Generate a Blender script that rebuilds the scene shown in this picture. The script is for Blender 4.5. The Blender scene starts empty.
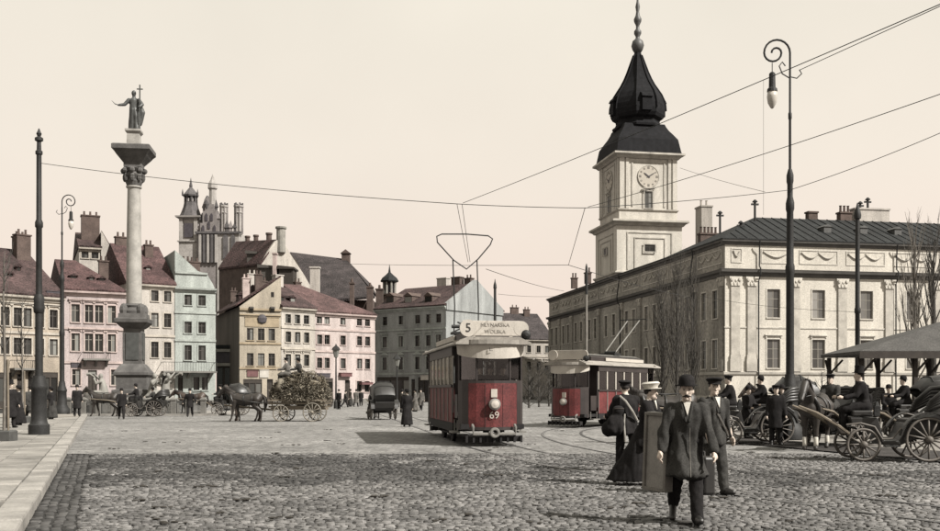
import bpy, bmesh, math, random
import numpy as np
from mathutils import Vector, Matrix, noise

scn = bpy.context.scene
COL = scn.collection
R = math.radians
PI = math.pi
rng = random.Random(11)

# ------------------------------------------------------------------ camera
# the square in metres: camera at the origin, 1.6 m up, looking along +Y
F, CX, HY, CH = 1000.0, 470.0, 391.0, 1.6
cam = bpy.data.cameras.new('camera')
cam_o = bpy.data.objects.new('camera', cam)
COL.objects.link(cam_o)
cam_o.location = (0, 0, CH)
cam_o.rotation_euler = (R(90), 0, 0)
cam.sensor_width = 36.0
cam.lens = 36.0 * F / 940.0
cam.shift_y = (HY - 265.5) / 940.0
cam.clip_start = 0.1
cam.clip_end = 3000
scn.camera = cam_o

# ------------------------------------------------------------------ sky, sun, exposure
SUN_EL, SUN_AZ = R(43), R(122)          # azimuth clockwise from +Y
wd = bpy.data.worlds.new('World')
scn.world = wd
wd.use_nodes = True
nt = wd.node_tree
nt.nodes.clear()
out = nt.nodes.new('ShaderNodeOutputWorld')
bg = nt.nodes.new('ShaderNodeBackground')
sky = nt.nodes.new('ShaderNodeTexSky')
sky.sky_type = 'NISHITA'
sky.sun_disc = False
sky.sun_elevation = SUN_EL
sky.sun_rotation = SUN_AZ
sky.dust_density = 4.0
tc = nt.nodes.new('ShaderNodeTexCoord')
sx = nt.nodes.new('ShaderNodeSeparateXYZ')
rp = nt.nodes.new('ShaderNodeValToRGB')
rp.color_ramp.elements[0].position = 0.0
rp.color_ramp.elements[0].color = (0.955, 0.77, 0.675, 1)
rp.color_ramp.elements[1].position = 0.55
rp.color_ramp.elements[1].color = (0.905, 0.87, 0.745, 1)
e = rp.color_ramp.elements.new(0.22)
e.color = (0.945, 0.85, 0.735, 1)
mx = nt.nodes.new('ShaderNodeMixRGB')
mx.inputs[0].default_value = 0.93
sc_ = nt.nodes.new('ShaderNodeMixRGB')
sc_.blend_type = 'MULTIPLY'
sc_.inputs[0].default_value = 1.0
sc_.inputs[2].default_value = (0.13, 0.115, 0.095, 1)
bg2 = nt.nodes.new('ShaderNodeMixRGB')
bg2.blend_type = 'MULTIPLY'
bg2.inputs[0].default_value = 1.0
nt.links.new(tc.outputs['Generated'], sx.inputs[0])
nt.links.new(sx.outputs['Z'], rp.inputs[0])
nt.links.new(sky.outputs[0], sc_.inputs[1])
nt.links.new(sc_.outputs[0], mx.inputs[1])
nt.links.new(rp.outputs[0], mx.inputs[2])
# faint unevenness of a thin high overcast
nz = nt.nodes.new('ShaderNodeTexNoise')
nz.inputs['Scale'].default_value = 3.5
nz.inputs['Detail'].default_value = 5
mr = nt.nodes.new('ShaderNodeMapRange')
mr.inputs[1].default_value = 0.3
mr.inputs[2].default_value = 0.7
mr.inputs[3].default_value = 0.93
mr.inputs[4].default_value = 1.0
nt.links.new(tc.outputs['Generated'], nz.inputs['Vector'])
nt.links.new(nz.outputs[0], mr.inputs[0])
nt.links.new(mx.outputs[0], bg2.inputs[1])
nt.links.new(mr.outputs[0], bg2.inputs[2])
nt.links.new(bg2.outputs[0], bg.inputs[0])
bg.inputs[1].default_value = 0.52
nt.links.new(bg.outputs[0], out.inputs[0])

sun = bpy.data.lights.new('sun', 'SUN')
sun.energy = 5.0
sun.angle = R(0.6)
sun.color = (1.0, 0.96, 0.90)
sun_o = bpy.data.objects.new('sun', sun)
COL.objects.link(sun_o)
sd = Vector((math.sin(SUN_AZ) * math.cos(SUN_EL), math.cos(SUN_AZ) * math.cos(SUN_EL), math.sin(SUN_EL)))
sun_o.rotation_euler = sd.to_track_quat('Z', 'Y').to_euler()
sun_o.location = sd * 60

vs = scn.view_settings
vs.view_transform = 'Standard'
vs.look = 'None'
vs.exposure = 1.0
vs.gamma = 1.0
vs.use_curve_mapping = False


# ------------------------------------------------------------------ helpers
def W(px, py, d):
    return Vector(((px - CX) / F * d, d, CH + (HY - py) / F * d))

def G(px, d):
    return Vector(((px - CX) / F * d, d, 0))

def dist(py):
    return F * CH / (py - HY)

MATS = {}

def mat(name, col, rough=0.85, var=0.25, scale=1.2, bump=0.0, bscale=None, metal=0.0, spec=0.25,
        stretch=None, island=0.0, objrand=0.0, fine=0.12):
    if name in MATS:
        return MATS[name]
    m = bpy.data.materials.new(name)
    m.use_nodes = True
    t = m.node_tree
    N, Lk = t.nodes, t.links
    b = N['Principled BSDF']
    b.inputs['Roughness'].default_value = rough
    b.inputs['Metallic'].default_value = metal
    b.inputs['Specular IOR Level'].default_value = spec
    g = N.new('ShaderNodeNewGeometry')
    vec = g.outputs['Position']
    if stretch:
        mp = N.new('ShaderNodeMapping')
        mp.inputs['Scale'].default_value = stretch
        Lk.new(vec, mp.inputs[0])
        vec = mp.outputs[0]
    n1 = N.new('ShaderNodeTexNoise')
    n1.inputs['Scale'].default_value = scale
    n1.inputs['Detail'].default_value = 6
    n1.inputs['Roughness'].default_value = 0.65
    Lk.new(vec, n1.inputs['Vector'])
    r1 = N.new('ShaderNodeMapRange')
    r1.inputs[1].default_value = 0.28
    r1.inputs[2].default_value = 0.72
    r1.inputs[3].default_value = 1 - var
    r1.inputs[4].default_value = 1 + var * 0.7
    Lk.new(n1.outputs[0], r1.inputs[0])
    val = r1.outputs[0]
    n2 = N.new('ShaderNodeTexNoise')
    n2.inputs['Scale'].default_value = scale * 14
    n2.inputs['Detail'].default_value = 3
    Lk.new(g.outputs['Position'], n2.inputs['Vector'])
    r2 = N.new('ShaderNodeMapRange')
    r2.inputs[1].default_value = 0.3
    r2.inputs[2].default_value = 0.7
    r2.inputs[3].default_value = 1 - fine
    r2.inputs[4].default_value = 1 + fine
    Lk.new(n2.outputs[0], r2.inputs[0])
    mm = N.new('ShaderNodeMath')
    mm.operation = 'MULTIPLY'
    Lk.new(val, mm.inputs[0])
    Lk.new(r2.outputs[0], mm.inputs[1])
    val = mm.outputs[0]
    for amt, sock in ((island, g.outputs['Random Per Island']), (objrand, None)):
        if amt:
            if sock is None:
                oi = N.new('ShaderNodeObjectInfo')
                sock = oi.outputs['Random']
            r3 = N.new('ShaderNodeMapRange')
            r3.inputs[3].default_value = 1 - amt
            r3.inputs[4].default_value = 1 + amt
            Lk.new(sock, r3.inputs[0])
            m3 = N.new('ShaderNodeMath')
            m3.operation = 'MULTIPLY'
            Lk.new(val, m3.inputs[0])
            Lk.new(r3.outputs[0], m3.inputs[1])
            val = m3.outputs[0]
    vm = N.new('ShaderNodeVectorMath')
    vm.operation = 'SCALE'
    vm.inputs[0].default_value = col
    Lk.new(val, vm.inputs['Scale'])
    Lk.new(vm.outputs[0], b.inputs['Base Color'])
    if bump:
        bn = N.new('ShaderNodeTexNoise')
        bn.inputs['Scale'].default_value = bscale or scale * 20
        bn.inputs['Detail'].default_value = 4
        Lk.new(g.outputs['Position'], bn.inputs['Vector'])
        bp = N.new('ShaderNodeBump')
        bp.inputs['Strength'].default_value = bump
        bp.inputs['Distance'].default_value = 0.05
        Lk.new(bn.outputs[0], bp.inputs['Height'])
        Lk.new(bp.outputs[0], b.inputs['Normal'])
    MATS[name] = m
    return m

def roof_mat(name, col, pitch=0.33, var=0.35, rough=0.8, bump=0.7, cell=4.5):
    """clay tile or slate courses: rows as bump, tile to tile colour changes"""
    m = mat(name, col, rough, var * 1.5, 0.45, fine=0.5)
    t = m.node_tree
    N, Lk = t.nodes, t.links
    b = N['Principled BSDF']
    g = N.new('ShaderNodeNewGeometry')
    w = N.new('ShaderNodeTexWave')
    w.wave_type = 'BANDS'
    w.bands_direction = 'Z'
    w.wave_profile = 'SAW'
    w.inputs['Scale'].default_value = 0.314 / pitch
    w.inputs['Distortion'].default_value = 1.2
    w.inputs['Detail'].default_value = 2
    w.inputs['Detail Scale'].default_value = 1.5
    Lk.new(g.outputs['Position'], w.inputs['Vector'])
    v = N.new('ShaderNodeTexVoronoi')
    v.inputs['Scale'].default_value = cell
    Lk.new(g.outputs['Position'], v.inputs['Vector'])
    ad = N.new('ShaderNodeMath')
    ad.operation = 'ADD'
    Lk.new(w.outputs['Fac'], ad.inputs[0])
    Lk.new(v.outputs['Distance'], ad.inputs[1])
    bp = N.new('ShaderNodeBump')
    bp.inputs['Strength'].default_value = bump
    bp.inputs['Distance'].default_value = 0.12
    Lk.new(ad.outputs[0], bp.inputs['Height'])
    Lk.new(bp.outputs[0], b.inputs['Normal'])
    # tile to tile tint
    src = b.inputs['Base Color'].links[0].from_socket
    hs = N.new('ShaderNodeMixRGB')
    hs.blend_type = 'MULTIPLY'
    hs.inputs[0].default_value = 0.55
    v2 = N.new('ShaderNodeTexVoronoi')
    v2.inputs['Scale'].default_value = 1.4
    Lk.new(g.outputs['Position'], v2.inputs['Vector'])
    bw = N.new('ShaderNodeRGBToBW')
    Lk.new(v2.outputs['Color'], bw.inputs[0])
    ml = N.new('ShaderNodeMath')
    ml.operation = 'MULTIPLY_ADD'
    ml.inputs[1].default_value = 1.1
    ml.inputs[2].default_value = 0.35
    Lk.new(bw.outputs[0], ml.inputs[0])
    Lk.new(src, hs.inputs[1])
    Lk.new(ml.outputs[0], hs.inputs[2])
    Lk.new(hs.outputs[0], b.inputs['Base Color'])
    return m

def glass_mat(name, col, rr=1.0):
    m = bpy.data.materials.new(name)
    m.use_nodes = True
    N, Lk = m.node_tree.nodes, m.node_tree.links
    b = N['Principled BSDF']
    b.inputs['Roughness'].default_value = 0.12
    b.inputs['Specular IOR Level'].default_value = 0.45
    oi = N.new('ShaderNodeObjectInfo')
    r = N.new('ShaderNodeValToRGB')
    el = r.color_ramp.elements
    el[0].position = 0.0
    el[0].color = (*[c * 0.4 for c in col], 1)
    el[1].position = 0.55
    el[1].color = (*col, 1)
    x = el.new(0.8)
    x.color = (*[c * 2.5 * rr for c in col], 1)
    x = el.new(1.0)
    x.color = (*[c * 6 * rr for c in col], 1)
    Lk.new(oi.outputs['Random'], r.inputs[0])
    Lk.new(r.outputs[0], b.inputs['Base Color'])
    MATS[name] = m
    return m


class MB:
    """collects shapes, then links them as ONE mesh object"""
    def __init__(s):
        s.v, s.f = [], []

    def add(s, vs, fs, M=None):
        o = len(s.v)
        if M is not None:
            vs = [M @ Vector(v) for v in vs]
        s.v.extend([tuple(v) for v in vs])
        s.f.extend([tuple(i + o for i in f) for f in fs])
        return s

    def box(s, x0, x1, y0, y1, z0, z1, M=None):
        vs = [(x0, y0, z0), (x1, y0, z0), (x1, y1, z0), (x0, y1, z0), (x0, y0, z1), (x1, y0, z1), (x1, y1, z1), (x0, y1, z1)]
        fs = [(0, 3, 2, 1), (4, 5, 6, 7), (0, 1, 5, 4), (1, 2, 6, 5), (2, 3, 7, 6), (3, 0, 4, 7)]
        return s.add(vs, fs, M)

    def cbox(s, c, w, d, h, M=None):
        return s.box(c[0] - w / 2, c[0] + w / 2, c[1] - d / 2, c[1] + d / 2, c[2], c[2] + h, M)

    def bar(s, p, q, w, h=None):
        p, q = Vector(p), Vector(q)
        d = q - p
        L = d.length
        if L < 1e-6:
            return s
        M = Matrix.Translation(p) @ d.to_track_quat('X', 'Z').to_matrix().to_4x4()
        h = h or w
        return s.box(0, L, -w / 2, w / 2, -h / 2, h / 2, M)

    def tube(s, pts, r, n=8, cap=True, closed=False):
        pts = [Vector(p) for p in pts]
        k = len(pts)
        rs = r if isinstance(r, (list, tuple)) else [r] * k
        base = len(s.v)
        up = Vector((0, 0, 1))
        prev = None
        for i, p in enumerate(pts):
            if closed:
                t = pts[(i + 1) % k] - pts[i - 1]
            else:
                t = pts[min(i + 1, k - 1)] - pts[max(i - 1, 0)]
            t.normalize()
            if prev is None:
                a = up if abs(t.z) < 0.9 else Vector((1, 0, 0))
                u = t.cross(a).normalized()
            else:
                u = (prev - t * prev.dot(t))
                u = u.normalized() if u.length > 1e-6 else t.orthogonal().normalized()
            prev = u
            w = t.cross(u)
            for j in range(n):
                a = 2 * PI * j / n
                s.v.append(tuple(p + (u * math.cos(a) + w * math.sin(a)) * rs[i]))
        m = k if closed else k - 1
        for i in range(m):
            i2 = (i + 1) % k
            for j in range(n):
                j2 = (j + 1) % n
                s.f.append((base + i * n + j, base + i * n + j2, base + i2 * n + j2, base + i2 * n + j))
        if cap and not closed:
            s.f.append(tuple(base + j for j in reversed(range(n))))
            s.f.append(tuple(base + (k - 1) * n + j for j in range(n)))
        return s

    def lathe(s, prof, n=16, c=(0, 0, 0), rot=0.0, sx=1, sy=1, M=None):
        vs, fs = [], []
        for (r, z) in prof:
            for j in range(n):
                a = 2 * PI * j / n + rot
                vs.append((c[0] + r * sx * math.cos(a), c[1] + r * sy * math.sin(a), c[2] + z))
        k = len(prof)
        for i in range(k - 1):
            for j in range(n):
                j2 = (j + 1) % n
                fs.append((i * n + j, i * n + j2, (i + 1) * n + j2, (i + 1) * n + j))
        fs.append(tuple(reversed(range(n))))
        fs.append(tuple((k - 1) * n + j for j in range(n)))
        return s.add(vs, fs, M)

    def sq(s, prof, c=(0, 0, 0), M=None):
        """square section lathe: r is the half width"""
        q = math.sqrt(2)
        return s.lathe([(r * q, z) for r, z in prof], 4, c, PI / 4, M=M)

    def prism(s, poly, y0, y1, M=None):
        """polygon in x,z extruded along y"""
        k = len(poly)
        vs = [(x, y0, z) for x, z in poly] + [(x, y1, z) for x, z in poly]
        fs = [tuple(range(k)), tuple(range(2 * k - 1, k - 1, -1))]
        for i in range(k):
            j = (i + 1) % k
            fs.append((i, i + k, j + k, j))
        return s.add(vs, fs, M)

    def ell(s, c, r, n=12, m=8, M=None):
        if not isinstance(r, (tuple, list)):
            r = (r, r, r)
        vs = [(c[0], c[1], c[2] - r[2])]
        for i in range(1, m):
            a = -PI / 2 + PI * i / m
            for j in range(n):
                b = 2 * PI * j / n
                vs.append((c[0] + r[0] * math.cos(a) * math.cos(b), c[1] + r[1] * math.cos(a) * math.sin(b), c[2] + r[2] * math.sin(a)))
        vs.append((c[0], c[1], c[2] + r[2]))
        T = len(vs) - 1
        fs = []
        for j in range(n):
            j2 = (j + 1) % n
            fs.append((0, 1 + j2, 1 + j))
            for i in range(m - 2):
                a = 1 + i * n
                fs.append((a + j, a + j2, a + n + j2, a + n + j))
            fs.append((T, 1 + (m - 2) * n + j, 1 + (m - 2) * n + j2))
        return s.add(vs, fs, M)

    def cap(s, p, q, r0, r1, n=10):
        """tapered capsule"""
        p, q = Vector(p), Vector(q)
        d = q - p
        L = max(d.length, 1e-4)
        M = Matrix.Translation(p) @ d.to_track_quat('Z', 'Y').to_matrix().to_4x4()
        prof = []
        for i in range(5):
            a = -PI / 2 + PI / 2 * i / 4
            prof.append((max(r0 * math.cos(a), 1e-3), r0 * math.sin(a)))
        for i in range(5):
            a = PI / 2 * i / 4
            prof.append((max(r1 * math.cos(a), 1e-3), L + r1 * math.sin(a)))
        return s.lathe(prof, n, M=M)

    def chain(s, pts, rs, n=10):
        for i in range(len(pts) - 1):
            s.cap(pts[i], pts[i + 1], rs[i], rs[i + 1], n)
        return s

    def torus(s, c, Rr, r, axis='Y', n=24, m=6):
        pts = []
        for i in range(n):
            a = 2 * PI * i / n
            x, y = Rr * math.cos(a), Rr * math.sin(a)
            pts.append({'Y': (c[0] + x, c[1], c[2] + y), 'X': (c[0], c[1] + x, c[2] + y), 'Z': (c[0] + x, c[1] + y, c[2])}[axis])
        return s.tube(pts, r, m, closed=True)

    def loft(s, rings, n=20):
        """rings: (cx, cy, z, rx, ry) closed with caps"""
        base = len(s.v)
        for (cx, cy, z, rx, ry) in rings:
            for j in range(n):
                a = 2 * PI * j / n
                s.v.append((cx + rx * math.cos(a), cy + ry * math.sin(a), z))
        k = len(rings)
        for i in range(k - 1):
            for j in range(n):
                j2 = (j + 1) % n
                s.f.append((base + i * n + j, base + i * n + j2, base + (i + 1) * n + j2, base + (i + 1) * n + j))
        s.f.append(tuple(base + j for j in reversed(range(n))))
        s.f.append(tuple(base + (k - 1) * n + j for j in range(n)))
        return s

    def mesh(s, name, m=None, smooth=False):
        me = bpy.data.meshes.new(name)
        me.from_pydata(s.v, [], s.f)
        if m:
            me.materials.append(m)
        bm = bmesh.new()
        bm.from_mesh(me)
        bmesh.ops.recalc_face_normals(bm, faces=bm.faces)
        bm.to_mesh(me)
        bm.free()
        if smooth:
            me.polygons.foreach_set('use_smooth', [True] * len(me.polygons))
            if smooth == 'auto':
                me.set_sharp_from_angle(angle=R(40))
        me.update()
        return me

    def obj(s, name, m=None, parent=None, smooth=False, loc=None, bevel=0):
        o = bpy.data.objects.new(name, s.mesh(name, m, smooth))
        COL.objects.link(o)
        if parent:
            o.parent = parent
        if loc is not None:
            o.location = loc
        if bevel:
            b = o.modifiers.new('bevel', 'BEVEL')
            b.width = bevel
            b.segments = 2
            b.limit_method = 'ANGLE'
        return o

def inst(name, me, parent=None, loc=(0, 0, 0), rz=0.0):
    o = bpy.data.objects.new(name, me)
    COL.objects.link(o)
    if parent:
        o.parent = parent
    o.location = loc
    o.rotation_euler = (0, 0, rz)
    return o

def tag(o, label=None, cat=None, group=None, kind=None):
    if label: o['label'] = label
    if cat: o['category'] = cat
    if group: o['group'] = group
    if kind: o['kind'] = kind
    return o

def thing(name, label, cat, loc=(0, 0, 0), rz=0.0, group=None):
    o = bpy.data.objects.new(name, None)
    o.empty_display_size = 0.2
    COL.objects.link(o)
    o.location = loc
    o.rotation_euler = (0, 0, rz)
    return tag(o, label, cat, group)

def copy_tree(o, parent=None):
    c = o.copy()
    COL.objects.link(c)
    c.parent = parent
    for ch in list(o.children):
        copy_tree(ch, c)
    return c

TMP = bpy.data.scenes.new('workbench')

def remesh(mb, name, voxel, m, smooth=2, wrinkle=0.0, wscale=6.0, wz=0.35, seed=0.0):
    me = bpy.data.meshes.new('tmp')
    me.from_pydata(mb.v, [], mb.f)
    bm = bmesh.new(); bm.from_mesh(me)
    bmesh.ops.recalc_face_normals(bm, faces=bm.faces)
    bm.to_mesh(me); bm.free()
    o = bpy.data.objects.new('tmp', me)
    TMP.collection.objects.link(o)
    r = o.modifiers.new('r', 'REMESH')
    r.mode = 'VOXEL'
    r.voxel_size = voxel
    if smooth:
        sm = o.modifiers.new('s', 'SMOOTH')
        sm.iterations = smooth
        sm.factor = 0.5
    vl = TMP.view_layers[0]
    vl.update()
    me2 = bpy.data.meshes.new_from_object(o.evaluated_get(vl.depsgraph))
    bpy.data.objects.remove(o)
    bpy.data.meshes.remove(me)
    me2.name = name
    if wrinkle:
        n = len(me2.vertices)
        co = np.empty(n * 3); no = np.empty(n * 3)
        me2.vertices.foreach_get('co', co)
        me2.vertices.foreach_get('normal', no)
        co = co.reshape(-1, 3); no = no.reshape(-1, 3)
        w = np.array([noise.noise((c[0] * wscale + seed, c[1] * wscale, c[2] * wscale * wz)) + 0.5 * noise.noise((c[0] * wscale * 2.3, c[1] * wscale * 2.3 + seed, c[2] * wscale * wz * 2)) for c in co])
        zr_ = (co[:, 2] - co[:, 2].min()) / max(1e-6, np.ptp(co[:, 2]))
        co += no * (w * wrinkle * (1.35 - .6 * zr_))[:, None]
        me2.vertices.foreach_set('co', co.ravel())
    me2.materials.clear()
    me2.materials.append(m)
    me2.polygons.foreach_set('use_smooth', [True] * len(me2.polygons))
    me2.update()
    return me2

def catenary(p, q, sag, n=20):
    p, q = Vector(p), Vector(q)
    return [p.lerp(q, i / n) - Vector((0, 0, sag * 4 * (i / n) * (1 - i / n))) for i in range(n + 1)]

def text_obj(txt, size, m, parent, loc, rot, name='lettering', depth=0.004, font_x=1.0):
    cu = bpy.data.curves.new('t', 'FONT')
    cu.body = txt
    cu.size = size
    cu.extrude = depth
    cu.align_x = 'CENTER'
    cu.align_y = 'CENTER'
    cu.resolution_u = 3
    o = bpy.data.objects.new('t', cu)
    COL.objects.link(o)
    dg = bpy.context.evaluated_depsgraph_get()
    me = bpy.data.meshes.new_from_object(o.evaluated_get(dg))
    bpy.data.objects.remove(o)
    me.name = name
    me.materials.clear()
    me.materials.append(m)
    t = inst(name, me, parent, loc)
    t.rotation_euler = rot
    t.scale = (font_x, 1, 1)
    return t

# ------------------------------------------------------------------ materials
SETT = mat('sett_stone', (0.098, 0.0945, 0.091), 0.75, 0.45, 0.16, bump=0.35, bscale=40, island=0.55, fine=0.22, spec=0.3)
SETT1 = mat('sett_stone_single', (0.098, 0.0945, 0.091), 0.75, 0.45, 0.16, bump=0.35, bscale=40, objrand=0.55, fine=0.22, spec=0.3)
DIRT = mat('joint_dirt', (0.017, 0.016, 0.015), 0.95, 0.4, 1.0)
SLAB = mat('pavement_slab', (0.175, 0.166, 0.152), 0.85, 0.5, 0.8, bump=0.25, bscale=30, objrand=0.2)
KERB = mat('kerb_granite', (0.20, 0.19, 0.175), 0.8, 0.35, 1.5, bump=0.3, bscale=30, objrand=0.12)
IRON = mat('painted_iron', (0.014, 0.0138, 0.0134), 0.65, 0.6, 2.0, spec=0.3, bump=.15, bscale=25, fine=.3)
IRON2 = mat('worn_iron', (0.05, 0.05, 0.048), 0.55, 0.35, 4.0, spec=0.4)
STEEL = mat('rail_steel', (0.10, 0.10, 0.10), 0.4, 0.2, 3.0, metal=0.5)
WOODD = mat('dark_wood', (0.03, 0.025, 0.021), 0.7, 0.35, 4.0)
WOODL = mat('pale_wood', (0.13, 0.11, 0.085), 0.75, 0.3, 4.0)
GLASS = glass_mat('window_glass', (0.014, 0.014, 0.013), 2.0)
GLASSC = glass_mat('castle_glass', (0.075, 0.072, 0.067), 0.6)
FRAMEW = mat('window_paint', (0.20, 0.185, 0.16), 0.6, 0.2, 2.0)
FRAMED = mat('window_paint_dark', (0.055, 0.05, 0.045), 0.6, 0.2, 2.0)
STONE = mat('weathered_stone', (0.125, 0.12, 0.11), 0.85, 0.4, 0.9, bump=0.3)
STONEL = mat('pale_stone', (0.34, 0.32, 0.28), 0.8, 0.25, 0.9, bump=0.15, stretch=(1, 1, 0.3))
BRICKD = mat('sooty_brick', (0.07, 0.052, 0.045), 0.9, 0.4, 1.0, fine=0.3)
WHITEST = mat('white_marble', (0.17, 0.165, 0.15), 0.7, 0.2, 2.0)
BLACKC = mat('black_cloth', (0.014, 0.013, 0.013), 0.95, 0.45, 5.0, fine=0.35, spec=0.1)
GREYC = mat('charcoal_cloth', (0.034, 0.033, 0.031), 0.95, 0.45, 5.0, fine=0.35, spec=0.1)
BROWNC = mat('brown_cloth', (0.035, 0.031, 0.027), 0.95, 0.4, 5.0, fine=0.3, spec=0.1)
MIDC = mat('grey_cloth', (0.085, 0.08, 0.073), 0.95, 0.35, 5.0, fine=0.3, spec=0.1)
WHITEC = mat('white_cloth', (0.40, 0.38, 0.34), 0.9, 0.15, 4.0)
SKIN = mat('skin', (0.40, 0.335, 0.285), 0.65, 0.12, 12.0)
HAIR = mat('dark_hair', (0.018, 0.015, 0.013), 0.7, 0.3, 10.0)
LEATHER = mat('black_leather', (0.014, 0.013, 0.012), 0.45, 0.4, 3.0, spec=0.5)
HORSED = mat('dark_horse_coat', (0.022, 0.018, 0.015), 0.55, 0.45, 3.0, spec=0.4)
HORSEB = mat('brown_horse_coat', (0.040, 0.028, 0.021), 0.55, 0.45, 3.0, spec=0.4)
HAY = mat('hay', (0.135, 0.12, 0.094), 0.95, 0.5, 2.5, island=0.6)
BARK = mat('bark', (0.05, 0.046, 0.041), 0.9, 0.4, 4.0)
BARKP = mat('pale_bark', (0.11, 0.10, 0.088), 0.9, 0.4, 4.0)

# ------------------------------------------------------------------ ground
g = MB()
g.add([(-1500, -60, -0.05), (1500, -60, -0.05), (1500, 2500, -0.05), (-1500, 2500, -0.05)], [(0, 1, 2, 3)])
tag(g.obj('ground', DIRT), kind='structure')

# kerb line of the left pavement runs away to the left
KX = lambda y: -5.1 - 0.368 * (y - 11.4)
NEAR_END = 25.6

def road_material():
    m = mat('far_paving', (0.176, 0.171, 0.164), 0.8, 0.38, 0.16, fine=0.25)
    N, Lk = m.node_tree.nodes, m.node_tree.links
    b = N['Principled BSDF']
    g = N.new('ShaderNodeNewGeometry')
    mp = N.new('ShaderNodeMapping')
    mp.inputs['Scale'].default_value = (5.0, 6.5, 1)
    Lk.new(g.outputs['Position'], mp.inputs[0])
    v = N.new('ShaderNodeTexVoronoi')
    v.feature = 'DISTANCE_TO_EDGE'
    v.inputs['Scale'].default_value = 1.0
    v.inputs['Randomness'].default_value = 0.6
    Lk.new(mp.outputs[0], v.inputs['Vector'])
    v2 = N.new('ShaderNodeTexVoronoi')
    v2.inputs['Scale'].default_value = 1.0
    v2.inputs['Randomness'].default_value = 0.6
    Lk.new(mp.outputs[0], v2.inputs['Vector'])
    bw = N.new('ShaderNodeRGBToBW')
    Lk.new(v2.outputs['Color'], bw.inputs[0])
    m1 = N.new('ShaderNodeMath'); m1.operation = 'MULTIPLY_ADD'
    m1.inputs[1].default_value = 0.75; m1.inputs[2].default_value = 0.6
    Lk.new(bw.outputs[0], m1.inputs[0])
    st = N.new('ShaderNodeMapRange')
    st.inputs[1].default_value = 0.0; st.inputs[2].default_value = 0.12
    st.inputs[3].default_value = 0.45; st.inputs[4].default_value = 1.0
    Lk.new(v.outputs['Distance'], st.inputs[0])
    mu = N.new('ShaderNodeMath'); mu.operation = 'MULTIPLY'
    Lk.new(m1.outputs[0], mu.inputs[0]); Lk.new(st.outputs[0], mu.inputs[1])
    src = b.inputs['Base Color'].links[0].from_socket
    mxx = N.new('ShaderNodeMixRGB'); mxx.blend_type = 'MULTIPLY'; mxx.inputs[0].default_value = 1
    Lk.new(src, mxx.inputs[1]); Lk.new(mu.outputs[0], mxx.inputs[2])
    Lk.new(mxx.outputs[0], b.inputs['Base Color'])
    bp = N.new('ShaderNodeBump'); bp.inputs['Strength'].default_value = 0.5; bp.inputs['Distance'].default_value = 0.02
    Lk.new(st.outputs[0], bp.inputs['Height']); Lk.new(bp.outputs[0], b.inputs['Normal'])
    return m

FAR = road_material()
g = MB()
g.add([(KX(NEAR_END), NEAR_END, -0.004), (90, NEAR_END, -0.004), (160, 420, -0.004), (-190, 420, -0.004), (KX(66), 66, -0.004)], [(0, 1, 2, 3, 4)])
square = tag(g.obj('square_paving', FAR), kind='structure')
g = MB()
g.add([(-40, -20, -0.028), (60, -20, -0.028), (60, NEAR_END + 0.3, -0.028), (-60, NEAR_END + 0.3, -0.028)], [(0, 1, 2, 3)])
road = tag(g.obj('road', DIRT), kind='structure')

# setts of the near road: real stones, domed, uneven, in wavering courses
def stone_template():
    vs = np.array([(-.5, -.5, -.04), (.5, -.5, -.04), (.5, .5, -.04), (-.5, .5, -.04),
                   (-.46, -.46, -.004), (.46, -.46, -.004), (.46, .46, -.004), (-.46, .46, -.004),
                   (-.38, -.36, .004), (.38, -.36, .004), (.38, .36, .004), (-.38, .36, .004)])
    fs = [(0, 1, 5, 4), (1, 2, 6, 5), (2, 3, 7, 6), (3, 0, 4, 7), (4, 5, 9, 8), (5, 6, 10, 9), (6, 7, 11, 10), (7, 4, 8, 11), (8, 9, 10, 11)]
    return vs, fs
nr = np.random.default_rng(5)
ST, SF = stone_template()
near_stones, far_stones = [], []
y = 10.9
while y < NEAR_END:
    row = nr.uniform(0.062, 0.086) * (1.0 + max(0, y - 20) * 0.012)
    xl, xr = max(KX(y) + 0.55, -0.50 * y - 0.4), 0.50 * y + 0.4
    x = xl + nr.uniform(0, 0.1)
    while x < xr:
        w = nr.uniform(0.078, 0.155) * (1.0 + max(0, y - 20) * 0.012)
        yy = y + 0.05 * math.sin(x * 0.9 + y) + nr.uniform(-.012, .012)
        s = (x + w / 2, yy + row / 2, w - nr.uniform(.008, .021), row - nr.uniform(.008, .021), nr.uniform(-.015, .009), nr.uniform(-.06, .06), nr.uniform(-.085, .085), nr.uniform(-.05, .05))
        px = CX + F * s[0] / s[1]
        (near_stones if (11.45 < s[1] < 13.2 and 22 < px < 940 and len(near_stones) < 300) else far_stones).append(s)
        x += w
    y += row

def stone_verts(a):
    a = np.asarray(a)
    n = len(a)
    V = np.repeat(ST[None], n, 0)
    V = V * np.stack([a[:, 2], a[:, 3], np.ones(n)], 1)[:, None, :]
    V[:, 4:, :2] += nr.uniform(-.009, .009, (n, 8, 2))
    V[:, 4:, 2] += nr.uniform(-.004, .004, (n, 8))
    V[:, :, 2] += V[:, :, 0] * a[:, 5:6] + V[:, :, 1] * a[:, 6:7] + a[:, 4:5]
    c, s_ = np.cos(a[:, 7:8]), np.sin(a[:, 7:8])
    X = V[:, :, 0] * c - V[:, :, 1] * s_
    Y = V[:, :, 0] * s_ + V[:, :, 1] * c
    V[:, :, 0], V[:, :, 1] = X, Y
    return V

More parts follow.
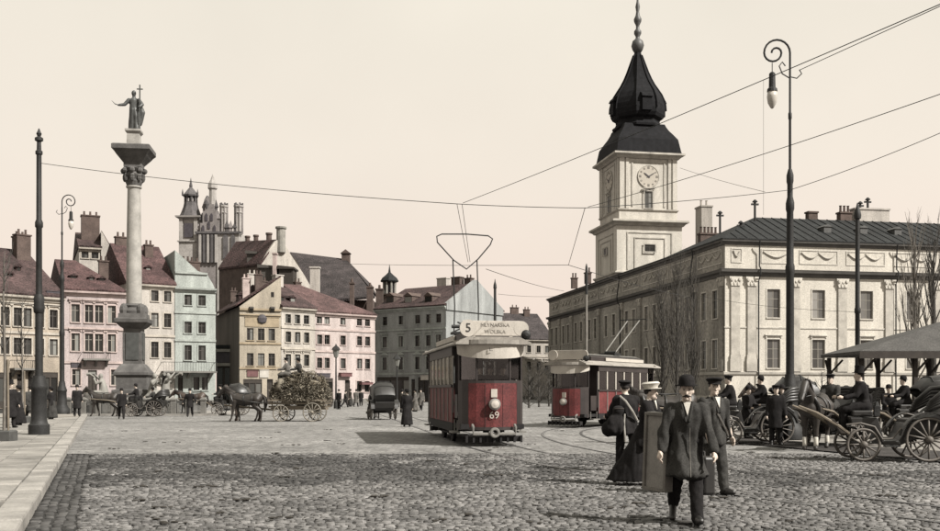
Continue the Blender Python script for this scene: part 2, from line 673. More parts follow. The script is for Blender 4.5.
def quads_mesh(name, V, faces, m):
    n, k = V.shape[0], V.shape[1]
    fa = np.array(faces)
    idx = (np.arange(n) * k)[:, None, None] + fa[None]
    idx = idx.reshape(-1, fa.shape[1])
    me = bpy.data.meshes.new(name)
    me.vertices.add(n * k)
    me.vertices.foreach_set('co', V.reshape(-1))
    me.loops.add(idx.size)
    me.loops.foreach_set('vertex_index', idx.ravel().astype(np.int32))
    me.polygons.add(len(idx))
    me.polygons.foreach_set('loop_start', (np.arange(len(idx)) * fa.shape[1]).astype(np.int32))
    me.polygons.foreach_set('loop_total', np.full(len(idx), fa.shape[1], np.int32))
    me.materials.append(m)
    me.update(calc_edges=True)
    me.validate()
    return me
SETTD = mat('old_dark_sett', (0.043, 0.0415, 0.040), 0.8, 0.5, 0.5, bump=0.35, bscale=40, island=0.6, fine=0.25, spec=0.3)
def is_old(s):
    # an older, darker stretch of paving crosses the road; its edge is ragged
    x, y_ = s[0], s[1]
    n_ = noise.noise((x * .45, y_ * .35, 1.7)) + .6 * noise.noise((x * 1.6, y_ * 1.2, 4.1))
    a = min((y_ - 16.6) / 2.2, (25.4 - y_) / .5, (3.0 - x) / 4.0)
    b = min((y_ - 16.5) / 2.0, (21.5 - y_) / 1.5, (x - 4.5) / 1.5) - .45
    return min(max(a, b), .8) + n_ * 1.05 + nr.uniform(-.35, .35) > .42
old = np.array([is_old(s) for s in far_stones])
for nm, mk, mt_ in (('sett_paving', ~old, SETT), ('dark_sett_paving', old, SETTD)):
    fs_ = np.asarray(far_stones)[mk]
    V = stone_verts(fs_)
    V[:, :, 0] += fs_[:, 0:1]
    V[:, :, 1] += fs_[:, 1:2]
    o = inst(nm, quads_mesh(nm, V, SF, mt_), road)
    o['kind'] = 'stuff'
variants = []
for k in range(12):
    Vv = stone_verts([(0, 0, 1.0, 1.0, 0, 0, 0, 0)])
    Vv[:, :, :2] = Vv[:, :, :2]
    variants.append(quads_mesh('sett', Vv, SF, SETT1))
for i, s in enumerate(near_stones):
    o = inst('sett', variants[i % 12], road, (s[0], s[1], s[4]))
    o.scale = (s[2], s[3], 1)
    o.rotation_euler = (s[6] * .8, s[5] * .8, s[7])

# tram rails let into the paving
def rail_path(pts, n=60):
    P = [Vector(p) for p in pts]
    out_ = []
    for i in range(len(P) - 1):
        p0, p1, p2, p3 = P[max(i - 1, 0)], P[i], P[i + 1], P[min(i + 2, len(P) - 1)]
        for k in range(n // (len(P) - 1)):
            t = k / (n // (len(P) - 1))
            out_.append(0.5 * ((2 * p1) + (p2 - p0) * t + (2 * p0 - 5 * p1 + 4 * p2 - p3) * t * t + (3 * p1 - p0 - 3 * p2 + p3) * t ** 3))
    out_.append(P[-1])
    return out_
TRACK1 = rail_path([(-6.6, 76, 0), (-3.2, 54, 0), (-0.55, 37, 0), (0.8, 28, 0), (2.9, 20, 0), (6.6, 12, 0), (11, 5, 0)])
TRACK2 = rail_path([(22, 66, 0), (10.8, 52, 0), (5.2, 44.2, 0), (3.4, 37, 0), (3.9, 28, 0), (6.2, 20, 0), (10, 12, 0), (15, 5, 0)])
tracks = []
for ti, path in enumerate((TRACK1, TRACK2)):
    for s in (-1, 1):
        mb = MB()
        pts = []
        for i, p in enumerate(path):
            t = (path[min(i + 1, len(path) - 1)] - path[max(i - 1, 0)]).normalized()
            nrm = Vector((t.y, -t.x, 0))
            pts.append((p + nrm * 0.72 * s, nrm))
        for i in range(len(pts) - 1):
            (a, na), (b, nb) = pts[i], pts[i + 1]
            vs_, h = [], 0.0125
            for (q, nn) in ((a, na), (b, nb)):
                vs_ += [q - nn * .045 + Vector((0, 0, -.03)), q - nn * .045 + Vector((0, 0, h)), q + nn * .045 + Vector((0, 0, h)), q + nn * .045 + Vector((0, 0, -.03))]
            mb.add(vs_, [(0, 4, 5, 1), (1, 5, 6, 2), (2, 6, 7, 3)])
        tag(mb.obj('tram_rail', STEEL), kind='structure')

# left pavement: bed, kerb stones, slabs
g = MB()
g.add([(KX(10) - .35, 10, 0.09), (KX(66) - .35, 66, 0.09), (-140, 66, 0.09), (-140, 10, 0.09)], [(0, 1, 2, 3)])
pave = tag(g.obj('pavement', mat('pavement_bed', (.10, .094, .085), .9, .4, .6)), kind='structure')
kd = Vector((-0.368, 1, 0)).normalized()
kn = Vector((-kd.y, kd.x, 0))      # to the left
def slabmesh(name, w, l, h, m, b=0.012):
    mb = MB()
    mb.sq([(0.5, 0), (0.5, h - b), (0.5 - b, h)])
    me = mb.mesh(name, m)
    n = len(me.vertices)
    co = np.empty(n * 3); me.vertices.foreach_get('co', co); co = co.reshape(-1, 3)
    co[:, 0] *= w; co[:, 1] *= l
    me.vertices.foreach_set('co', co.ravel())
    return me
kang = math.atan2(kd.x, kd.y) * -1
kme = slabmesh('kerb_stone', 0.36, 1.24, 0.22, KERB, 0.03)
p0 = Vector((KX(10.2), 10.2, 0))
s = 0.0
while s < 60:
    c = p0 + kd * (s + 0.62) + kn * 0.18
    o = inst('kerb_stone', kme, pave, (c.x, c.y, -0.08 + rng.uniform(-.008, .008)), kang + rng.uniform(-.008, .008))
    s += 1.26
sm1 = slabmesh('paving_slab', 0.74, 0.74, 0.06, SLAB, 0.010)
cnt = 0
for i in range(64):
    for j in range(22):
        c = p0 + kd * (i * 0.76 + 0.38 + (0.38 if j % 2 else 0)) + kn * (0.38 + 0.38 + j * 0.76)
        px = CX + F * c.x / c.y
        if -25 < px and cnt < 298:
            inst('paving_slab', sm1, pave, (c.x, c.y, 0.074 + rng.uniform(-.005, .005)), kang)
            cnt += 1
g = MB()   # beyond the single slabs the pavement goes on as one worn surface
yy = 58.0
g.add([(KX(56) - .4, 56, 0.128), (KX(66) - .4, 66, 0.128), (-140, 66, 0.128), (-60, 56, 0.128)], [(0, 1, 2, 3)])
tag(g.obj('pavement_far', mat('far_pavement', (0.20, 0.185, 0.165), 0.85, 0.25, 0.5)), kind='structure')

# gutter of smaller dark setts along the kerb
gs = []
s = 0.0
while s < 38:
    for j in range(4):
        c = p0 + kd * (s + rng.uniform(-.01, .01)) - kn * (0.075 + j * 0.135)
        gs.append((c.x + rng.uniform(-.02, .02), c.y + rng.uniform(-.02, .02), rng.uniform(.09, .14), rng.uniform(.10, .14), -0.016 + rng.uniform(-.008, .006), rng.uniform(-.1, .1), rng.uniform(-.1, .1), kang))
    s += 0.145
a = np.asarray(gs)
V = stone_verts(a); V[:, :, 0] += a[:, 0:1]; V[:, :, 1] += a[:, 1:2]
go = inst('gutter_setts', quads_mesh('gutter_setts', V, SF, mat('gutter_stone', (0.042, 0.0405, 0.039), 0.8, 0.5, 0.6, island=0.55)), road)
go['kind'] = 'stuff'

# cab rank on the right: cast shadow painted as a dark strip with a low kerb behind it
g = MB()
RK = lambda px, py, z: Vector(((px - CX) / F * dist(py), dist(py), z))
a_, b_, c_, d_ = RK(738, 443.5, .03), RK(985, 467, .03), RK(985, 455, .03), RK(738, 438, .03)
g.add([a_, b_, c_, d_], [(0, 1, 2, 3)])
rank = tag(g.obj('cab_rank_shadow', mat('rank_shadow_tone', (0.030, 0.027, 0.025), 0.95, 0.5, 1.2, bump=0.8, bscale=9, fine=0.35)), kind='structure')
g = MB()
g.add([RK(700, 435, .026), RK(738, 437.8, .026), RK(985, 454.8, .026), RK(1010, 430, .026), Vector((40, 60, .026)), Vector((11, 62, .026))], [(0, 1, 2, 3, 4, 5)])
tag(g.obj('rank_paving', mat('rank_paving', (0.17, 0.16, 0.145), 0.85, 0.35, 0.5, bump=0.4, bscale=7, fine=0.25)), kind='structure')

# trodden horse dung and straw lying about on the setts
c = MB()
q = random.Random(21)
for k in range(75):
    yy = 12 + 30 * q.random() ** 1.6
    xx = q.uniform(max(KX(yy) + 1, -.5 * yy), .5 * yy)
    for j in range(q.randint(2, 6)):
        r_ = q.uniform(.018, .045)
        c.ell((xx + q.gauss(0, .10), yy + q.gauss(0, .07), .012 + r_ * .25), (r_ * 1.4, r_ * 1.1, r_ * .35), 6, 4)
dg_ = c.obj('horse_dung', mat('dung', (.028, .025, .021), .95, .4, 9), road)
dg_['kind'] = 'stuff'

# ------------------------------------------------------------------ building kit
def wall(mb, M, L, z0, z1, ops, reveal=0.28, x0=0.0):
    """wall in local x,z facing -y with real openings (x0,x1,z0,z1) and reveals"""
    xs = sorted({x0, L} | {round(o[0], 4) for o in ops} | {round(o[1], 4) for o in ops})
    zs = sorted({z0, z1} | {round(o[2], 4) for o in ops} | {round(o[3], 4) for o in ops})
    xs = [x for x in xs if x0 - 1e-6 <= x <= L + 1e-6]
    zs = [z for z in zs if z0 - 1e-6 <= z <= z1 + 1e-6]
    for i in range(len(xs) - 1):
        for k in range(len(zs) - 1):
            xm, zm = (xs[i] + xs[i + 1]) / 2, (zs[k] + zs[k + 1]) / 2
            if any(o[0] < xm < o[1] and o[2] < zm < o[3] for o in ops):
                continue
            mb.add([(xs[i], 0, zs[k]), (xs[i + 1], 0, zs[k]), (xs[i + 1], 0, zs[k + 1]), (xs[i], 0, zs[k + 1])], [(0, 1, 2, 3)], M)
    for (a, b, c, d) in ops:
        mb.add([(a, 0, c), (b, 0, c), (b, 0, d), (a, 0, d), (a, reveal, c), (b, reveal, c), (b, reveal, d), (a, reveal, d)],
               [(0, 4, 5, 1), (1, 5, 6, 2), (2, 6, 7, 3), (3, 7, 4, 0), (4, 7, 6, 5)], M)

WC = {}
def window(parent, loc, ang, w, h, trim, frame=None, style='plain', nx=2, nz=2, glass=None, name='window'):
    w, h = round(w, 2), round(h, 2)
    frame = frame or FRAMEW
    glass = glass or GLASS
    key = (w, h, trim.name, frame.name, style, nx, nz, glass.name)
    if key not in WC:
        f = MB()
        t = 0.055 if w > 0.7 else 0.04
        y0, y1 = 0.13, 0.19
        f.box(-w / 2, -w / 2 + t, y0, y1, 0, h); f.box(w / 2 - t, w / 2, y0, y1, 0, h)
        f.box(-w / 2 + t, w / 2 - t, y0, y1, 0, t); f.box(-w / 2 + t, w / 2 - t, y0, y1, h - t, h)
        for i in range(1, nx):
            x = -w / 2 + w * i / nx
            f.box(x - t * .6, x + t * .6, y0 + .004, y1 - .004, t, h - t)
        zt = [h * 0.66] if nz == 2 else [h * k / nz for k in range(1, nz)]
        for z in zt:
            f.box(-w / 2 + t, w / 2 - t, y0 + .008, y1 - .008, z - t * .45, z + t * .45)
        fm = f.mesh('window', frame)
        g = MB()
        g.box(-w / 2 / nx + t * .4, w / 2 / nx - t * .4, -.006, .006, t * .6, h - t * .6)
        gm = g.mesh('pane', glass)
        s = MB()
        s.box(-w / 2 - .12, w / 2 + .12, -.11, .02, -.10, -.002)
        smm = s.mesh('sill', trim)
        r = MB()
        if style != 'bare':
            b = 0.14
            r.box(-w / 2 - b, -w / 2 - .002, -.05, .012, 0, h + b); r.box(w / 2 + .002, w / 2 + b, -.05, .012, 0, h + b)
            r.box(-w / 2 - .002, w / 2 + .002, -.047, .012, h + .002, h + b)
        if style == 'hood':
            r.box(-w / 2 - .30, w / 2 + .30, -.20, .012, h + .42, h + .54)
            r.box(-w / 2 - .22, w / 2 + .22, -.11, .012, h + .30, h + .42)
            for sg in (-1, 1):
                r.box(sg * (w / 2 + .13) - .07, sg * (w / 2 + .13) + .07, -.13, .012, h + .02 + .14, h + .30)
        if style == 'pediment':
            r.prism([(-w / 2 - .3, h + .3), (w / 2 + .3, h + .3), (w / 2 + .3, h + .42), (0, h + .85), (-w / 2 - .3, h + .42)], -.18, .012)
        rm = r.mesh('surround', trim) if r.f else None
        WC[key] = (fm, gm, smm, rm)
    fm, gm, smm, rm = WC[key]
    o = inst(name, fm, parent, loc, ang)
    for i in range(nx):
        inst('pane', gm, o, (-w / 2 + w * (i + .5) / nx, 0.165, 0))
    inst('sill', smm, o)
    if rm:
        inst('surround', rm, o)
    return o

def chimney(parent, x, y, z0, h, w=0.9, d=0.6, m=None, pots=2):
    mb = MB()
    mb.box(x - w / 2, x + w / 2, y - d / 2, y + d / 2, z0 - 1.5, z0 + h)
    mb.box(x - w / 2 - .08, x + w / 2 + .08, y - d / 2 - .08, y + d / 2 + .08, z0 + h, z0 + h + .14)
    for k in range(pots):
        mb.lathe([(.13, 0), (.11, .45), (.14, .5)], 8, (x - w / 2 + w * (k + .5) / pots, y, z0 + h + .14))
    return mb.obj('chimney', m or BRICKD, parent)


class House:
    def __init__(s, name, label, a, b, depth, eave_y, wall_m, trim_m, cat='house', group='old houses round the square'):
        A, B = G(*a), G(*b)
        s.A, s.B = A, B
        e_ = B - A
        s.L = e_.length
        s.ang = math.atan2(e_.y, e_.x)
        s.e = e_.normalized()
        s.D = depth
        s.root = thing(name, label, cat, A, s.ang, group)
        s.wm, s.tm = wall_m, trim_m
        s.apx = a[0]
        s.ze = s.Z(eave_y, a[0])
        s.ops = []
        s.I = Matrix.Identity(4)

    def U(s, px):
        k = (px - CX) / F
        # A + e*u lies on the ray x = k*y
        return (k * s.A.y - s.A.x) / (s.e.x - k * s.e.y)

    def Z(s, py, px):
        d = s.A.y + s.e.y * s.U(px)
        return CH + (HY - py) / F * d

    def grid(s, cols, rows, style='plain', **kw):
        """columns (px0,px1) x rows (py_top,py_bottom) of windows as the photograph shows them"""
        for (c0, c1) in cols:
            u0, u1 = s.U(c0), s.U(c1)
            w = max(0.8, u1 - u0)
            u = (u0 + u1) / 2
            for ri, (t, b) in enumerate(rows):
                z1, z0 = s.Z(t, cols[0][0]), s.Z(b, cols[0][0])
                st = style if isinstance(style, str) else style[ri]
                s.op(u, z0, w, z1 - z0, st, **kw)

    def op(s, u, z0, w, h, style='plain', **kw):
        w, h = round(w, 2), round(h, 2)
        s.ops.append((u - w / 2, u + w / 2, z0, z0 + h))
        return window(s.root, (u, 0, z0), 0, w, h, s.tm, style=style, **kw)

    def door(s, px0, px1, top, m=None, z0=0.0):
        u0, u1 = s.U(px0), s.U(px1)
        z1 = s.Z(top, px0)
        s.ops.append((u0, u1, z0 + .02, z1))
        mb = MB()
        w = u1 - u0
        n = 2
        for i in range(n):
            mb.box(u0 + w * i / n + .02, u0 + w * (i + 1) / n - .02, .16, .22, z0 + .03, z1 - .5)
            mb.box(u0 + w * i / n + .14, u0 + w * (i + 1) / n - .14, .13, .16, z0 + .3, z1 - .8)
        mb.box(u0 + .02, u1 - .02, .15, .23, z1 - .5, z1 - .42)
        dd = mb.obj('door', m or WOODD, s.root)
        k = MB(); k.box(u0 + .06, u1 - .06, .18, .2, z1 - .40, z1 - .05)
        k.obj('fanlight', GLASS, dd)
        return dd

    def finish(s, belts=(), cornice=True, plinth=0.6, ztop=None):
        z1 = ztop or s.ze
        mb = MB()
        wall(mb, s.I, s.L, 0, z1, s.ops)
        L, D = s.L, s.D
        mb.add([(0, 0, 0), (0, D, 0), (0, D, z1), (0, 0, z1)], [(0, 3, 2, 1)])
        mb.add([(L, 0, 0), (L, D, 0), (L, D, z1), (L, 0, z1)], [(0, 1, 2, 3)])
        mb.add([(0, D, 0), (L, D, 0), (L, D, z1), (0, D, z1)], [(0, 3, 2, 1)])
        # plain walls keep their facing, so do not recalculate
        me = bpy.data.meshes.new('wall')
        me.from_pydata(mb.v, [], mb.f)
        me.materials.append(s.wm)
        me.update()
        s.wall = inst('wall', me, s.root)
        if plinth:
            # stone plinth between openings that reach the ground
            x = -.05
            for (a, b, c, d) in sorted([o for o in s.ops if o[2] < plinth]) + [(L + .05, L + .06, 0, 0)]:
                if a - x > .05:
                    m = MB(); m.box(x, min(a - .01, L + .05), -.07, -.003, 0, plinth)
                    m.obj('plinth', STONE, s.root)
                x = b + .01
        for py in belts:
            z = s.Z(py, s.apx)
            m = MB(); m.box(-.04, L + .04, -.11, -.003, z - .12, z + .12)
            m.obj('belt_course', s.tm, s.root)
        if cornice:
            m = MB()
            m.prism([(-.0, z1 - .55), (-.12, z1 - .5), (-.16, z1 - .28), (-.38, z1 - .22), (-.42, z1 - .02), (0, z1 - .02)], -.05, L + .05, Matrix.Rotation(PI / 2, 4, 'Z') @ Matrix.Scale(-1, 4, (0, 1, 0)))
            m.obj('cornice', s.tm, s.root)

    def roof(s, ridge_y, m, hipl=0.0, hipr=0.0, ov=0.45, ref=None, firel=False, firer=False, ridge_at=0.5):
        D, L, ze = s.D, s.L, s.ze
        ym = D * ridge_at
        d = s.A.y + s.e.y * L / 2 + ym * s.e.x
        zr = CH + (HY - ridge_y) / F * d
        s.zr, s.ym = zr, ym
        x0, x1 = -.12, L + .12
        mb = MB()
        t = .16
        vs = [(x0, -ov, ze), (x1, -ov, ze), (x1, D + ov, ze), (x0, D + ov, ze),
              (x0, -ov, ze + t), (x1, -ov, ze + t), (x1, D + ov, ze + t), (x0, D + ov, ze + t),
              (x0 + hipl, ym, zr), (x1 - hipr, ym, zr)]
        fs = [(0, 3, 2, 1), (0, 1, 5, 4), (1, 2, 6, 5), (2, 3, 7, 6), (3, 0, 4, 7), (4, 5, 9, 8), (6, 7, 8, 9), (5, 6, 9), (7, 4, 8)]
        mb.add(vs, fs)
        s.rf = mb.obj('roof', m, s.root)
        for side, on in ((0, firel), (1, firer)):
            if on:
                f = MB()
                xx = (-.18, .25) if side == 0 else (L - .25, L + .18)
                f.prism([(-.05, ze - .6), (D + .05, ze - .6), (D + .05, ze + .35), (ym + .3, zr + .45), (ym - .3, zr + .45), (-.05, ze + .35)], xx[0], xx[1], Matrix.Rotation(PI / 2, 4, 'Z') @ Matrix.Scale(-1, 4, (0, 1, 0)))
                f.obj('gable_wall', s.wm, s.root)

    def yz(s, z):
        return s.ym * (z - s.ze) / (s.zr - s.ze)

    def dormer(s, px0, px1, top, bot, m, wide=None):
        u0, u1 = s.U(px0), s.U(px1)
        z0, z1 = s.Z(bot, px0), s.Z(top, px0)
        z0 = max(z0, s.ze + .35)
        y0 = s.yz(z0)
        sl = (s.zr - s.ze) / s.ym
        h = max(.6, z1 - z0)
        y1 = y0 + (h + .3) / sl + .2
        b = MB()
        b.box(u0, u1, y0, y1, z0 - .2, z0 + h * .75)
        b.prism([(u0 - .12, z0 + h * .75), (u1 + .12, z0 + h * .75), ((u0 + u1) / 2, z0 + h * 1.1)], y0 - .15, y1 + .3)
        b.obj('dormer', m, s.rf)
        g = MB()
        g.box(u0 + .12, u1 - .12, y0 - .03, y0 - .004, z0 + .05, z0 + h * .68)
        g.obj('dormer_window', GLASS, s.rf)

    def chim(s, px, top, frac=0.5, w=0.9, d=0.6, m=None, pots=2):
        y = s.D * frac
        u = s.U(px)
        z = s.ze + (s.zr - s.ze) * (1 - abs(y - s.ym) / max(s.ym, s.D - s.ym))
        zt = CH + (HY - top) / F * (s.A.y + s.e.y * u + y * s.e.x)
        chimney(s.rf, u, y, z, max(.5, zt - z), w, d, m, pots)

    def awning_sign(s, px0, px1, t, b, m, name='shop_sign', proud=.10):
        u0, u1 = s.U(px0), s.U(px1)
        z1, z0 = s.Z(t, px0), s.Z(b, px0)
        mb = MB()
        mb.box(u0, u1, -proud, -.004, z0, z1)
        mb.box(u0 - .05, u1 + .05, -proud - .05, -.002, z1, z1 + .06)
        return mb.obj(name, m, s.root)

    def shopfront(s, px0, px1, t, n=4):
        """dark timber shopfront with glazed bays"""
        u0, u1 = s.U(px0), s.U(px1)
        z1 = s.Z(t, px0)
        s.ops.append((u0, u1, 0.02, z1))
        mb = MB()
        mb.box(u0, u1, .10, .20, .05, .6)
        mb.box(u0, u1, .06, .20, z1 - .5, z1 - .02)
        for i in range(n + 1):
            x = u0 + (u1 - u0) * i / n
            mb.box(max(u0, x - .08), min(u1, x + .08), .08, .21, .05, z1 - .03)
        o = mb.obj('shopfront', WOODD, s.root)
        for i in range(n):
            g = MB()
            g.box(u0 + (u1 - u0) * i / n + .09, u0 + (u1 - u0) * (i + 1) / n - .09, .15, .165, .62, z1 - .52)
            g.obj('pane', GLASS, o)

    def balcony(s, px0, px1, y_floor, y_rail, depth=0.9, n=14):
        u0, u1 = s.U(px0), s.U(px1)
        z0, z1 = s.Z(y_floor, px0), s.Z(y_rail, px0)
        mb = MB()
        mb.box(u0, u1, -depth, -.005, z0 - .18, z0)
        for f in (.1, .5, .9):
            x = u0 + (u1 - u0) * f
            mb.prism([(-.01, z0 - .18), (-depth * .8, z0 - .18), (-.01, z0 - .8)], x - .1, x + .1, Matrix.Rotation(PI / 2, 4, 'Z') @ Matrix.Scale(-1, 4, (0, 1, 0)))
        o = mb.obj('balcony', STONE, s.root)
        r = MB()
        r.box(u0, u1, -depth, -depth + .04, z1 - .05, z1)
        for i in range(n + 1):
            x = u0 + (u1 - u0) * i / n
            r.box(x - .012, x + .012, -depth + .008, -depth + .032, z0, z1 - .05)
        for x in (u0, u1):
            r.box(x - .02, x + .02, -depth + .04, -.01, z1 - .05, z1 - .005)
        r.obj('railing', IRON, o)

# ------------------------------------------------------------------ the houses on the left and at the end of the square
TILE = roof_mat('red_tile', (0.056, 0.032, 0.031))
TILE2 = roof_mat('dull_tile', (0.044, 0.028, 0.027))
TILE3 = roof_mat('pink_tile', (0.072, 0.043, 0.041))
SLATE = roof_mat('slate', (0.0105, 0.0115, 0.0118), 0.4, 0.3, 0.75, 0.25, 7.0)
BROWNT = roof_mat('brown_tile', (0.034, 0.028, 0.028))
ST3 = (1, 1, 0.18)
P_CREAM = mat('cream_plaster', (0.243, 0.209, 0.170), 0.9, 0.4, 0.7, stretch=ST3, fine=0.2)
P_PINK = mat('pink_plaster', (0.271, 0.233, 0.226), 0.9, 0.4, 0.7, stretch=ST3, fine=0.2)
P_WHITE = mat('ivory_plaster', (0.295, 0.274, 0.249), 0.9, 0.4, 0.7, stretch=ST3, fine=0.2)
P_GREEN = mat('pale_green_plaster', (0.236, 0.254, 0.238), 0.9, 0.4, 0.7, stretch=ST3, fine=0.2)
P_YELL = mat('ochre_plaster', (0.244, 0.216, 0.175), 0.9, 0.4, 0.7, stretch=ST3, fine=0.2)
P_CRM2 = mat('pale_cream_plaster', (0.281, 0.260, 0.233), 0.9, 0.4, 0.7, stretch=ST3, fine=0.2)
P_ROSE = mat('rose_plaster', (0.314, 0.272, 0.258), 0.9, 0.4, 0.7, stretch=ST3, fine=0.2)
P_GREY = mat('grey_green_plaster', (0.209, 0.216, 0.211), 0.9, 0.4, 0.7, stretch=ST3, fine=0.2)
P_MINT = mat('mint_plaster', (0.237, 0.254, 0.240), 0.9, 0.4, 0.7, stretch=ST3, fine=0.2)
T_PALE = mat('pale_trim', (0.292, 0.267, 0.232), 0.85, 0.35, 1.0, fine=.2)
T_GREY = mat('grey_trim', (0.189, 0.181, 0.163), 0.85, 0.35, 1.0, fine=.2)
T_PINK = mat('pink_trim', (0.310, 0.254, 0.237), 0.85, 0.35, 1.0, fine=.2)
T_GRN = mat('green_trim', (0.237, 0.254, 0.237), 0.85, 0.35, 1.0, fine=.2)
T_OCH = mat('ochre_trim', (0.232, 0.189, 0.133), 0.85, 0.35, 1.0, fine=.2)
SIGNM = mat('sign_paint', (0.045, 0.04, 0.045), 0.6, 0.3, 2.0)
SIGNR = mat('dull_red_sign', (0.10, 0.05, 0.05), 0.6, 0.3, 2.0)
SIGNW = mat('white_sign', (0.33, 0.31, 0.28), 0.6, 0.2, 2.0)

# 1: cream corner house behind the iron mast
h = House('cream_house', 'cream house with dull red tiled roof at the far left, behind the iron mast', (-34, 90), (63, 97), 13, 291, P_CREAM, T_PALE)
h.grid([(-22, -16), (-10, -4), (2, 8), (15, 20.5), (24.5, 30), (37, 42.5), (51, 56)], [(305, 324), (336, 353)], style=['hood', 'plain'], frame=FRAMED)
h.shopfront(-28, 12, 372, 6); h.door(17, 23, 374); h.shopfront(28, 58, 372, 4)
h.finish(belts=(330,))
h.roof(246, TILE2, hipr=0.6)
h.balcony(10, 33, 368, 360)
h.dormer(18, 23, 270, 278, TILE2); h.dormer(31, 36, 262, 271, TILE2); h.dormer(-3, 2, 268, 276, TILE2)
h.chim(21, 239, .55, 1.0); h.chim(48, 236, .4, 1.4, .8); h.chim(58, 238, .6, 1.2, .8)
h.awning_sign(46, 61, 291, 300, SIGNM)

# 2: pink house with balcony
h = House('pink_house', 'pale pink house with a small balcony, left of the tall stone column', (64, 101), (126, 104), 12, 290, P_PINK, T_PINK)
cols = [(72, 79), (85.5, 92.5), (96, 102), (108.5, 115)]
h.grid(cols, [(304, 322), (333, 351)], style=['hood', 'hood'])
h.grid([(73, 79.5), (112, 118)], [(369, 385)])
h.door(88, 97, 370)
h.finish(belts=(328, 362))
h.roof(261, TILE, hipr=4.2)
h.dormer(72, 80, 272, 279, TILE2); h.dormer(91, 97, 274, 281, TILE2); h.dormer(101, 108, 275, 282, TILE2)
h.balcony(82, 109, 358.5, 352)
h.chim(118, 262, .7, 1.0)
h.awning_sign(71, 81, 363, 367.5, SIGNM)

# 2b: tall white house behind, with a stepped brick chimney stack and a big white gable
h = House('white_house', 'tall white house rising behind the pink house, with a big sloping gable', (79, 119), (101, 120), 14, 247, P_WHITE, T_PALE)
h.grid([(83, 87), (93, 97)], [(251, 258)], frame=FRAMED)
h.finish(plinth=0)
h.roof(233, TILE2)
h.chim(92, 217, .25, 2.1, 1.3, BRICKD, 3)
gz = MB()
ga = [W(101, 231, 120), W(129, 279, 121), W(129, 330, 121), W(101, 330, 120)]
inv = h.root.matrix_basis.inverted()
ga = [inv @ p for p in ga]
gz.prism([(p.x, p.z) for p in ga], -.25, .35)
gz.obj('gable_wall', P_WHITE, h.root)
rb = MB()
rq = [inv @ W(101.5, 230.5, 120.4), inv @ W(131, 279, 121.4)]
rb.prism([(rq[0].x, rq[0].z), (rq[1].x, rq[1].z), (rq[1].x, rq[1].z - .5), (rq[0].x, rq[0].z - .5)], .36, 13)
rb.obj('side_roof', TILE2, h.root)

# 3: ivory house right of the column
h = House('ivory_house', 'ivory house with steep red tiled roof just right of the tall stone column', (126, 108), (174.5, 111), 12, 283, P_WHITE, T_PALE)
cols = [(132, 138), (151.5, 158), (164, 171)]
h.grid(cols, [(289, 300), (312, 326), (341, 357)], frame=FRAMED)
h.grid([(132, 138), (148, 155)], [(375, 388)], frame=FRAMED); h.door(161, 167, 374)
h.finish(belts=(335,))
h.roof(245, TILE, firel=False)
h.dormer(150, 156, 264, 271, TILE2)
h.chim(136, 238, .5, 1.2); h.chim(160, 246, .35, .9)

# 4: pale green house with a curved attic
h = House('green_house', 'pale mint green house with a stepped attic gable, right of the ivory house', (175, 111), (215.5, 113), 12, 287, P_GREEN, T_GRN)
cols = [(185, 191), (199, 205)]
h.grid(cols, [(294.5, 305), (321.5, 333), (345, 360)], frame=FRAMED)
h.door(178, 183, 374); h.grid([(195, 199), (202, 206.5)], [(377, 390)], frame=FRAMED)
h.finish(belts=(312, 340))
at = MB()
pp = [(h.U(175), h.ze), (h.U(215), h.ze), (h.U(213), h.Z(284, 213)), (h.U(207), h.Z(274, 207)), (h.U(198), h.Z(271, 198)), (h.U(175), h.Z(250, 175))]
at.prism(pp, 0.05, 8)
ao = at.obj('attic', P_GREEN, h.root)
cr = MB(); cr.box(h.U(175), h.U(207.5), -.12, .3, h.Z(274, 190), h.Z(272, 190)); cr.obj('attic_cornice', T_GRN, h.root)
h.zr, h.ym, h.rf = h.Z(262, 190), 6, ao
h.chim(193, 262, .35, 1.0); h.chim(203, 263, .4, 1.2)
h.balcony(161, 214, 371, 362, 1.6, 20)

# 5: ochre house with half gable and dark side wall
h = House('ochre_house', 'ochre yellow house with a half gable and a lettered band, side wall in shade', (239.5, 122), (281, 124), 14, 306.5, P_YELL, T_OCH)
cols = [(248, 252.5), (259, 263.5), (269.5, 274)]
h.grid(cols, [(328, 340), (353, 365.5)], style='bare', frame=FRAMED)
h.shopfront(243, 262, 379, 3); h.door(267, 273, 379)
L5 = h.L
h.finish(belts=(343, 368), cornice=False)
z0 = h.ze
za = h.Z(277, 281)
gb = MB(); gb.prism([(0, z0 + .003), (L5, z0 + .003), (L5, za)], 0.0, .4)
gb.obj('gable_wall', P_YELL, h.root)
cn = MB(); cn.box(0, L5, -.22, -.003, h.Z(310, 239.5), h.Z(308, 239.5)); cn.box(0, L5, -.16, -.003, h.Z(315, 239.5), h.Z(313.8, 239.5)); cn.obj('cornice', T_OCH, h.root)
for px in (251, 272):
    k = MB(); k.prism([(-.01, 0), (-.5, .55), (-.5, .75), (-.01, .75)], -.25, .25, Matrix.Translation((h.U(px), 0, h.Z(313, px))) @ Matrix.Rotation(PI / 2, 4, 'Z') @ Matrix.Scale(-1, 4, (0, 1, 0))); k.obj('bracket', FRAMED, h.root)
h.awning_sign(245, 279, 317, 326.5, T_OCH, 'lettered_band', .07)
cr = MB()
crx = h.U(262)
cr.lathe([(.05, -.4), (.5, -.2), (.6, .3), (.3, .7), (.05, .75)], 10, (crx, -.16, h.Z(320.5, 262)), sy=.25)
cr.obj('painted_crest', SIGNM, h.root)
h.awning_sign(247, 258, 370.5, 376.5, SIGNR); h.awning_sign(259.5, 268.5, 370, 377.5, SIGNW)
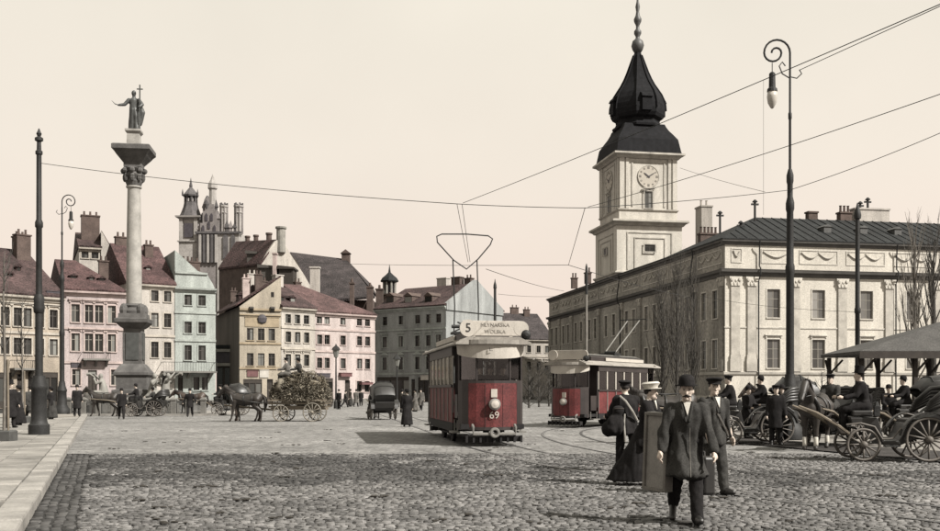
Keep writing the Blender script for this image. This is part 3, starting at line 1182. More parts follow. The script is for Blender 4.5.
w5 = MB(); w5.box(h.U(271), h.U(274), -.02, -.004, h.Z(297, 271), h.Z(292, 271)); w5.obj('attic_window', GLASS, h.root)
# side wall runs back to the left
inv = h.root.matrix_basis.inverted()
bk, fr_ = inv @ G(216.5, 137), Vector((0, 0, 0))
sw = MB()
zb = z0
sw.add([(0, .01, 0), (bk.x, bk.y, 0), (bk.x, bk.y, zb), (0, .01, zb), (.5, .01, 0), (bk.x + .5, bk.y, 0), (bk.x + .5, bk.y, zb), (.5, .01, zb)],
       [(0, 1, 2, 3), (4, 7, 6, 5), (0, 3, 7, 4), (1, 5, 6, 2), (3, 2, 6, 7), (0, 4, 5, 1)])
sw.obj('side_wall', mat('shaded_plaster', (0.075, 0.065, 0.055), 0.9, 0.4, 0.6, stretch=ST3), h.root)  # shade of the left-facing wall put into its dark base colour
rf = MB()
ap = Vector((L5, 0, za)); e0 = Vector((0, 0, z0)); e1 = Vector((bk.x, bk.y, zb)); a1 = ap + (e1 - e0)
up = Vector((0, 0, .18)); ofs = Vector((-.5, -.1, 0))
q = [e0 + ofs, e1 + ofs, a1, ap]
rf.add([*q, *[p + up for p in q]], [(0, 1, 2, 3), (4, 7, 6, 5), (0, 4, 5, 1), (1, 5, 6, 2), (2, 6, 7, 3), (3, 7, 4, 0)])
rfo = rf.obj('roof', TILE, h.root)
for f1, f2, ww, hh, mm in ((.35, .30, 1.0, 2.6, T_PINK), (.5, .55, .9, 2.4, T_PINK), (.62, .25, .9, 2.0, BRICKD), (.75, .7, 1.2, 2.4, P_WHITE), (.3, .75, .8, 1.8, BRICKD)):
    p = e0.lerp(ap, f1).lerp(e1.lerp(a1, f1), f2)
    chimney(rfo, p.x, p.y, p.z, hh, ww, .7, mm, 2)
dm = MB(); p = e0.lerp(ap, .28).lerp(e1.lerp(a1, .28), .35)
dm.box(p.x - .6, p.x + .6, p.y - 1, p.y + 1, p.z - .3, p.z + .8); dm.prism([(p.x - .8, p.z + .8), (p.x + .8, p.z + .8), (p.x, p.z + 1.5)], p.y - 1.1, p.y + 1.1); dm.obj('dormer', TILE2, rfo)
# signs and a dark shop lean-to in the lane beside it
ln = thing('lane_shop', 'dark two-storey timber shop in the lane left of the ochre house', 'shop', G(216.5, 128), math.atan2(0, 1))
sh = MB(); w_ = (239 - 216.5) * .1255
sh.box(0, w_, 0, 5, 0, W(0, 348, 128).z); sh.obj('wall', WOODD, ln)
for (t, b, m) in ((349, 352, T_GREY), (363, 366, T_GREY), (352.5, 362.5, SIGNM)):
    k = MB(); k.box(-.05, w_ + .05, -.35 if m is T_GREY else -.12, -.004, W(0, b, 128).z, W(0, t, 128).z); k.obj('fascia', m, ln)
k = MB(); k.prism([(-.1, W(0, 348, 128).z), (w_ + .1, W(0, 348, 128).z), (w_ + .1, W(0, 345, 128).z), (-.1, W(0, 345, 128).z)], -.3, 5); k.obj('roof', SLATE, ln)
for i in range(3):
    k = MB(); k.box(w_ * i / 3 + .15, w_ * (i + 1) / 3 - .15, -.06, -.003, .5, W(0, 368, 128).z); k.obj('pane', GLASS, ln)

# 6: narrow pale cream house
h = House('narrow_house', 'narrow pale cream house between the ochre house and the rose house', (281.3, 124), (315, 127.5), 13, 307, P_CRM2, T_PALE)
cols = [(286, 290.5), (295.5, 299.5), (304.5, 308.5)]
h.grid(cols, [(314, 323), (331.5, 342), (354, 365.5)], frame=FRAMED, style=['bare', 'plain', 'hood'])
h.shopfront(284, 300, 377, 3); h.door(304, 310, 378)
h.finish(belts=(327, 348, 372))
h.roof(286, TILE2)
h.dormer(284, 290, 294, 302, TILE2); h.dormer(295.5, 301, 295, 303, TILE2)
h.chim(286, 282, .4, .8); h.chim(309, 276, .55, 1.2, .9, P_WHITE, 0)

# 7: rose house
h = House('rose_house', 'wide pale rose house with pinkish tiled hip roof near the end of the square', (315, 127.8), (375, 134), 14, 312, P_ROSE, T_PINK)
cols = [(317.5, 321.5), (325, 329), (341, 345), (357.5, 361.5), (365.5, 369.5)]
h.grid(cols, [(315.5, 323.5), (334.5, 344), (357.5, 368)], frame=FRAMED, style=['bare', 'plain', 'plain'])
h.shopfront(318, 333, 378, 3); h.door(345, 350, 380); h.grid([(357.5, 361), (365, 369)], [(381, 392)], frame=FRAMED)
h.finish(belts=(329, 351))
h.roof(286, TILE3, hipl=.2, hipr=6.5, ridge_at=.6)
h.awning_sign(317, 330, 373.5, 377, SIGNM); h.awning_sign(339, 350, 373, 376.5, SIGNR, 'shop_sign', .5); h.awning_sign(359, 370, 382.5, 384.5, SIGNR, 'shop_awning', .7)
h.chim(340, 283, .75, .9)

# 8: grey-green house with dormers, gable end to the right
h = House('grey_house', 'grey green house with three dormers and a mint green gable end, behind the front tram', (375.6, 150), (446, 142), 14, 310, P_GREY, T_GRN)
cols = [(382.5, 387), (398.5, 403), (415, 420), (426, 431), (436, 441)]
h.grid(cols, [(317, 325.5), (337, 347.5), (357.5, 370)], frame=FRAMED, style=['bare', 'hood', 'pediment'])
h.shopfront(377, 409, 377, 5); h.door(411, 415, 379); h.shopfront(418, 440, 377, 4)
h.finish(belts=(331, 352, 374))
h.roof(286, TILE2, firer=True)
for a in (379, 399, 421): h.dormer(a, a + 7.5, 293, 304, BRICKD)
h.chim(408, 279, .6, 1.8, 1.0, P_WHITE, 0); h.chim(425, 278, .55, 1.6, 1.0, BRICKD, 0); h.chim(434, 279, .6, 1.2, .9, BRICKD, 2)
h.awning_sign(421, 441, 375.5, 380, SIGNW)

# 9: far block between the gable and the castle
h = House('far_house', 'pale far-off house with brown roof, between the front tram and the castle', (494, 188), (553, 192), 16, 339, P_CRM2, T_PALE)
h.grid([(499, 503), (508, 512), (517, 521), (527, 531), (536.5, 540.5), (545, 549)], [(345, 352), (361, 370)], frame=FRAMED, style=['plain', 'hood'])
h.shopfront(500, 520, 380, 4); h.door(528, 533, 381)
h.finish(belts=(356,))
h.roof(313, BROWNT)
h.chim(500, 307, .5, 1.4); h.chim(530, 308, .5, 1.6); h.chim(541, 310, .45, 1.2)
sp = MB(); u = h.U(511); sp.lathe([(.9, 0), (.8, .8), (.25, 1.2), (.12, 2.4), (.02, 4.0)], 8, (u, 8, h.zr - .2)); sp.obj('roof_spire', IRON2, h.rf)

# roofs further back in the old town
def solid(mb, pts, thick):
    pts = [Vector(p) for p in pts]
    t = Vector((0, 0, -thick))
    k = len(pts)
    vs_ = pts + [p + t for p in pts]
    fs_ = [tuple(range(k)), tuple(range(2 * k - 1, k - 1, -1))] + [(i, i + k, (i + 1) % k + k, (i + 1) % k) for i in range(k)]
    mb.add(vs_, fs_)

bA = thing('gabled_house', 'tall house with dark red roof and a white stepped gable topped by a chimney', 'house', G(262, 140), 0, 'old houses round the square')
inv = Matrix.Translation(-bA.location)
g_ = MB()
gp = [W(259, 300, 140), W(310, 300, 145), W(310, 285, 145), W(303, 273, 144.3), W(297, 262, 143.6), W(289, 252, 143), W(285.5, 244, 142.6), W(281, 238, 142), W(275, 241, 141.5), W(261, 262, 140)]
gp = [inv @ p for p in gp]
vs_ = gp + [p + Vector((-.35, .6, 0)) for p in gp]
k = len(gp)
g_.add(vs_, [tuple(range(k)), tuple(range(2 * k - 1, k - 1, -1))] + [(i, i + k, (i + 1) % k + k, (i + 1) % k) for i in range(k)])
g_.obj('gable_wall', P_CRM2, bA)
r_ = MB()
solid(r_, [inv @ W(277, 239.5, 142), inv @ W(236, 241.5, 158), inv @ W(218, 268, 152), inv @ W(261, 263, 139.6)], .3)
ro = r_.obj('roof', TILE, bA)
b_ = MB()
b_.add([inv @ W(219, 268, 152.3), inv @ W(260, 264, 140.3), inv @ W(260, 330, 140.3), inv @ W(219, 330, 152.3), inv @ W(240, 268, 165), inv @ W(300, 268, 160), inv @ W(300, 330, 160), inv @ W(240, 330, 165)],
       [(0, 3, 2, 1), (1, 2, 6, 5), (5, 6, 7, 4), (4, 7, 3, 0)])
b_.obj('wall', BRICKD, bA)
for (px, ty, by, d, w, m) in ((281, 227, 242, 142.2, 1.3, T_GREY), (269, 233, 243, 146, .8, BRICKD), (256, 235, 243, 150, .7, BRICKD), (247.5, 236, 243, 154, .7, BRICKD)):
    p = inv @ W(px, by, d); q = inv @ W(px, ty, d)
    c = MB(); c.lathe([(w * .5, -1.5), (w * .5, q.z - p.z - .3), (w * .62, q.z - p.z - .25), (w * .62, q.z - p.z)], 12, p); c.obj('chimney', m, ro)
for (px0, px1, t, b, d, m) in ((247, 259, 254, 268, 144, FRAMED), (259, 276, 268, 276, 139.2, FRAMED), (279, 293, 269, 283, 139, WOODD)):
    p, q = inv @ W(px0, b, d), inv @ W(px1, t, d)
    c = MB(); c.box(p.x, q.x, p.y, p.y + 3, p.z - 2, q.z); c.prism([(p.x - .2, q.z), (q.x + .2, q.z), (q.x + .2, q.z + .25), (p.x - .2, q.z + .5)], p.y - .3, p.y + 3.2); c.obj('attic_box', m, bA)
for (px0, px1, t, b, d, m) in ((272.5, 276, 254, 276, 138.5, T_PINK), (310, 319, 268, 288, 139, P_WHITE)):
    p, q = inv @ W(px0, b, d), inv @ W(px1, t, d)
    c = MB(); c.box(p.x, q.x, p.y, p.y + 1, p.z - 3, q.z); c.box(p.x - .1, q.x + .1, p.y - .1, p.y + 1.1, q.z, q.z + .2); c.obj('chimney', m, bA)

bB = thing('church_nave', 'huge plain brown roof standing above the rose house', 'church', G(335, 160), 0)
inv = Matrix.Translation(-bB.location)
r_ = MB()
solid(r_, [inv @ W(290, 252, 176), inv @ W(346, 259, 174), inv @ W(375, 296, 160), inv @ W(300, 302, 160)], .4)
ro = r_.obj('roof', BROWNT, bB)
r_ = MB()
solid(r_, [inv @ W(346, 259, 174), inv @ W(372, 285, 186), inv @ W(377, 296, 160)], .4)
r_.obj('hip_end', BROWNT, bB)
b_ = MB(); p, q = inv @ W(301, 400, 162), inv @ W(373, 300, 162)
b_.box(p.x, q.x, p.y, p.y + 20, p.z, q.z); b_.obj('wall', BRICKD, bB)
c = MB(); p = inv @ W(346, 259, 174); c.box(p.x - .7, p.x + .7, p.y - .6, p.y + .6, p.z - 1, p.z + .9); c.prism([(p.x - .9, p.z + .9), (p.x + .9, p.z + .9), (p.x, p.z + 1.6)], p.y - .8, p.y + .8); c.obj('ridge_vent', BRICKD, ro)
for (px0, px1, t, b, d) in ((350, 354, 284, 300, 150), (367, 373, 288, 306, 152), (376, 383, 290, 300, 158)):
    hh = thing('chimney_stack', 'sooty chimney stack above the rose house, %s' % {350: 'left of the pair nearest its ridge', 367: 'right above its eaves corner', 376: 'where its roof meets the grey green house'}[px0], 'chimney', G((px0 + px1) / 2, d))
    w = (px1 - px0) / F * d; z = W(0, t, d).z; zb_ = W(0, b, d).z - 6
    c = MB(); c.box(-w / 2, w / 2, -.5, .5, zb_, z); c.obj('shaft', BRICKD, hh)
    c = MB(); c.box(-w / 2 - .1, w / 2 + .1, -.6, .6, z, z + .2); c.lathe([(.2, .2), (.17, .8)], 8, (0, 0, z)); c.obj('chimney_cap', BRICKD, hh)

# small lantern turret
tt = thing('roof_turret', 'small domed lantern turret on the skyline left of the front tram', 'turret', G(389.5, 165))
zb = W(0, 296, 165).z
c = MB(); c.lathe([(1.3, zb - 6), (1.3, zb), (1.45, zb + .1), (1.45, zb + .3)], 8); c.obj('drum', BRICKD, tt)
for i in range(8):
    a = i * PI / 4 + PI / 8
    c = MB(); c.lathe([(.17, zb + .3), (.17, zb + 2.3)], 6, (1.0 * math.cos(a), 1.0 * math.sin(a), 0)); c.obj('post', T_GREY, tt)
c = MB(); c.lathe([(.75, zb + .3), (.75, zb + 2.3)], 8); c.obj('core', SIGNM, tt)
c = MB(); c.lathe([(1.45, zb + 2.3), (1.5, zb + 2.5), (1.2, zb + 3.0), (.6, zb + 3.5), (.2, zb + 3.9), (.15, zb + 4.3), (.02, zb + 5.2)], 8); c.obj('dome', SLATE, tt)

# cathedral front with its tower
CATH = mat('cathedral_stone', (0.17, 0.155, 0.15), 0.9, 0.35, 0.5, fine=0.3)
CATHL = mat('cathedral_pale', (0.25, 0.235, 0.22), 0.9, 0.25, 0.5, fine=0.2)
CATHD = mat('cathedral_dark', (0.075, 0.07, 0.07), 0.9, 0.4, 0.7, fine=0.3)
cd = 172.0
ct = thing('gothic_church', 'grey gothic church front with pinnacles and a domed side tower above the roofs', 'church', G(205, cd), 0)
cx0 = ct.location.x
X = lambda px: (px - 205) / F * cd
Zc = lambda py: CH + (HY - py) / F * cd
tx = X(186); tw = (196 - 177) / F * cd / 2
c = MB(); c.sq([(tw, 5), (tw, Zc(241)), (tw + .25, Zc(240.5)), (tw + .25, Zc(239.5)), (tw - .15, Zc(239)), (tw - .15, Zc(218)), (tw + .5, Zc(216)), (tw + .55, Zc(214.5))], (tx, 3, 0)); tower = c.obj('tower', CATHL, ct)
for sx_ in (-1, 1):
    c = MB(); c.box(tx + sx_ * tw * .78 - .3, tx + sx_ * tw * .78 + .3, 3 - tw - .12, 3 - tw + .3, Zc(240), Zc(217)); c.obj('pilaster', CATHL, tower)
c = MB(); c.box(tx - .75, tx + .75, 3 - tw - .03, 3 - tw + .3, Zc(236), Zc(222)); c.obj('belfry_opening', SIGNM, tower)
c = MB(); c.lathe([(tw * 1.25, Zc(214.5)), (tw * 1.05, Zc(211)), (tw * .78, Zc(204)), (tw * .7, Zc(200)), (tw * .72, Zc(199))], 8, (tx, 3, 0), PI / 8); c.obj('dome', CATHD, tower)
for i in range(8):
    a = i * PI / 4 + PI / 8
    c = MB(); c.lathe([(.2, Zc(199.5)), (.2, Zc(193.5))], 6, (tx + tw * .58 * math.cos(a), 3 + tw * .58 * math.sin(a), 0)); c.obj('lantern_post', CATHD, tower)
c = MB(); c.lathe([(tw * .82, Zc(193.5)), (tw * .86, Zc(192)), (tw * .6, Zc(189)), (tw * .3, Zc(185.5)), (.25, Zc(184)), (.3, Zc(182.5)), (.02, Zc(174))], 8, (tx, 3, 0)); c.obj('cupola', CATHD, tower)
for sg in (-1, 1):
    c = MB(); c.lathe([(.16, Zc(193)), (.16, Zc(190)), (.02, Zc(186))], 6, (tx + sg * tw * .8, 3 - tw * .3, 0)); c.obj('finial', CATHD, tower)
# gabled centre
c = MB()
steps = [(195, 232), (198.5, 232), (198.5, 222), (201, 222), (201, 210), (203.5, 210), (203.5, 198), (206.5, 196), (208, 203), (212.5, 203), (212.5, 209), (215, 209), (215, 221), (217.5, 221), (217.5, 232)]
poly = [(X(195), 5), (X(218), 5)] + [(X(a), Zc(b)) for a, b in reversed(steps)]
c.prism(poly, 1.0, 2.6); c.obj('gable', CATH, ct)
c = MB(); c.box(X(194), X(240), .5, 1.0, Zc(233), Zc(230.8)); c.obj('cornice', CATHD, ct)
c = MB(); c.box(X(216), X(237.5), .8, 12, 5, Zc(231)); nave = c.obj('nave_wall', CATHL, ct)
for (a, b) in ((222, 227), (230, 234)):
    c = MB(); c.box(X(a), X(b), .6, .79, Zc(258), Zc(236)); c.prism([(X(a), Zc(236)), (X(b), Zc(236)), ((X(a) + X(b)) / 2, Zc(232.8))], .6, .79); c.obj('lancet_window', CATHD, nave)
for i, px in enumerate((199, 203, 207, 211, 215)):
    c = MB(); c.box(X(px) - .2, X(px) + .2, .55, .98, Zc(262), Zc(234)); c.obj('pier', CATHD if i % 2 else CATHL, ct)
    if i < 4:
        c = MB(); c.box(X(px + 1.2), X(px + 2.8), .8, .985, Zc(250), Zc(236)); c.obj('lancet_window', SIGNM, ct)
for px, py in ((196.5, 232), (199.6, 222), (202, 210), (213.6, 209), (216.2, 221), (228.5, 230), (233, 230), (225, 230)):
    c = MB(); c.sq([(.24, Zc(py + 2)), (.24, Zc(py - 3)), (.36, Zc(py - 3.4)), (.36, Zc(py - 4.2)), (.03, Zc(py - 11))], (X(px), 1.6, 0)); c.obj('pinnacle', CATHD if int(px) % 2 else CATH, ct)
for px, py in ((204.8, 214), (210, 214), (207.3, 222), (201.5, 226), (213, 226)):
    c = MB(); c.box(X(px) - .22, X(px) + .22, .9, .985, Zc(py + 6), Zc(py)); c.prism([(X(px) - .22, Zc(py)), (X(px) + .22, Zc(py)), (X(px), Zc(py - 2))], .9, .985); c.obj('blind_arch', SIGNM, ct)
for px, t, w in ((221, 202, 1.15), (236, 203, 1.3)):
    c = MB(); c.lathe([(w * .5, Zc(233)), (w * .5, Zc(212)), (w * .62, Zc(211)), (w * .55, Zc(210)), (w * .55, Zc(206)), (w * .68, Zc(205)), (w * .68, Zc(203.5))], 8, (X(px), 2, 0), PI / 8)
    tr = c.obj('turret', CATHL, ct)
    for j in range(8):
        a = j * PI / 4 + PI / 8
        c = MB(); c.tube([(X(px) + w * .55 * math.cos(a), 2 + w * .55 * math.sin(a), Zc(232)), (X(px) + w * .55 * math.cos(a), 2 + w * .55 * math.sin(a), Zc(205))], .09, 5); c.obj('rib', CATH, tr)
    for j in range(6):
        a = j * PI / 3
        c = MB(); c.cbox((X(px) + w * .52 * math.cos(a), 2 + w * .52 * math.sin(a), Zc(203.6)), .22, .22, .45); c.obj('merlon', CATHD, tr)
c = MB(); c.lathe([(.75, Zc(206)), (.6, Zc(188)), (.85, Zc(186.5)), (.8, Zc(182)), (.35, Zc(177)), (.02, Zc(172))], 8, (X(210), 1.8, 0)); c.obj('pinnacle', CATHL, ct)
c = MB(); c.lathe([(.55, Zc(208)), (.7, Zc(203)), (.5, Zc(198)), (.15, Zc(194))], 8, (X(205), 1.5, 0)); c.obj('pinnacle', CATHD, ct)

# ------------------------------------------------------------------ royal castle on the right
CASW = mat('castle_plaster', (0.385, 0.362, 0.32), 0.9, 0.22, 0.6, stretch=(1, 1, 0.16), fine=0.2)
CAST = mat('castle_trim', (0.385, 0.364, 0.325), 0.85, 0.3, 0.8, fine=.2)
CASG = mat('castle_grey_stone', (0.30, 0.282, 0.25), 0.85, 0.35, 0.8)
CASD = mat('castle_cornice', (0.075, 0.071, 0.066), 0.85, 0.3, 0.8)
CASS = mat('castle_shaded_sooty_side', (0.205, 0.192, 0.17), 0.9, 0.5, 0.25, stretch=(1, 1, 0.3), fine=0.3)  # shade of the side range put into the base colour, sooty streaks over it
SW = Matrix.Rotation(PI / 2, 4, 'Z') @ Matrix.Scale(-1, 4, (0, 1, 0))    # swap x and y
C0 = G(725, 110)
CA = math.atan(0.187)
ca = thing('castle', 'long two-storey cream castle palace with dark slate roof on the right', 'castle', C0, CA)
LF, LS = 36.0, 74.0
ZS, ZC, ZE = 3.75, 15.0, 18.2     # string course, main cornice, eaves
eu = Vector((math.cos(CA), math.sin(CA), 0))
def CU(px):
    k = (px - CX) / F
    return (k * C0.y - C0.x) / (eu.x - k * eu.y)
fw = MB(); ops = []
cols = [CU(773.5), CU(818.5), CU(866.5), CU(912.5), CU(958)]
for u in cols:
    for (z0, z1, st) in ((4.15, 7.35, 'hood'), (9.75, 12.9, 'plain')):
        w = 1.55
        ops.append((u - w / 2, u + w / 2, z0, z1))
        window(ca, (u, 0, z0), 0, w, round(z1 - z0, 2), CAST, style=st, nx=2, nz=3, glass=GLASSC, frame=FRAMEW)
wall(fw, Matrix.Identity(4), LF, 0, ZE, ops, .3)
ML = Matrix.Translation((0, LS, 0)) @ Matrix.Rotation(-PI / 2, 4, 'Z')
lops = []
vs_list = [2.6, 5.6, 10.4, 13.4, 18.2, 21.2, 24.2, 29.0, 32.0, 37.6, 41.2, 46.5, 49.5, 54.0, 57.0, 61.5, 64.5, 69.0, 72.0]
for v in vs_list:
    u = LS - v
    for (z0, z1, st) in ((4.15, 7.35, 'plain'), (9.75, 12.9, 'plain')):
        w = 1.35
        lops.append((u - w / 2, u + w / 2, z0, z1))
        window(ca, (0, v, z0), -PI / 2, w, round(z1 - z0, 2), CAST, style=st, nx=2, nz=3, glass=GLASSC)
    if v > 8:
        lops.append((u - .6, u + .6, 1.0, 2.9))
        window(ca, (0, v, 1.0), -PI / 2, 1.2, 1.9, CASG, style='bare', nx=2, nz=2, glass=GLASSC)
def rawobj(mb, name, m, parent):
    me = bpy.data.meshes.new(name)
    me.from_pydata(mb.v, [], mb.f); me.materials.append(m); me.update()
    return inst(name, me, parent)
# back and inner walls of the L plan
fw.add([(LF, 0, 0), (LF, 16, 0), (LF, 16, ZE), (LF, 0, ZE)], [(0, 1, 2, 3)])
fw.add([(14, 16, 0), (LF, 16, 0), (LF, 16, ZE), (14, 16, ZE)], [(0, 3, 2, 1)])
rawobj(fw, 'front_wall', CASW, ca)
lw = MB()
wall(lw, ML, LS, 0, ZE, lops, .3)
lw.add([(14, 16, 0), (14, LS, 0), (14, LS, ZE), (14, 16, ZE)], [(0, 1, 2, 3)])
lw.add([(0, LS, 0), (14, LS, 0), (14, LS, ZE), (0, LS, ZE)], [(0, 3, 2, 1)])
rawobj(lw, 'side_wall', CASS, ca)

def run_front(prof, name, m):
    c = MB(); c.prism([(-p, z) for p, z in prof], -max(p for p, z in prof), LF, SW); return c.obj(name, m, ca)
def run_side(prof, name, m, v0=0.0, v1=LS):
    c = MB(); c.prism([(-p, z) for p, z in prof], v0, v1); return c.obj(name, m, ca)
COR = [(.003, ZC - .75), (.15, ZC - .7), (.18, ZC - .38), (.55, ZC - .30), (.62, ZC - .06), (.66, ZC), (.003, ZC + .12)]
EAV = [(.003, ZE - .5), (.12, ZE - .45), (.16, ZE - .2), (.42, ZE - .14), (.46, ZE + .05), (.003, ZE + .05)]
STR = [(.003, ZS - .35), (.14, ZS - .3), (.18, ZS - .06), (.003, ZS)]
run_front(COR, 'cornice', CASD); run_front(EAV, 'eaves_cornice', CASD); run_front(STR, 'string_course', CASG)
for (a, b) in ((.0, LS),):
    run_side(COR, 'cornice', CASD, a, b); run_side(EAV, 'eaves_cornice', CASD, a, b); run_side(STR, 'string_course', CASG, a, b)
run_front([(.003, .0), (.10, 0), (.10, 1.0), (.003, 1.06)], 'plinth', CASG)
run_side([(.003, .0), (.10, 0), (.10, 1.0), (.003, 1.06)], 'plinth', CASG)
run_front([(.003, 8.55), (.07, 8.55), (.09, 8.7), (.003, 8.72)], 'belt_course', CAST)
# pilasters with carved capitals
def pilaster(x, y, ang, w=1.05):
    c = MB()
    c.box(-w / 2, w / 2, -.16, -.003, 5.6, 13.2)
    c.box(-w / 2 - .14, w / 2 + .14, -.24, -.003, ZS + .02, 5.15)
    c.box(-w / 2 - .08, w / 2 + .08, -.2, -.003, 5.15, 5.6)
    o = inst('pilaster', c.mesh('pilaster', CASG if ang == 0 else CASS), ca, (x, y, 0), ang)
    k = MB()
    k.prism([(-w / 2, 13.2), (w / 2, 13.2), (w / 2 + .2, 14.0), (w / 2 + .24, 14.22), (-w / 2 - .24, 14.22), (-w / 2 - .2, 14.0)], -.26, -.003)
    for sg in (-1, 1):
        k.lathe([(.02, -.14), (.19, -.12), (.19, .12), (.02, .14)], 8, M=Matrix.Translation((sg * w * .45, -.27, 13.9)) @ Matrix.Rotation(PI / 2, 4, 'X'))
        k.ell((sg * w * .2, -.27, 13.45), (.12, .08, .22), 6, 4)
    k.ell((0, -.28, 13.75), (.14, .1, .16), 6, 4)
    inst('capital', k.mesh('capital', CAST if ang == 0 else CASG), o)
for px in (735, 751.5, 795, 842, 889, 936):
    pilaster(CU(px), 0, 0)
for v in (.8, 8.0, 15.8, 26.6, 34.0, 44.6, 51.8, 59.2, 66.8, 73.4):
    pilaster(0, v, -PI / 2, .95)
# frieze panels with garlands between cornice and eaves
def frieze(u0, u1, ang, pt):
    c = MB()
    z0, z1 = ZC + .75, ZE - .85
    for (a, b, cc, d) in ((u0, u1, z0, z0 + .1), (u0, u1, z1 - .1, z1), (u0, u0 + .1, z0 + .1, z1 - .1), (u1 - .1, u1, z0 + .1, z1 - .1)):
        c.box(a, b, -.06, -.003, cc, d)
    o = inst('frieze_panel', c.mesh('frieze_panel', CAST), ca, pt, ang)
    g = MB()
    n = max(1, int((u1 - u0) / 1.9))
    for i in range(n):
        a = u0 + .3 + (u1 - u0 - .6) * i / n
        b = u0 + .3 + (u1 - u0 - .6) * (i + 1) / n
        pts = [(a + (b - a) * t / 8, -.05, z1 - .35 - .55 * math.sin(PI * t / 8)) for t in range(9)]
        g.tube(pts, [.06, .08, .1, .12, .13, .12, .1, .08, .06], 6)
        g.ell((a, -.06, z1 - .34), .13, 6, 4)
    inst('garland', g.mesh('garland', CASG), o)
fx = [CU(p) for p in (742, 757, 795, 842, 889, 936)]
frieze(.7, fx[0], 0, (0, 0, 0)); 
for i in range(1, 5): frieze(fx[i] + .5, fx[i + 1] - .5, 0, (0, 0, 0))
for (a, b) in ((.8, 7.4), (8.6, 15.2), (16.4, 26.0), (27.2, 33.6), (34.8, 44.0), (45.2, 51.2), (52.4, 58.6), (59.8, 66.2), (67.4, 72.8)):
    frieze(a, b, -PI / 2, (0, a + b, 0))
# rainwater pipes
for px in (757.5, 894.5):
    u = CU(px)
    c = MB(); c.tube([(u, -.62, ZE - .05), (u, -.5, ZE - .5), (u + .12, -.25, ZE - 1.2), (u + .12, -.22, ZC + .4), (u, -.74, ZC + .1), (u, -.74, ZC - .6), (u, -.28, ZC - 1.2), (u, -.27, .3)], .075, 6); c.obj('rain_pipe', IRON, ca)
for v in (7.9, 34.1):
    c = MB(); c.tube([(-.55, v, ZE - .05), (-.4, v, ZE - .6), (-.74, v, ZC + .1), (-.74, v, ZC - .5), (-.3, v, ZC - 1.2), (-.28, v, .3)], .085, 6); c.obj('rain_pipe', IRON, ca)
# hipped slate roofs
ZR = 22.3
c = MB()
o_, t = .5, .14
c.add([(-o_, -o_, ZE + .06), (LF, -o_, ZE + .06), (LF, 16.4, ZE + .06), (-o_, 16.4, ZE + .06), (-o_, -o_, ZE + .2), (LF, -o_, ZE + .2), (LF, 16.4, ZE + .2), (-o_, 16.4, ZE + .2), (7.5, 8, ZR), (LF, 8, ZR)],
      [(0, 3, 2, 1), (0, 1, 5, 4), (1, 2, 6, 5), (2, 3, 7, 6), (3, 0, 4, 7), (4, 5, 9, 8), (6, 7, 8, 9), (5, 6, 9), (7, 4, 8)])
r1 = c.obj('roof', SLATE, ca)
c = MB()
zr2 = 20.9
c.add([(-o_, 16, ZE + .06), (14.4, 16, ZE + .06), (14.4, LS + .4, ZE + .06), (-o_, LS + .4, ZE + .06), (-o_, 16, ZE + .2), (14.4, 16, ZE + .2), (14.4, LS + .4, ZE + .2), (-o_, LS + .4, ZE + .2), (7, 8.5, zr2), (7, LS - 6, zr2)],
      [(0, 3, 2, 1), (0, 1, 5, 4), (1, 2, 6, 5), (2, 3, 7, 6), (3, 0, 4, 7), (5, 6, 9, 8), (7, 4, 8, 9), (6, 7, 9), (4, 5, 8)])
r2 = c.obj('roof', SLATE, ca)
# standing seams of the front slope
n = Vector((0, -(ZR - ZE), 8.5)).normalized()
for i in range(1, 30):
    u = i * 1.2
    top_v = 8.0 if u > 7.5 else u * 8 / 7.5
    zt = ZE + .2 + (ZR - ZE - .2) * (top_v + .5) / 8.5
    c = MB(); c.bar((u, -.48, ZE + .22), (u, top_v - .1, zt + .0), .06, .10); c.obj('seam', SLATE, r1)
# roof lights
for px in (840, 877, 912):
    u = CU(px); v = 3.0; z = ZE + .2 + (ZR - ZE - .2) * 3.5 / 8.5
    c = MB(); c.box(u - .45, u + .45, v - .4, v + 1.2, z - .2, z + .5); c.prism([(u - .55, z + .5), (u + .55, z + .5), (u, z + .8)], v - .5, v + 1.4); dmr = c.obj('roof_light', IRON2, r1)
def stack(parent, x, y, z0, w, d, h, pots, m):
    c = MB(); c.box(x - w / 2, x + w / 2, y - d / 2, y + d / 2, z0, z0 + h)
    c.box(x - w / 2 - .1, x + w / 2 + .1, y - d / 2 - .1, y + d / 2 + .1, z0 + h, z0 + h + .2)
    for i in range(pots):
        c.lathe([(.16, 0), (.14, .7), (.2, .8)], 8, (x - w / 2 + w * (i + .5) / pots, y, z0 + h + .2))
    return c.obj('chimney', m, parent)
def stovepipe(parent, x, y, z0, h):
    c = MB(); c.tube([(x, y, z0), (x, y, z0 + h)], .14, 8); c.lathe([(.32, h), (.32, h + .08), (.1, h + .3)], 8, (x, y, z0)); c.box(x - .45, x + .45, y - .1, y + .1, z0 + h - .35, z0 + h - .15)
    c.obj('stove_pipe', IRON, parent)
stack(r1, CU(915), 9.0, ZR - 1.2, 4.6, 1.2, 2.7, 0, P_WHITE)
stovepipe(r1, CU(905) , 9.0, ZR + 1.4, .9); stovepipe(r1, CU(913), 9.0, ZR + 1.4, 1.4)
stack(r1, CU(886), 8.6, ZR - .6, 1.5, .9, 1.5, 3, BRICKD); stack(r1, CU(853), 9, ZR - .4, 1.2, .8, 1.3, 0, BRICKD)
stovepipe(r1, CU(782), 6.5, ZR - 1.5, 3.0); stovepipe(r1, CU(757), 4.0, ZE + 1.6, 1.0)
for v, h in ((9, 3.2),):
    stovepipe(r2, 4.0, v + 1, ZE + 1.4, 3.4)
stack(r2, 4.5, 14.5, ZE + 1.4, 2.4, .9, 1.5, 5, BRICKD)
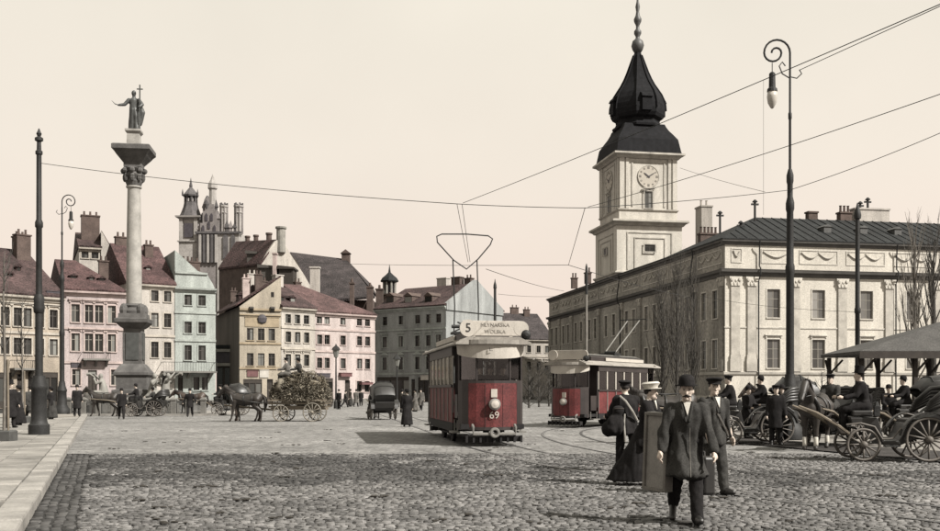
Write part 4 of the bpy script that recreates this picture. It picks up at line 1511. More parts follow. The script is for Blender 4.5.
stack(r2, 7.2, 22, ZE + 1.8, 1.5, 2.0, 5.9, 2, P_CRM2)
for v in (52, 60, 68):
    stack(r2, 3.0, v, ZE + 1.6, 1.0, .8, 1.7, 2, BRICKD)

# clock tower standing in the side range
TOW = mat('tower_plaster', (0.365, 0.345, 0.308), 0.9, 0.3, 0.6, stretch=(1, 1, 0.16), fine=0.18)
tw_ = 9.0
tv = 37.4
tr = thing('clock_tower', 'tall square cream clock tower with dark bulbous spire above the castle', 'tower', C0 + Vector((0.75 * math.cos(CA) - tv * math.sin(CA), 0.75 * math.sin(CA) + tv * math.cos(CA), 0)), CA)
h1, h2 = 26.8, 36.6
a0 = .55
c = MB()
c.box(-a0, tw_ + a0, -a0, tw_ + a0, 0, h1 - .4)
lower = c.obj('lower_stage', TOW, tr)
c = MB(); c.box(0, tw_, 0, tw_, h1, h2 - .3); upper = c.obj('upper_stage', TOW, tr)
def ring(z, ext, hgt, name, m, x0, x1):
    c = MB(); c.sq([((x1 - x0) / 2 + ext * .25, z), ((x1 - x0) / 2 + ext * .5, z + hgt * .3), ((x1 - x0) / 2 + ext, z + hgt * .55), ((x1 - x0) / 2 + ext, z + hgt * .85), ((x1 - x0) / 2 + ext * .3, z + hgt)], ((x0 + x1) / 2, (x0 + x1) / 2, 0)); return c.obj(name, m, tr)
ring(h1 - .9, .85, .9, 'ledge_cornice', CASG, -a0, tw_ + a0)
ring(h2 - .7, .95, .9, 'top_cornice', CASG, 0, tw_)
ring(h1 + 1.3, .22, .35, 'base_moulding', CASG, 0, tw_)
ring(18.6, .35, .6, 'belt_moulding', CASG, -a0, tw_ + a0)
MT = {0: Matrix.Identity(4), 1: Matrix.Translation((0, tw_, 0)) @ Matrix.Rotation(-PI / 2, 4, 'Z')}
for f in (0, 1):
    # paired corner pilasters and a framed panel on each visible face
    for (x0, x1) in ((.05, .75), (1.0, 1.45), (tw_ - .75, tw_ - .05), (tw_ - 1.45, tw_ - 1.0)):
        c = MB(); c.box(x0, x1, -.16, -.003, h1 + 1.66, h2 - .71, MT[f]); c.obj('pilaster', TOW, upper)
    for (x0, x1, z0, z1) in ((1.9, tw_ - 1.9, h2 - 1.35, h2 - 1.15), (1.9, 2.1, h1 + 2.0, h2 - 1.36), (tw_ - 2.1, tw_ - 1.9, h1 + 2.0, h2 - 1.36)):
        c = MB(); c.box(x0, x1, -.1, -.003, z0, z1, MT[f]); c.obj('panel_frame', CASG, upper)
    # lower stage: two nested frames
    for ins in (1.0, 2.1):
        for (x0, x1, z0, z1) in ((ins, tw_ - ins, h1 - 1.3 - ins * .7, h1 - 1.15 - ins * .7), (ins, ins + .15, 19.4, h1 - 1.31 - ins * .7), (tw_ - ins - .15, tw_ - ins, 19.4, h1 - 1.31 - ins * .7)):
            c = MB(); c.box(x0, x1, -a0 - .1, -a0 - .003, z0, z1, MT[f]); c.obj('panel_frame', CASG, lower)
    # windows
    o = window(tr, MT[f] @ Vector((tw_ / 2, -.2, h1 + 1.75)), -PI / 2 * f, 1.25, 2.5, CASG, frame=FRAMED, style='hood', nz=3)
    o = window(tr, MT[f] @ Vector((tw_ / 2, -a0 - .2, 22.1)), -PI / 2 * f, 1.7, 1.05, CASG, frame=FRAMED, style='plain', nx=2, nz=2)
    if f == 1:
        pass
    # dial
    Mf = MT[f] @ Matrix.Translation((tw_ / 2, -.02, h2 - 3.35)) @ Matrix.Rotation(PI / 2, 4, 'X')
    c = MB(); c.lathe([(1.62, 0), (1.62, .08)], 40, M=Mf); dial = c.obj('clock_dial', mat('dial', (0.31, 0.285, 0.245), 0.7, 0.1, 1), tr)
    c = MB(); c.torus((0, 0, .08), 1.62, .06, 'Z', 40, 5); c.v = [tuple(Mf @ Vector(v)) for v in c.v]; c.obj('dial_rim', CASG, dial)
    NUM = mat('dial_numerals', (0.07, 0.065, 0.06), 0.7, 0.1, 1)
    for k in range(12):
        a = k * PI / 6
        Mk = Mf @ Matrix.Rotation(-a, 4, 'Z')
        c = MB()
        if k % 3 == 0:
            for dx in (-.12, 0, .12): c.box(dx - .03, dx + .03, 1.12, 1.48, .085, .10, Mk)
        else:
            for dx in (-.07, .07): c.box(dx - .028, dx + .028, 1.16, 1.46, .085, .10, Mk)
        c.obj('hour_mark', NUM, dial)
    for ang_, ln_, wd_, nm in ((-52, .95, .16, 'hour_hand'), (58, 1.3, .11, 'minute_hand')):
        Mk = Mf @ Matrix.Rotation(-R(ang_), 4, 'Z')
        c = MB(); c.add([(-wd_ / 2, -.25, .12), (wd_ / 2, -.25, .12), (wd_ * .6, ln_ * .6, .12), (0, ln_, .12), (-wd_ * .6, ln_ * .6, .12), (-wd_ / 2, -.25, .15), (wd_ / 2, -.25, .15), (wd_ * .6, ln_ * .6, .15), (0, ln_, .15), (-wd_ * .6, ln_ * .6, .15)],
                          [(0, 1, 2, 3, 4), (9, 8, 7, 6, 5), (0, 5, 6, 1), (1, 6, 7, 2), (2, 7, 8, 3), (3, 8, 9, 4), (4, 9, 5, 0)], Mk); c.obj(nm, SIGNM, dial)
# spire: pixel heights on the tower axis
ax = tr.location + Vector((tw_ / 2 * (math.cos(CA) - math.sin(CA)), tw_ / 2 * (math.sin(CA) + math.cos(CA)), 0))
dA = ax.y
Zt = lambda py: CH + (HY - py) / F * dA
pr = lambda px: px / F * dA        # half width in pixels to metres
COPPER = mat('spire_copper', (0.0085, 0.0085, 0.0095), 0.85, 0.5, 1.2, bump=0.2, bscale=9, fine=0.4, spec=0.12)
cc_ = (tw_ / 2, tw_ / 2, 0)
c = MB(); c.lathe([(pr(47), h2 + .1), (pr(46.3), h2 + .35), (pr(43), Zt(146)), (pr(38), Zt(140.5)), (pr(33.5), Zt(136)), (pr(30.5), Zt(132)), (pr(29), Zt(129))], 4, cc_, PI / 4); sk = c.obj('skirt_roof', COPPER, tr)
BULB = [(23.5, 131.5), (25.5, 130.5), (25.8, 128.5), (23, 127), (22, 124.5), (22.3, 122.5), (25.5, 120.5), (27.2, 117.5), (27.8, 113), (27.4, 107.5), (26, 102), (23.6, 96.5), (20, 91), (16.6, 86), (13.4, 80), (10.6, 73.5), (8.2, 67), (6, 61), (4, 55.5), (3.2, 52.5)]
c = MB(); c.lathe([(pr(a * .985), Zt(b)) for a, b in BULB], 8, cc_, PI / 8); bulb = c.obj('spire', COPPER, tr)
for j in range(8):
    a = j * PI / 4
    c = MB(); 
    pts = [Vector((cc_[0] + pr(r_ + .3) * math.cos(a + PI / 8), cc_[1] + pr(r_ + .3) * math.sin(a + PI / 8), Zt(p_))) for r_, p_ in BULB[8:-1]]
    c.tube(pts, .11, 5); c.obj('spire_rib', COPPER, bulb)
for j in range(4):
    a = j * PI / 2
    Mj = Matrix.Translation((cc_[0], cc_[1], 0)) @ Matrix.Rotation(a, 4, 'Z')
    r0 = pr(25)
    c = MB(); c.box(r0 - 1.2, r0 + .35, -.75, .75, Zt(117), Zt(104), Mj); c.prism([(r0 - 2.2, Zt(104)), (r0 + .55, Zt(104)), (r0 + .35, Zt(101)), (r0 - .6, Zt(98)), (r0 - 2.2, Zt(98))], -.85, .85, Mj); c.obj('lucarne', COPPER, bulb)
c = MB()
c.lathe([(pr(3.0), Zt(53.5)), (pr(5.2), Zt(50)), (pr(6.4), Zt(46)), (pr(5.2), Zt(41.5)), (pr(2.2), Zt(39)), (pr(2.0), Zt(37)), (pr(3.6), Zt(34)), (pr(3.6), Zt(31.5)), (pr(1.7), Zt(29)), (pr(1.7), Zt(26)), (pr(3.6), Zt(22)), (pr(3.9), Zt(19.5)), (pr(2.2), Zt(16)), (pr(1.5), Zt(12)), (pr(2.3), Zt(7)), (pr(1.2), Zt(2)), (pr(.5), Zt(-6)), (pr(.3), Zt(-16))], 14, cc_)
c.obj('finial', IRON2, tr, smooth=True)

# ------------------------------------------------------------------ stone column with the statue
cdm = 69.0
cl = thing('monument_column', 'tall stone monument column with a bronze robed statue holding a cross', 'monument', G(134, cdm), R(8))
Zm = lambda py: CH + (HY - py) / F * cdm
hw = lambda px: px / F * cdm
SHAFT = mat('column_granite', (0.235, 0.225, 0.207), 0.7, 0.3, 1.5)
BRONZE = mat('bronze', (0.045, 0.047, 0.045), 0.5, 0.4, 3, spec=0.4)
PED = mat('pedestal_stone', (0.075, 0.072, 0.069), 0.85, 0.45, 1.5, bump=0.3)
c = MB(); c.sq([(hw(24), 0), (hw(24), .35), (hw(22), .36), (hw(22), .7), (hw(18), .72), (hw(18), Zm(390)), (hw(14.5), Zm(389)), (hw(14.5), Zm(377)), (hw(16.5), Zm(375)), (hw(16.5), Zm(372.5)), (hw(12), Zm(366)), (hw(10), Zm(364))]); c.obj('base', PED, cl)
c = MB(); c.sq([(hw(9), Zm(364)), (hw(8.6), Zm(329)), (hw(11), Zm(327.5)), (hw(15.5), Zm(323)), (hw(16), Zm(319.5)), (hw(13), Zm(318.5)), (hw(12.5), Zm(314))]); pd = c.obj('pedestal', PED, cl)
for a in range(4):
    Ma = Matrix.Rotation(a * PI / 2, 4, 'Z')
    c = MB(); c.box(-hw(6.2), hw(6.2), -hw(9) - .05, -hw(8.7) + .02, Zm(360), Zm(333), Ma); c.obj('inscription_plate', BRONZE, pd)
c = MB(); c.lathe([(hw(11.5), Zm(314)), (hw(12), Zm(311.5)), (hw(10.5), Zm(309.5)), (hw(9.5), Zm(308)), (hw(10.5), Zm(306)), (hw(9.3), Zm(304))], 24); c.obj('torus_base', PED, cl, smooth='auto')
for i in range(4):
    c = MB(); c.ell((hw(11.5) * math.cos(i * PI / 2 + .78), hw(11.5) * math.sin(i * PI / 2 + .78), Zm(311)), (.3, .3, .5), 8, 6); c.obj('carved_eagle', PED, cl)
c = MB(); c.lathe([(hw(7.5), Zm(304)), (hw(7.4), Zm(270)), (hw(6.9), Zm(230)), (hw(6.2), Zm(189)), (hw(7.6), Zm(188)), (hw(7.6), Zm(186.5))], 28); c.obj('shaft', SHAFT, cl, smooth='auto')
c = MB(); c.lathe([(hw(6.8), Zm(186.5)), (hw(8.4), Zm(182)), (hw(7.4), Zm(180)), (hw(9.6), Zm(175)), (hw(8), Zm(173)), (hw(11), Zm(169.5)), (hw(9), Zm(168.5))], 16); cp_ = c.obj('capital', PED, cl)
for i in range(8):
    a = i * PI / 4
    c = MB(); c.ell((hw(8.8) * math.cos(a), hw(8.8) * math.sin(a), Zm(178)), (.16, .16, .32), 6, 5); c.ell((hw(10.2) * math.cos(a), hw(10.2) * math.sin(a), Zm(171.5)), (.2, .2, .2), 6, 5); c.obj('acanthus_leaf', PED, cp_)
c = MB(); c.sq([(hw(8.5), Zm(168.5)), (hw(8.5), Zm(165)), (hw(10), Zm(163)), (hw(14), Zm(158)), (hw(16), Zm(155)), (hw(18.3), Zm(152.5)), (hw(18.3), Zm(148.5)), (hw(17), Zm(147.5))]); c.obj('abacus', PED, cl)
c = MB(); c.sq([(hw(6.2), Zm(147.5)), (hw(5.8), Zm(135)), (hw(7.6), Zm(132.5)), (hw(7.6), Zm(130.5)), (hw(5), Zm(130))]); c.obj('statue_plinth', SHAFT, cl)
# statue: armour and cloak, right arm out with a sabre, cross held upright
zs = Zm(130.2)
m = MB()
m.chain([(-.12, .05, zs + .05), (-.10, 0, zs + .75), (-.06, 0, zs + 1.35)], [.16, .17, .24])
m.chain([(.20, -.10, zs + .05), (.17, -.06, zs + .75), (.08, 0, zs + 1.35)], [.16, .17, .24])
m.loft([(0, .12, zs + .02, .42, .25), (0, .12, zs + .6, .40, .26), (0, .06, zs + 1.3, .34, .26), (0, .02, zs + 1.7, .30, .22), (0, 0, zs + 2.05, .36, .22), (0, 0, zs + 2.2, .16, .14)], 14)
m.chain([(0, 0, zs + 2.15), (0, -.02, zs + 2.4)], [.12, .11]); m.ell((0, -.02, zs + 2.52), (.16, .18, .21))
m.chain([(-.33, 0, zs + 2.05), (-.62, -.12, zs + 1.70), (-.98, -.25, zs + 1.62)], [.15, .12, .08])
m.chain([(.33, 0, zs + 2.05), (.56, -.1, zs + 1.75), (.42, -.3, zs + 1.55)], [.15, .13, .09])
m.chain([(.3, .15, zs + 1.9), (.5, .25, zs + 1.3), (.35, .3, zs + .5)], [.15, .2, .15])
st = inst('statue', remesh(m, 'statue', .035, BRONZE, 2, .02, 5), cl)
c = MB(); c.tube([(-.98, -.25, zs + 1.62), (-1.2, -.28, zs + 1.68), (-1.42, -.3, zs + 1.9)], [.03, .035, .01], 6); c.obj('sabre', BRONZE, st)
c = MB(); c.box(.40, .48, -.34, -.26, zs + .5, zs + 3.05); c.box(.24, .64, -.335, -.265, zs + 2.72, zs + 2.79); c.obj('cross', BRONZE, st)

# fountain figures at the foot of the column
def marble_figure(name, label, px, d, z, rz, mirror=1, arm=0):
    m = MB()
    k = mirror
    m.chain([(.1, 0, .1), (-.05, 0, .55), (-.02, 0, .95), (.08 * k, 0, 1.3)], [.36, .32, .26, .2])
    m.chain([(.08 * k, 0, 1.3), (.12 * k, 0, 1.5)], [.12, .1]); m.ell((.15 * k, -.02, 1.66), (.16, .15, .19))
    m.chain([(.1 * k, .26, 1.28), (.38 * k, .3, 1.15), (.55 * k, .15, 1.5)], [.11, .09, .06])
    m.chain([(.1 * k, -.26, 1.28), (.30 * k, -.4, 1.0 + arm), (.58 * k, -.22, 1.35 + arm)], [.11, .09, .06])
    m.chain([(0, .15, .5), (.45 * k, .25, .55), (.4 * k, .28, .08)], [.2, .16, .1])
    m.chain([(0, -.15, .5), (-.3 * k, -.28, .25), (-.75 * k, -.3, .1)], [.2, .15, .07])
    m.loft([(0, 0, 0, .7, .5), (0, 0, .12, .62, .45), (0, 0, .3, .4, .35)], 12)
    t = thing(name, label, 'statue', G(px, d) + Vector((0, 0, z)), rz, 'marble fountain figures round the column')
    inst('body', remesh(m, 'figure', .045, WHITEST, 2, .02, 4), t)
    c = MB(); c.tube([(.5 * k, -.1, 1.45), (.62 * k, -.12, 1.62), (.9 * k, -.15, 1.8), (1.1 * k, -.2, 1.78)], [.03, .045, .07, .11], 8); c.obj('horn', WHITEST, t)
    p = MB(); p.lathe([(.9, -z), (.85, -.1), (.95, -.06), (.95, 0)], 12, sy=.8); p.obj('block', STONE, t)
    return t
marble_figure('triton_statue', 'white marble kneeling figure with raised arm, left of the column base', 103, 67.5, .95, R(185), 1, .4)
marble_figure('triton_statue', 'white marble crouching figure just right of the column base', 153, 67.5, .95, R(-20), 1, .1)
marble_figure('triton_statue', 'white marble leaning figure, rightmost beside the column base', 166, 68.5, 1.0, R(10), 1, .5)
# iron railing with stone posts round it
rl = thing('railing_fence', 'low iron railing with stone posts round the column', 'railing', G(134, 65.5), 0)
x0_, x1_ = hw(-62), hw(66)
n = 9
for i in range(n + 1):
    x = x0_ + (x1_ - x0_) * i / n
    c = MB(); c.sq([(.16, 0), (.16, .95), (.2, 1.0), (.2, 1.08), (.05, 1.2)], (x, 0, 0)); c.obj('post', STONE, rl)
    if i < n:
        c = MB(); xa, xb = x + .2, x + (x1_ - x0_) / n - .2
        c.box(xa, xb, -.02, .02, .82, .87); c.box(xa, xb, -.02, .02, .18, .22)
        for j in range(8):
            xx = xa + (xb - xa) * (j + .5) / 8
            c.box(xx - .015, xx + .015, -.015, .015, .10, .98)
        c.obj('railing_panel', IRON2, rl)
kb = MB(); kb.box(x0_ - 1.0, x1_ + 1.0, -.5, 9, -.02, .12); tag(kb.obj('monument_island', KERB, None, loc=G(134, 65.5)), kind='structure')

# ------------------------------------------------------------------ masts and arc lamps
def mast(name, label, px, d, ytop, prof, z0=0.0, group=None):
    t = thing(name, label, 'mast', G(px, d) + Vector((0, 0, z0)), 0, group)
    for nm, p, n, m in prof:
        c = MB(); c.lathe([(a * (.86 if nm == 'base' else .68), b) for a, b in p], n); c.obj(nm, m, t, smooth='auto')
    return t
d = 34.0
tp = CH + (HY - 134) / F * d
mast('tram_mast', 'thick ornate iron mast with ringed base on the left pavement', 39, d, 134, [
    ('base', [(.40, 0), (.40, .32), (.33, .38), (.30, .5), (.29, 1.5), (.33, 1.55), (.33, 1.65), (.25, 1.85), (.23, 2.0)], 12, IRON),
    ('lower_shaft', [(.19, 2.0), (.185, 4.1), (.25, 4.15), (.27, 4.3), (.24, 4.45), (.26, 4.6), (.2, 4.75)], 14, IRON),
    ('upper_shaft', [(.15, 4.75), (.14, 7.0), (.19, 7.05), (.19, 7.2), (.13, 7.3), (.12, tp - .85), (.17, tp - .82), (.17, tp - .72), (.11, tp - .68), (.10, tp - .4)], 14, IRON),
    ('finial', [(.10, tp - .4), (.2, tp - .36), (.2, tp - .27), (.08, tp - .22), (.13, tp - .12), (.07, tp - .04), (.03, tp + .05)], 12, IRON)], .13)

def arc_lamp(name, label, px, d, ytop, side, z0, s=1.0, lower=5.0):
    t = thing(name, label, 'street lamp', G(px, d) + Vector((0, 0, z0)), 0, 'arc lamps with curled brackets')
    T = CH + (HY - ytop) / F * d - z0
    c = MB(); c.lathe([(.44 * s, 0), (.44 * s, .3), (.35 * s, .42), (.27 * s, .6), (.24 * s, 1.4), (.28 * s, 1.5), (.19 * s, 1.8), (.16 * s, 2.1)], 12); c.obj('base', IRON, t, smooth='auto')
    c = MB(); c.lathe([(.22 * s * .60, 2.1), (.21 * s * .60, lower), (.25 * s * .60, lower + .1), (.25 * s * .60, lower + .3), (.2 * s * .60, lower + .4), (.18 * s * .60, T - 5.6), (.23 * s * .60, T - 5.5), (.23 * s * .60, T - 5.3), (.15 * s * .60, T - 5.1), (.15 * s * .60, T - 4.7), (.19 * s * .60, T - 4.6), (.19 * s * .60, T - 4.4), (.1 * s * .60, T - 4.2)], 12); c.obj('lower_shaft', IRON, t, smooth='auto')
    c = MB(); c.lathe([(.075 * s * .60, T - 4.2), (.07 * s * .60, T - 2.6), (.10 * s * .60, T - 2.55), (.10 * s * .60, T - 2.4), (.065 * s * .60, T - 2.35), (.06 * s * .60, T - .8)], 10); c.obj('upper_shaft', IRON, t, smooth='auto')
    c = MB()
    r = .42
    pts = [(0, 0, T - 1.0), (0, 0, T - r)]
    pts += [(side * (r - r * math.cos(a)), 0, T - r + r * math.sin(a)) for a in [PI * k / 10 for k in range(1, 11)]]
    pts += [(side * (2 * r - .28 + .28 * math.cos(a)), 0, T - r - .28 * math.sin(a) * 1.0) for a in [PI * k / 8 for k in range(1, 9)]]
    pts += [(side * (2 * r - .56 + .16 - .16 * math.cos(a)), 0, T - r + .16 * math.sin(a)) for a in [PI * k / 6 for k in range(1, 7)]]
    c.tube(pts, .035, 6); c.obj('curled_bracket', IRON, t)
    c = MB(); c.tube([(0, 0, T - 1.25), (side * .25, 0, T - 1.1), (side * .35, 0, T - .85), (side * .25, 0, T - .72), (side * .15, 0, T - .85)], .022, 5)
    c.tube([(0, 0, T - 1.2), (-side * .22, 0, T - 1.25), (-side * .38, 0, T - 1.1), (-side * .3, 0, T - .97)], .02, 5); c.obj('scroll', IRON, t)
    lx = side * (2 * r - .56 + .13)
    lx = side * .58
    c = MB(); c.tube([(lx, 0, T - .75), (lx, 0, T - 1.05)], .015, 5); c.lathe([(.05, T - 1.05), (.10, T - 1.1), (.11, T - 1.55), (.16, T - 1.6), (.17, T - 1.68)], 12, (lx, 0, 0)); lb = c.obj('lamp_housing', IRON, t)
    c = MB(); c.lathe([(.15, T - 1.68), (.17, T - 1.85), (.14, T - 2.05), (.06, T - 2.2), (.03, T - 2.23)], 14, (lx, 0, 0)); c.obj('globe', mat('milk_glass', (.34, .32, .29), .3, .08, 3), lb, smooth=True)
    return t
arc_lamp('arc_lamp', 'very tall arc lamp with curled top and hanging globe, right of centre', 790, 32.5, 40, -1, .05, 1.0, 5.3)
arc_lamp('arc_lamp', 'arc lamp with curled top behind the thick iron mast on the left', 62, 64.5, 195, 1, .13, 1.15, 5.0)
d = 44
tp = CH + (HY - 205) / F * d
mast('telegraph_mast', 'dark mast with a round cap behind the shelter roof on the right', 857.5, d, 205, [
    ('base', [(.28, 0), (.28, .8), (.2, 1.0), (.19, 1.3)], 10, IRON), ('shaft', [(.16, 1.3), (.15, 5), (.19, 5.05), (.19, 5.2), (.15, 5.3), (.14, tp - .6)], 12, IRON),
    ('cap', [(.22, tp - .6), (.24, tp - .45), (.18, tp - .25), (.1, tp - .1), (.03, tp + .1)], 10, IRON)])
mast('tram_mast', 'slim pale mast rising behind the second tram', 586.5, 62, 265, [
    ('base', [(.2, 0), (.2, 1.2), (.13, 1.4)], 10, WOODL), ('shaft', [(.11, 1.4), (.09, 7.6)], 10, mat('pale_mast', (.16, .15, .135), .7, .3, 2)), ('cap', [(.13, 7.6), (.12, 9.1), (.1, 9.3), (.03, 9.5)], 10, IRON)])
mast('tram_mast', 'dark mast top standing up behind the roof of the front tram', 495, 58, 281, [
    ('base', [(.2, 0), (.2, 1.2), (.14, 1.4)], 10, IRON), ('shaft', [(.12, 1.4), (.11, 7.6)], 10, IRON), ('cap', [(.15, 7.55), (.13, 7.75), (.05, 7.95), (.02, 8.1)], 10, IRON)])
def lantern(label, px, d, H):
    t = thing('gas_lantern', label, 'street lamp', G(px, d))
    c = MB(); c.lathe([(.22, 0), (.2, .6), (.09, .8), (.06, H - 1.0), (.1, H - .95), (.05, H - .9)], 10); c.obj('post', IRON, t)
    c = MB(); c.lathe([(.18, H - .9), (.32, H - .2)], 6); c.obj('glass', mat('lantern_glass', (.12, .12, .11), .2, .1, 2), t)
    c = MB(); c.lathe([(.42, H - .2), (.3, H), (.08, H + .2), (.03, H + .35)], 6); c.obj('lantern_cap', IRON, t)
lantern('black street lantern standing before the rose house', 336, 92, 5.6)
lantern('thin lantern post in front of the grey green house', 397, 100, 5.0)
for px, d, tY, lb in ((4, 29.5, 255, 'thin young tree tied to a stake in a planter, at the left edge'), (22, 46, 300, 'second thin staked sapling on the left pavement')):
    t = thing('sapling', lb, 'tree', G(px, d) + Vector((0, 0, .13)))
    H = CH + (HY - tY) / F * d
    c = MB(); c.tube([(0, 0, 0), (.03, 0, H * .4), (-.02, 0, H * .75), (.02, 0, H)], [.05, .04, .03, .008], 6); c.obj('trunk', BARKP, t)
    c = MB(); c.tube([(.12, .02, 0), (.11, 0, 2.4)], .035, 6); c.obj('stake', WOODL, t)
    c = MB()
    for k in range(26):
        z = H * rng.uniform(.42, .97); a = rng.uniform(0, 6.28); l = H * .16 * rng.uniform(.5, 1)
        p = Vector((0, 0, z)); q = p + Vector((math.cos(a) * l * .4, math.sin(a) * l * .4, l)); mdl = p.lerp(q, .5) + Vector((math.cos(a), math.sin(a), 0)) * l * .12
        c.tube([p, mdl, q], [.014, .01, .004], 4)
    c.obj('crown', BARK, t)
    c = MB(); c.sq([(.28, 0), (.28, .28), (.25, .32), (.2, .3)]); c.obj('tree_box', IRON2, t)

# ------------------------------------------------------------------ overhead wires
def wire(label, p, q, sag=0.0, r=0.013, name='tram_wire'):
    c = MB(); c.tube(catenary(p, q, sag, 24), r * .72, 4); o = c.obj(name, IRON)
    return tag(o, label, 'wire', 'overhead tram wires')
mz = W(39, 163, 34)
lampx = W(790, 190, 32.5)
hub1, hub2 = W(458, 204, 27), W(585, 208, 27)
wire('long span wire sagging from the thick left mast to above the front tram', mz, hub1, .12, .013, 'span_wire')
wire('short span wire between the two hangers above the front tram', hub1, hub2, .02, .013, 'span_wire')
wire('span wire from the right hanger to the tall arc lamp', hub2, lampx, .05, .013, 'span_wire')
wire('span wire rising from the tall arc lamp to the right edge', lampx, W(990, 111, 26), .1, .014, 'span_wire')
wire('contact wire climbing from above the front tram to the top right corner', W(463, 203, 26), W(955, -2, 12.2), .05, .010)
wire('second contact wire beside the one climbing to the top right corner', W(800, 70, 15), W(985, -14, 11.6), .0, .008)
wire('contact wire crossing behind the tall arc lamp to the right edge', W(588, 207, 27), W(975, 82, 15.2), .08, .010)
wire('pull-off wire hanging from the right hanger down to the lower wire', hub2, W(568.5, 265, 38), 0, .013)
wire('contact wire running down past the castle side from the pull-off', W(568.5, 265, 38), W(690, 297, 60), .1, .016)
wire('faint wire from the left skyline to the pull-off', W(300, 262, 75), W(568.5, 265, 38), .1, .014)
wire('pair hanger wire, left one, above the front tram', W(457, 204, 27), W(468, 262, 31.5), 0, .010)
wire('pair hanger wire, right one, above the front tram', W(462, 204, 27), W(470, 262, 31.5), 0, .010)
wire('faint wire from the bow collector towards the castle', W(486, 269, 36), W(564, 291, 70), .1, .016)
wire('low faint wire between the front tram and the castle eaves', W(498, 294, 60), W(560, 296, 80), .1, .014)
wire('wire along the castle front above the windows', W(700, 296, 70), W(860, 312, 50), .2, .014)
wire('thin vertical stay wire left of the tall arc lamp', W(763.5, 80, 30), W(763.5, 215, 30), 0, .006, 'stay_wire')
wire('thin guy wire from the clock tower side to the arc lamp wire', W(680, 168, 50), W(765, 192, 36), .05, .011, 'stay_wire')

# ------------------------------------------------------------------ bare trees
def bare_tree(name, label, loc, H, spread, nb, seed, m, upright=.8, r0=.14, twigs=5, group=None, first=.12):
    q = random.Random(seed)
    t = thing(name, label, 'tree', loc, 0, group)
    c = MB()
    pts = [Vector((q.uniform(-.04, .04) * H * .15 * k / 6, q.uniform(-.04, .04) * H * .15 * k / 6, H * .92 * k / 6)) for k in range(7)]
    c.tube(pts, [r0 * (1 - .14 * k) for k in range(7)], 7); c.obj('trunk', m, t)
    c = MB()
    for b in range(nb):
        f = first + (1 - first) * q.random() ** .9
        i = min(5, int(f * 6)); p = pts[i].lerp(pts[i + 1], f * 6 - i)
        a = q.uniform(0, 2 * PI)
        l = H * (.42 - .25 * f) * q.uniform(.6, 1.1)
        o_ = Vector((math.cos(a), math.sin(a), 0))
        out = spread * q.uniform(.6, 1.2)
        p1 = p + o_ * out * l * .35 + Vector((0, 0, l * .30 * upright))
        p2 = p + o_ * out * l * .6 + Vector((0, 0, l * .7 * upright))
        p3 = p + o_ * out * l * .75 + Vector((q.uniform(-.1, .1) * l, q.uniform(-.1, .1) * l, l * upright))
        rr = r0 * (.34 - .22 * f)
        c.tube([p, p1, p2, p3], [rr, rr * .75, rr * .5, rr * .25], 5, cap=False)
        for w in range(twigs):
            g_ = q.uniform(.2, 1)
            s_ = (p.lerp(p1, g_ * 3) if g_ < .33 else p1.lerp(p2, g_ * 3 - 1) if g_ < .66 else p2.lerp(p3, g_ * 3 - 2))
            l2 = l * q.uniform(.2, .45)
            a2 = a + q.uniform(-1.3, 1.3)
            d2 = Vector((math.cos(a2) * out * .7, math.sin(a2) * out * .7, upright + q.uniform(-.2, .2))).normalized()
            s2 = s_ + d2 * l2 * .5 + Vector((q.uniform(-.1, .1), q.uniform(-.1, .1), .05)) * l2
            c.tube([s_, s2, s_ + d2 * l2], [rr * .32, rr * .22, rr * .1], 3, cap=False)
    c.obj('crown', m, t)
    return t
GP = 'bare trees by the castle'
for i, (px, d, H, lb) in enumerate(((662, 84, 11.5, 'bare poplar against the shaded castle side, leftmost of three'), (677, 80, 12.2, 'bare poplar against the shaded castle side, middle of three'), (692, 82, 12.0, 'bare poplar against the shaded castle side, rightmost of three'))):
    bare_tree('poplar_tree', lb, G(px, d), H, .36, 95, 40 + i, BARK, 1.0, .13, 6, GP, .05)
for i, (px, d, H, lb) in enumerate(((915, 46, 9.2, 'pale-barked bare tree rising above the shelter roof'), (934, 48, 9.6, 'bare tree at the right edge above the shelter roof'))):
    bare_tree('birch_tree', lb, G(px, d), H, .38, 46, 60 + i, BARKP if i == 0 else BARK, 1.0, .17, 6, GP, .2)
bare_tree('bare_shrub', 'low bare leaning shrub behind the cab horse', G(822, 40), 2.6, 1.3, 18, 77, BARK, .7, .06, 4, GP, .1)
for i, (px, d, H, lb) in enumerate(((529, 95, 4.2, 'dark bare bush right of the front tram'), (539, 100, 4.8, 'dark bare bush beside the far pale house'), (549, 104, 4.4, 'dark bare bush at the left foot of the castle'), (572, 106, 3.4, 'low bush behind the second tram front'))):
    bare_tree('bush', lb, G(px, d), H, 1.1, 70, 80 + i, BARK, .7, .12, 9, GP, .03)

# ------------------------------------------------------------------ shelter roof on the right
sd_ = 37.0
sh = thing('cab_shelter', 'open shelter with a broad dark pitched roof on thin posts, right edge', 'shelter', Vector((14.45, sd_, 0)), 0)
ex = lambda px: (px - 470) / F * sd_ - 14.45
ze = CH + (HY - 354) / F * sd_
zr = CH + (HY - 317) / F * (sd_ + 2.1)
c = MB()
Lr = ex(1180)
vs_ = [(0, 0, ze), (Lr, 0, ze), (Lr, 4.2, ze), (0, 4.2, ze), (0, 0, ze + .12), (Lr, 0, ze + .12), (Lr, 4.2, ze + .12), (0, 4.2, ze + .12), (4.6, 2.1, zr), (Lr - 4.6, 2.1, zr)]
c.add(vs_, [(0, 3, 2, 1), (0, 1, 5, 4), (1, 2, 6, 5), (2, 3, 7, 6), (3, 0, 4, 7), (4, 5, 9, 8), (6, 7, 8, 9), (5, 6, 9), (7, 4, 8)])
rfs = c.obj('roof', mat('tarred_felt', (0.052, 0.05, 0.047), 0.9, 0.3, 1.2, bump=.4, fine=.25), sh)
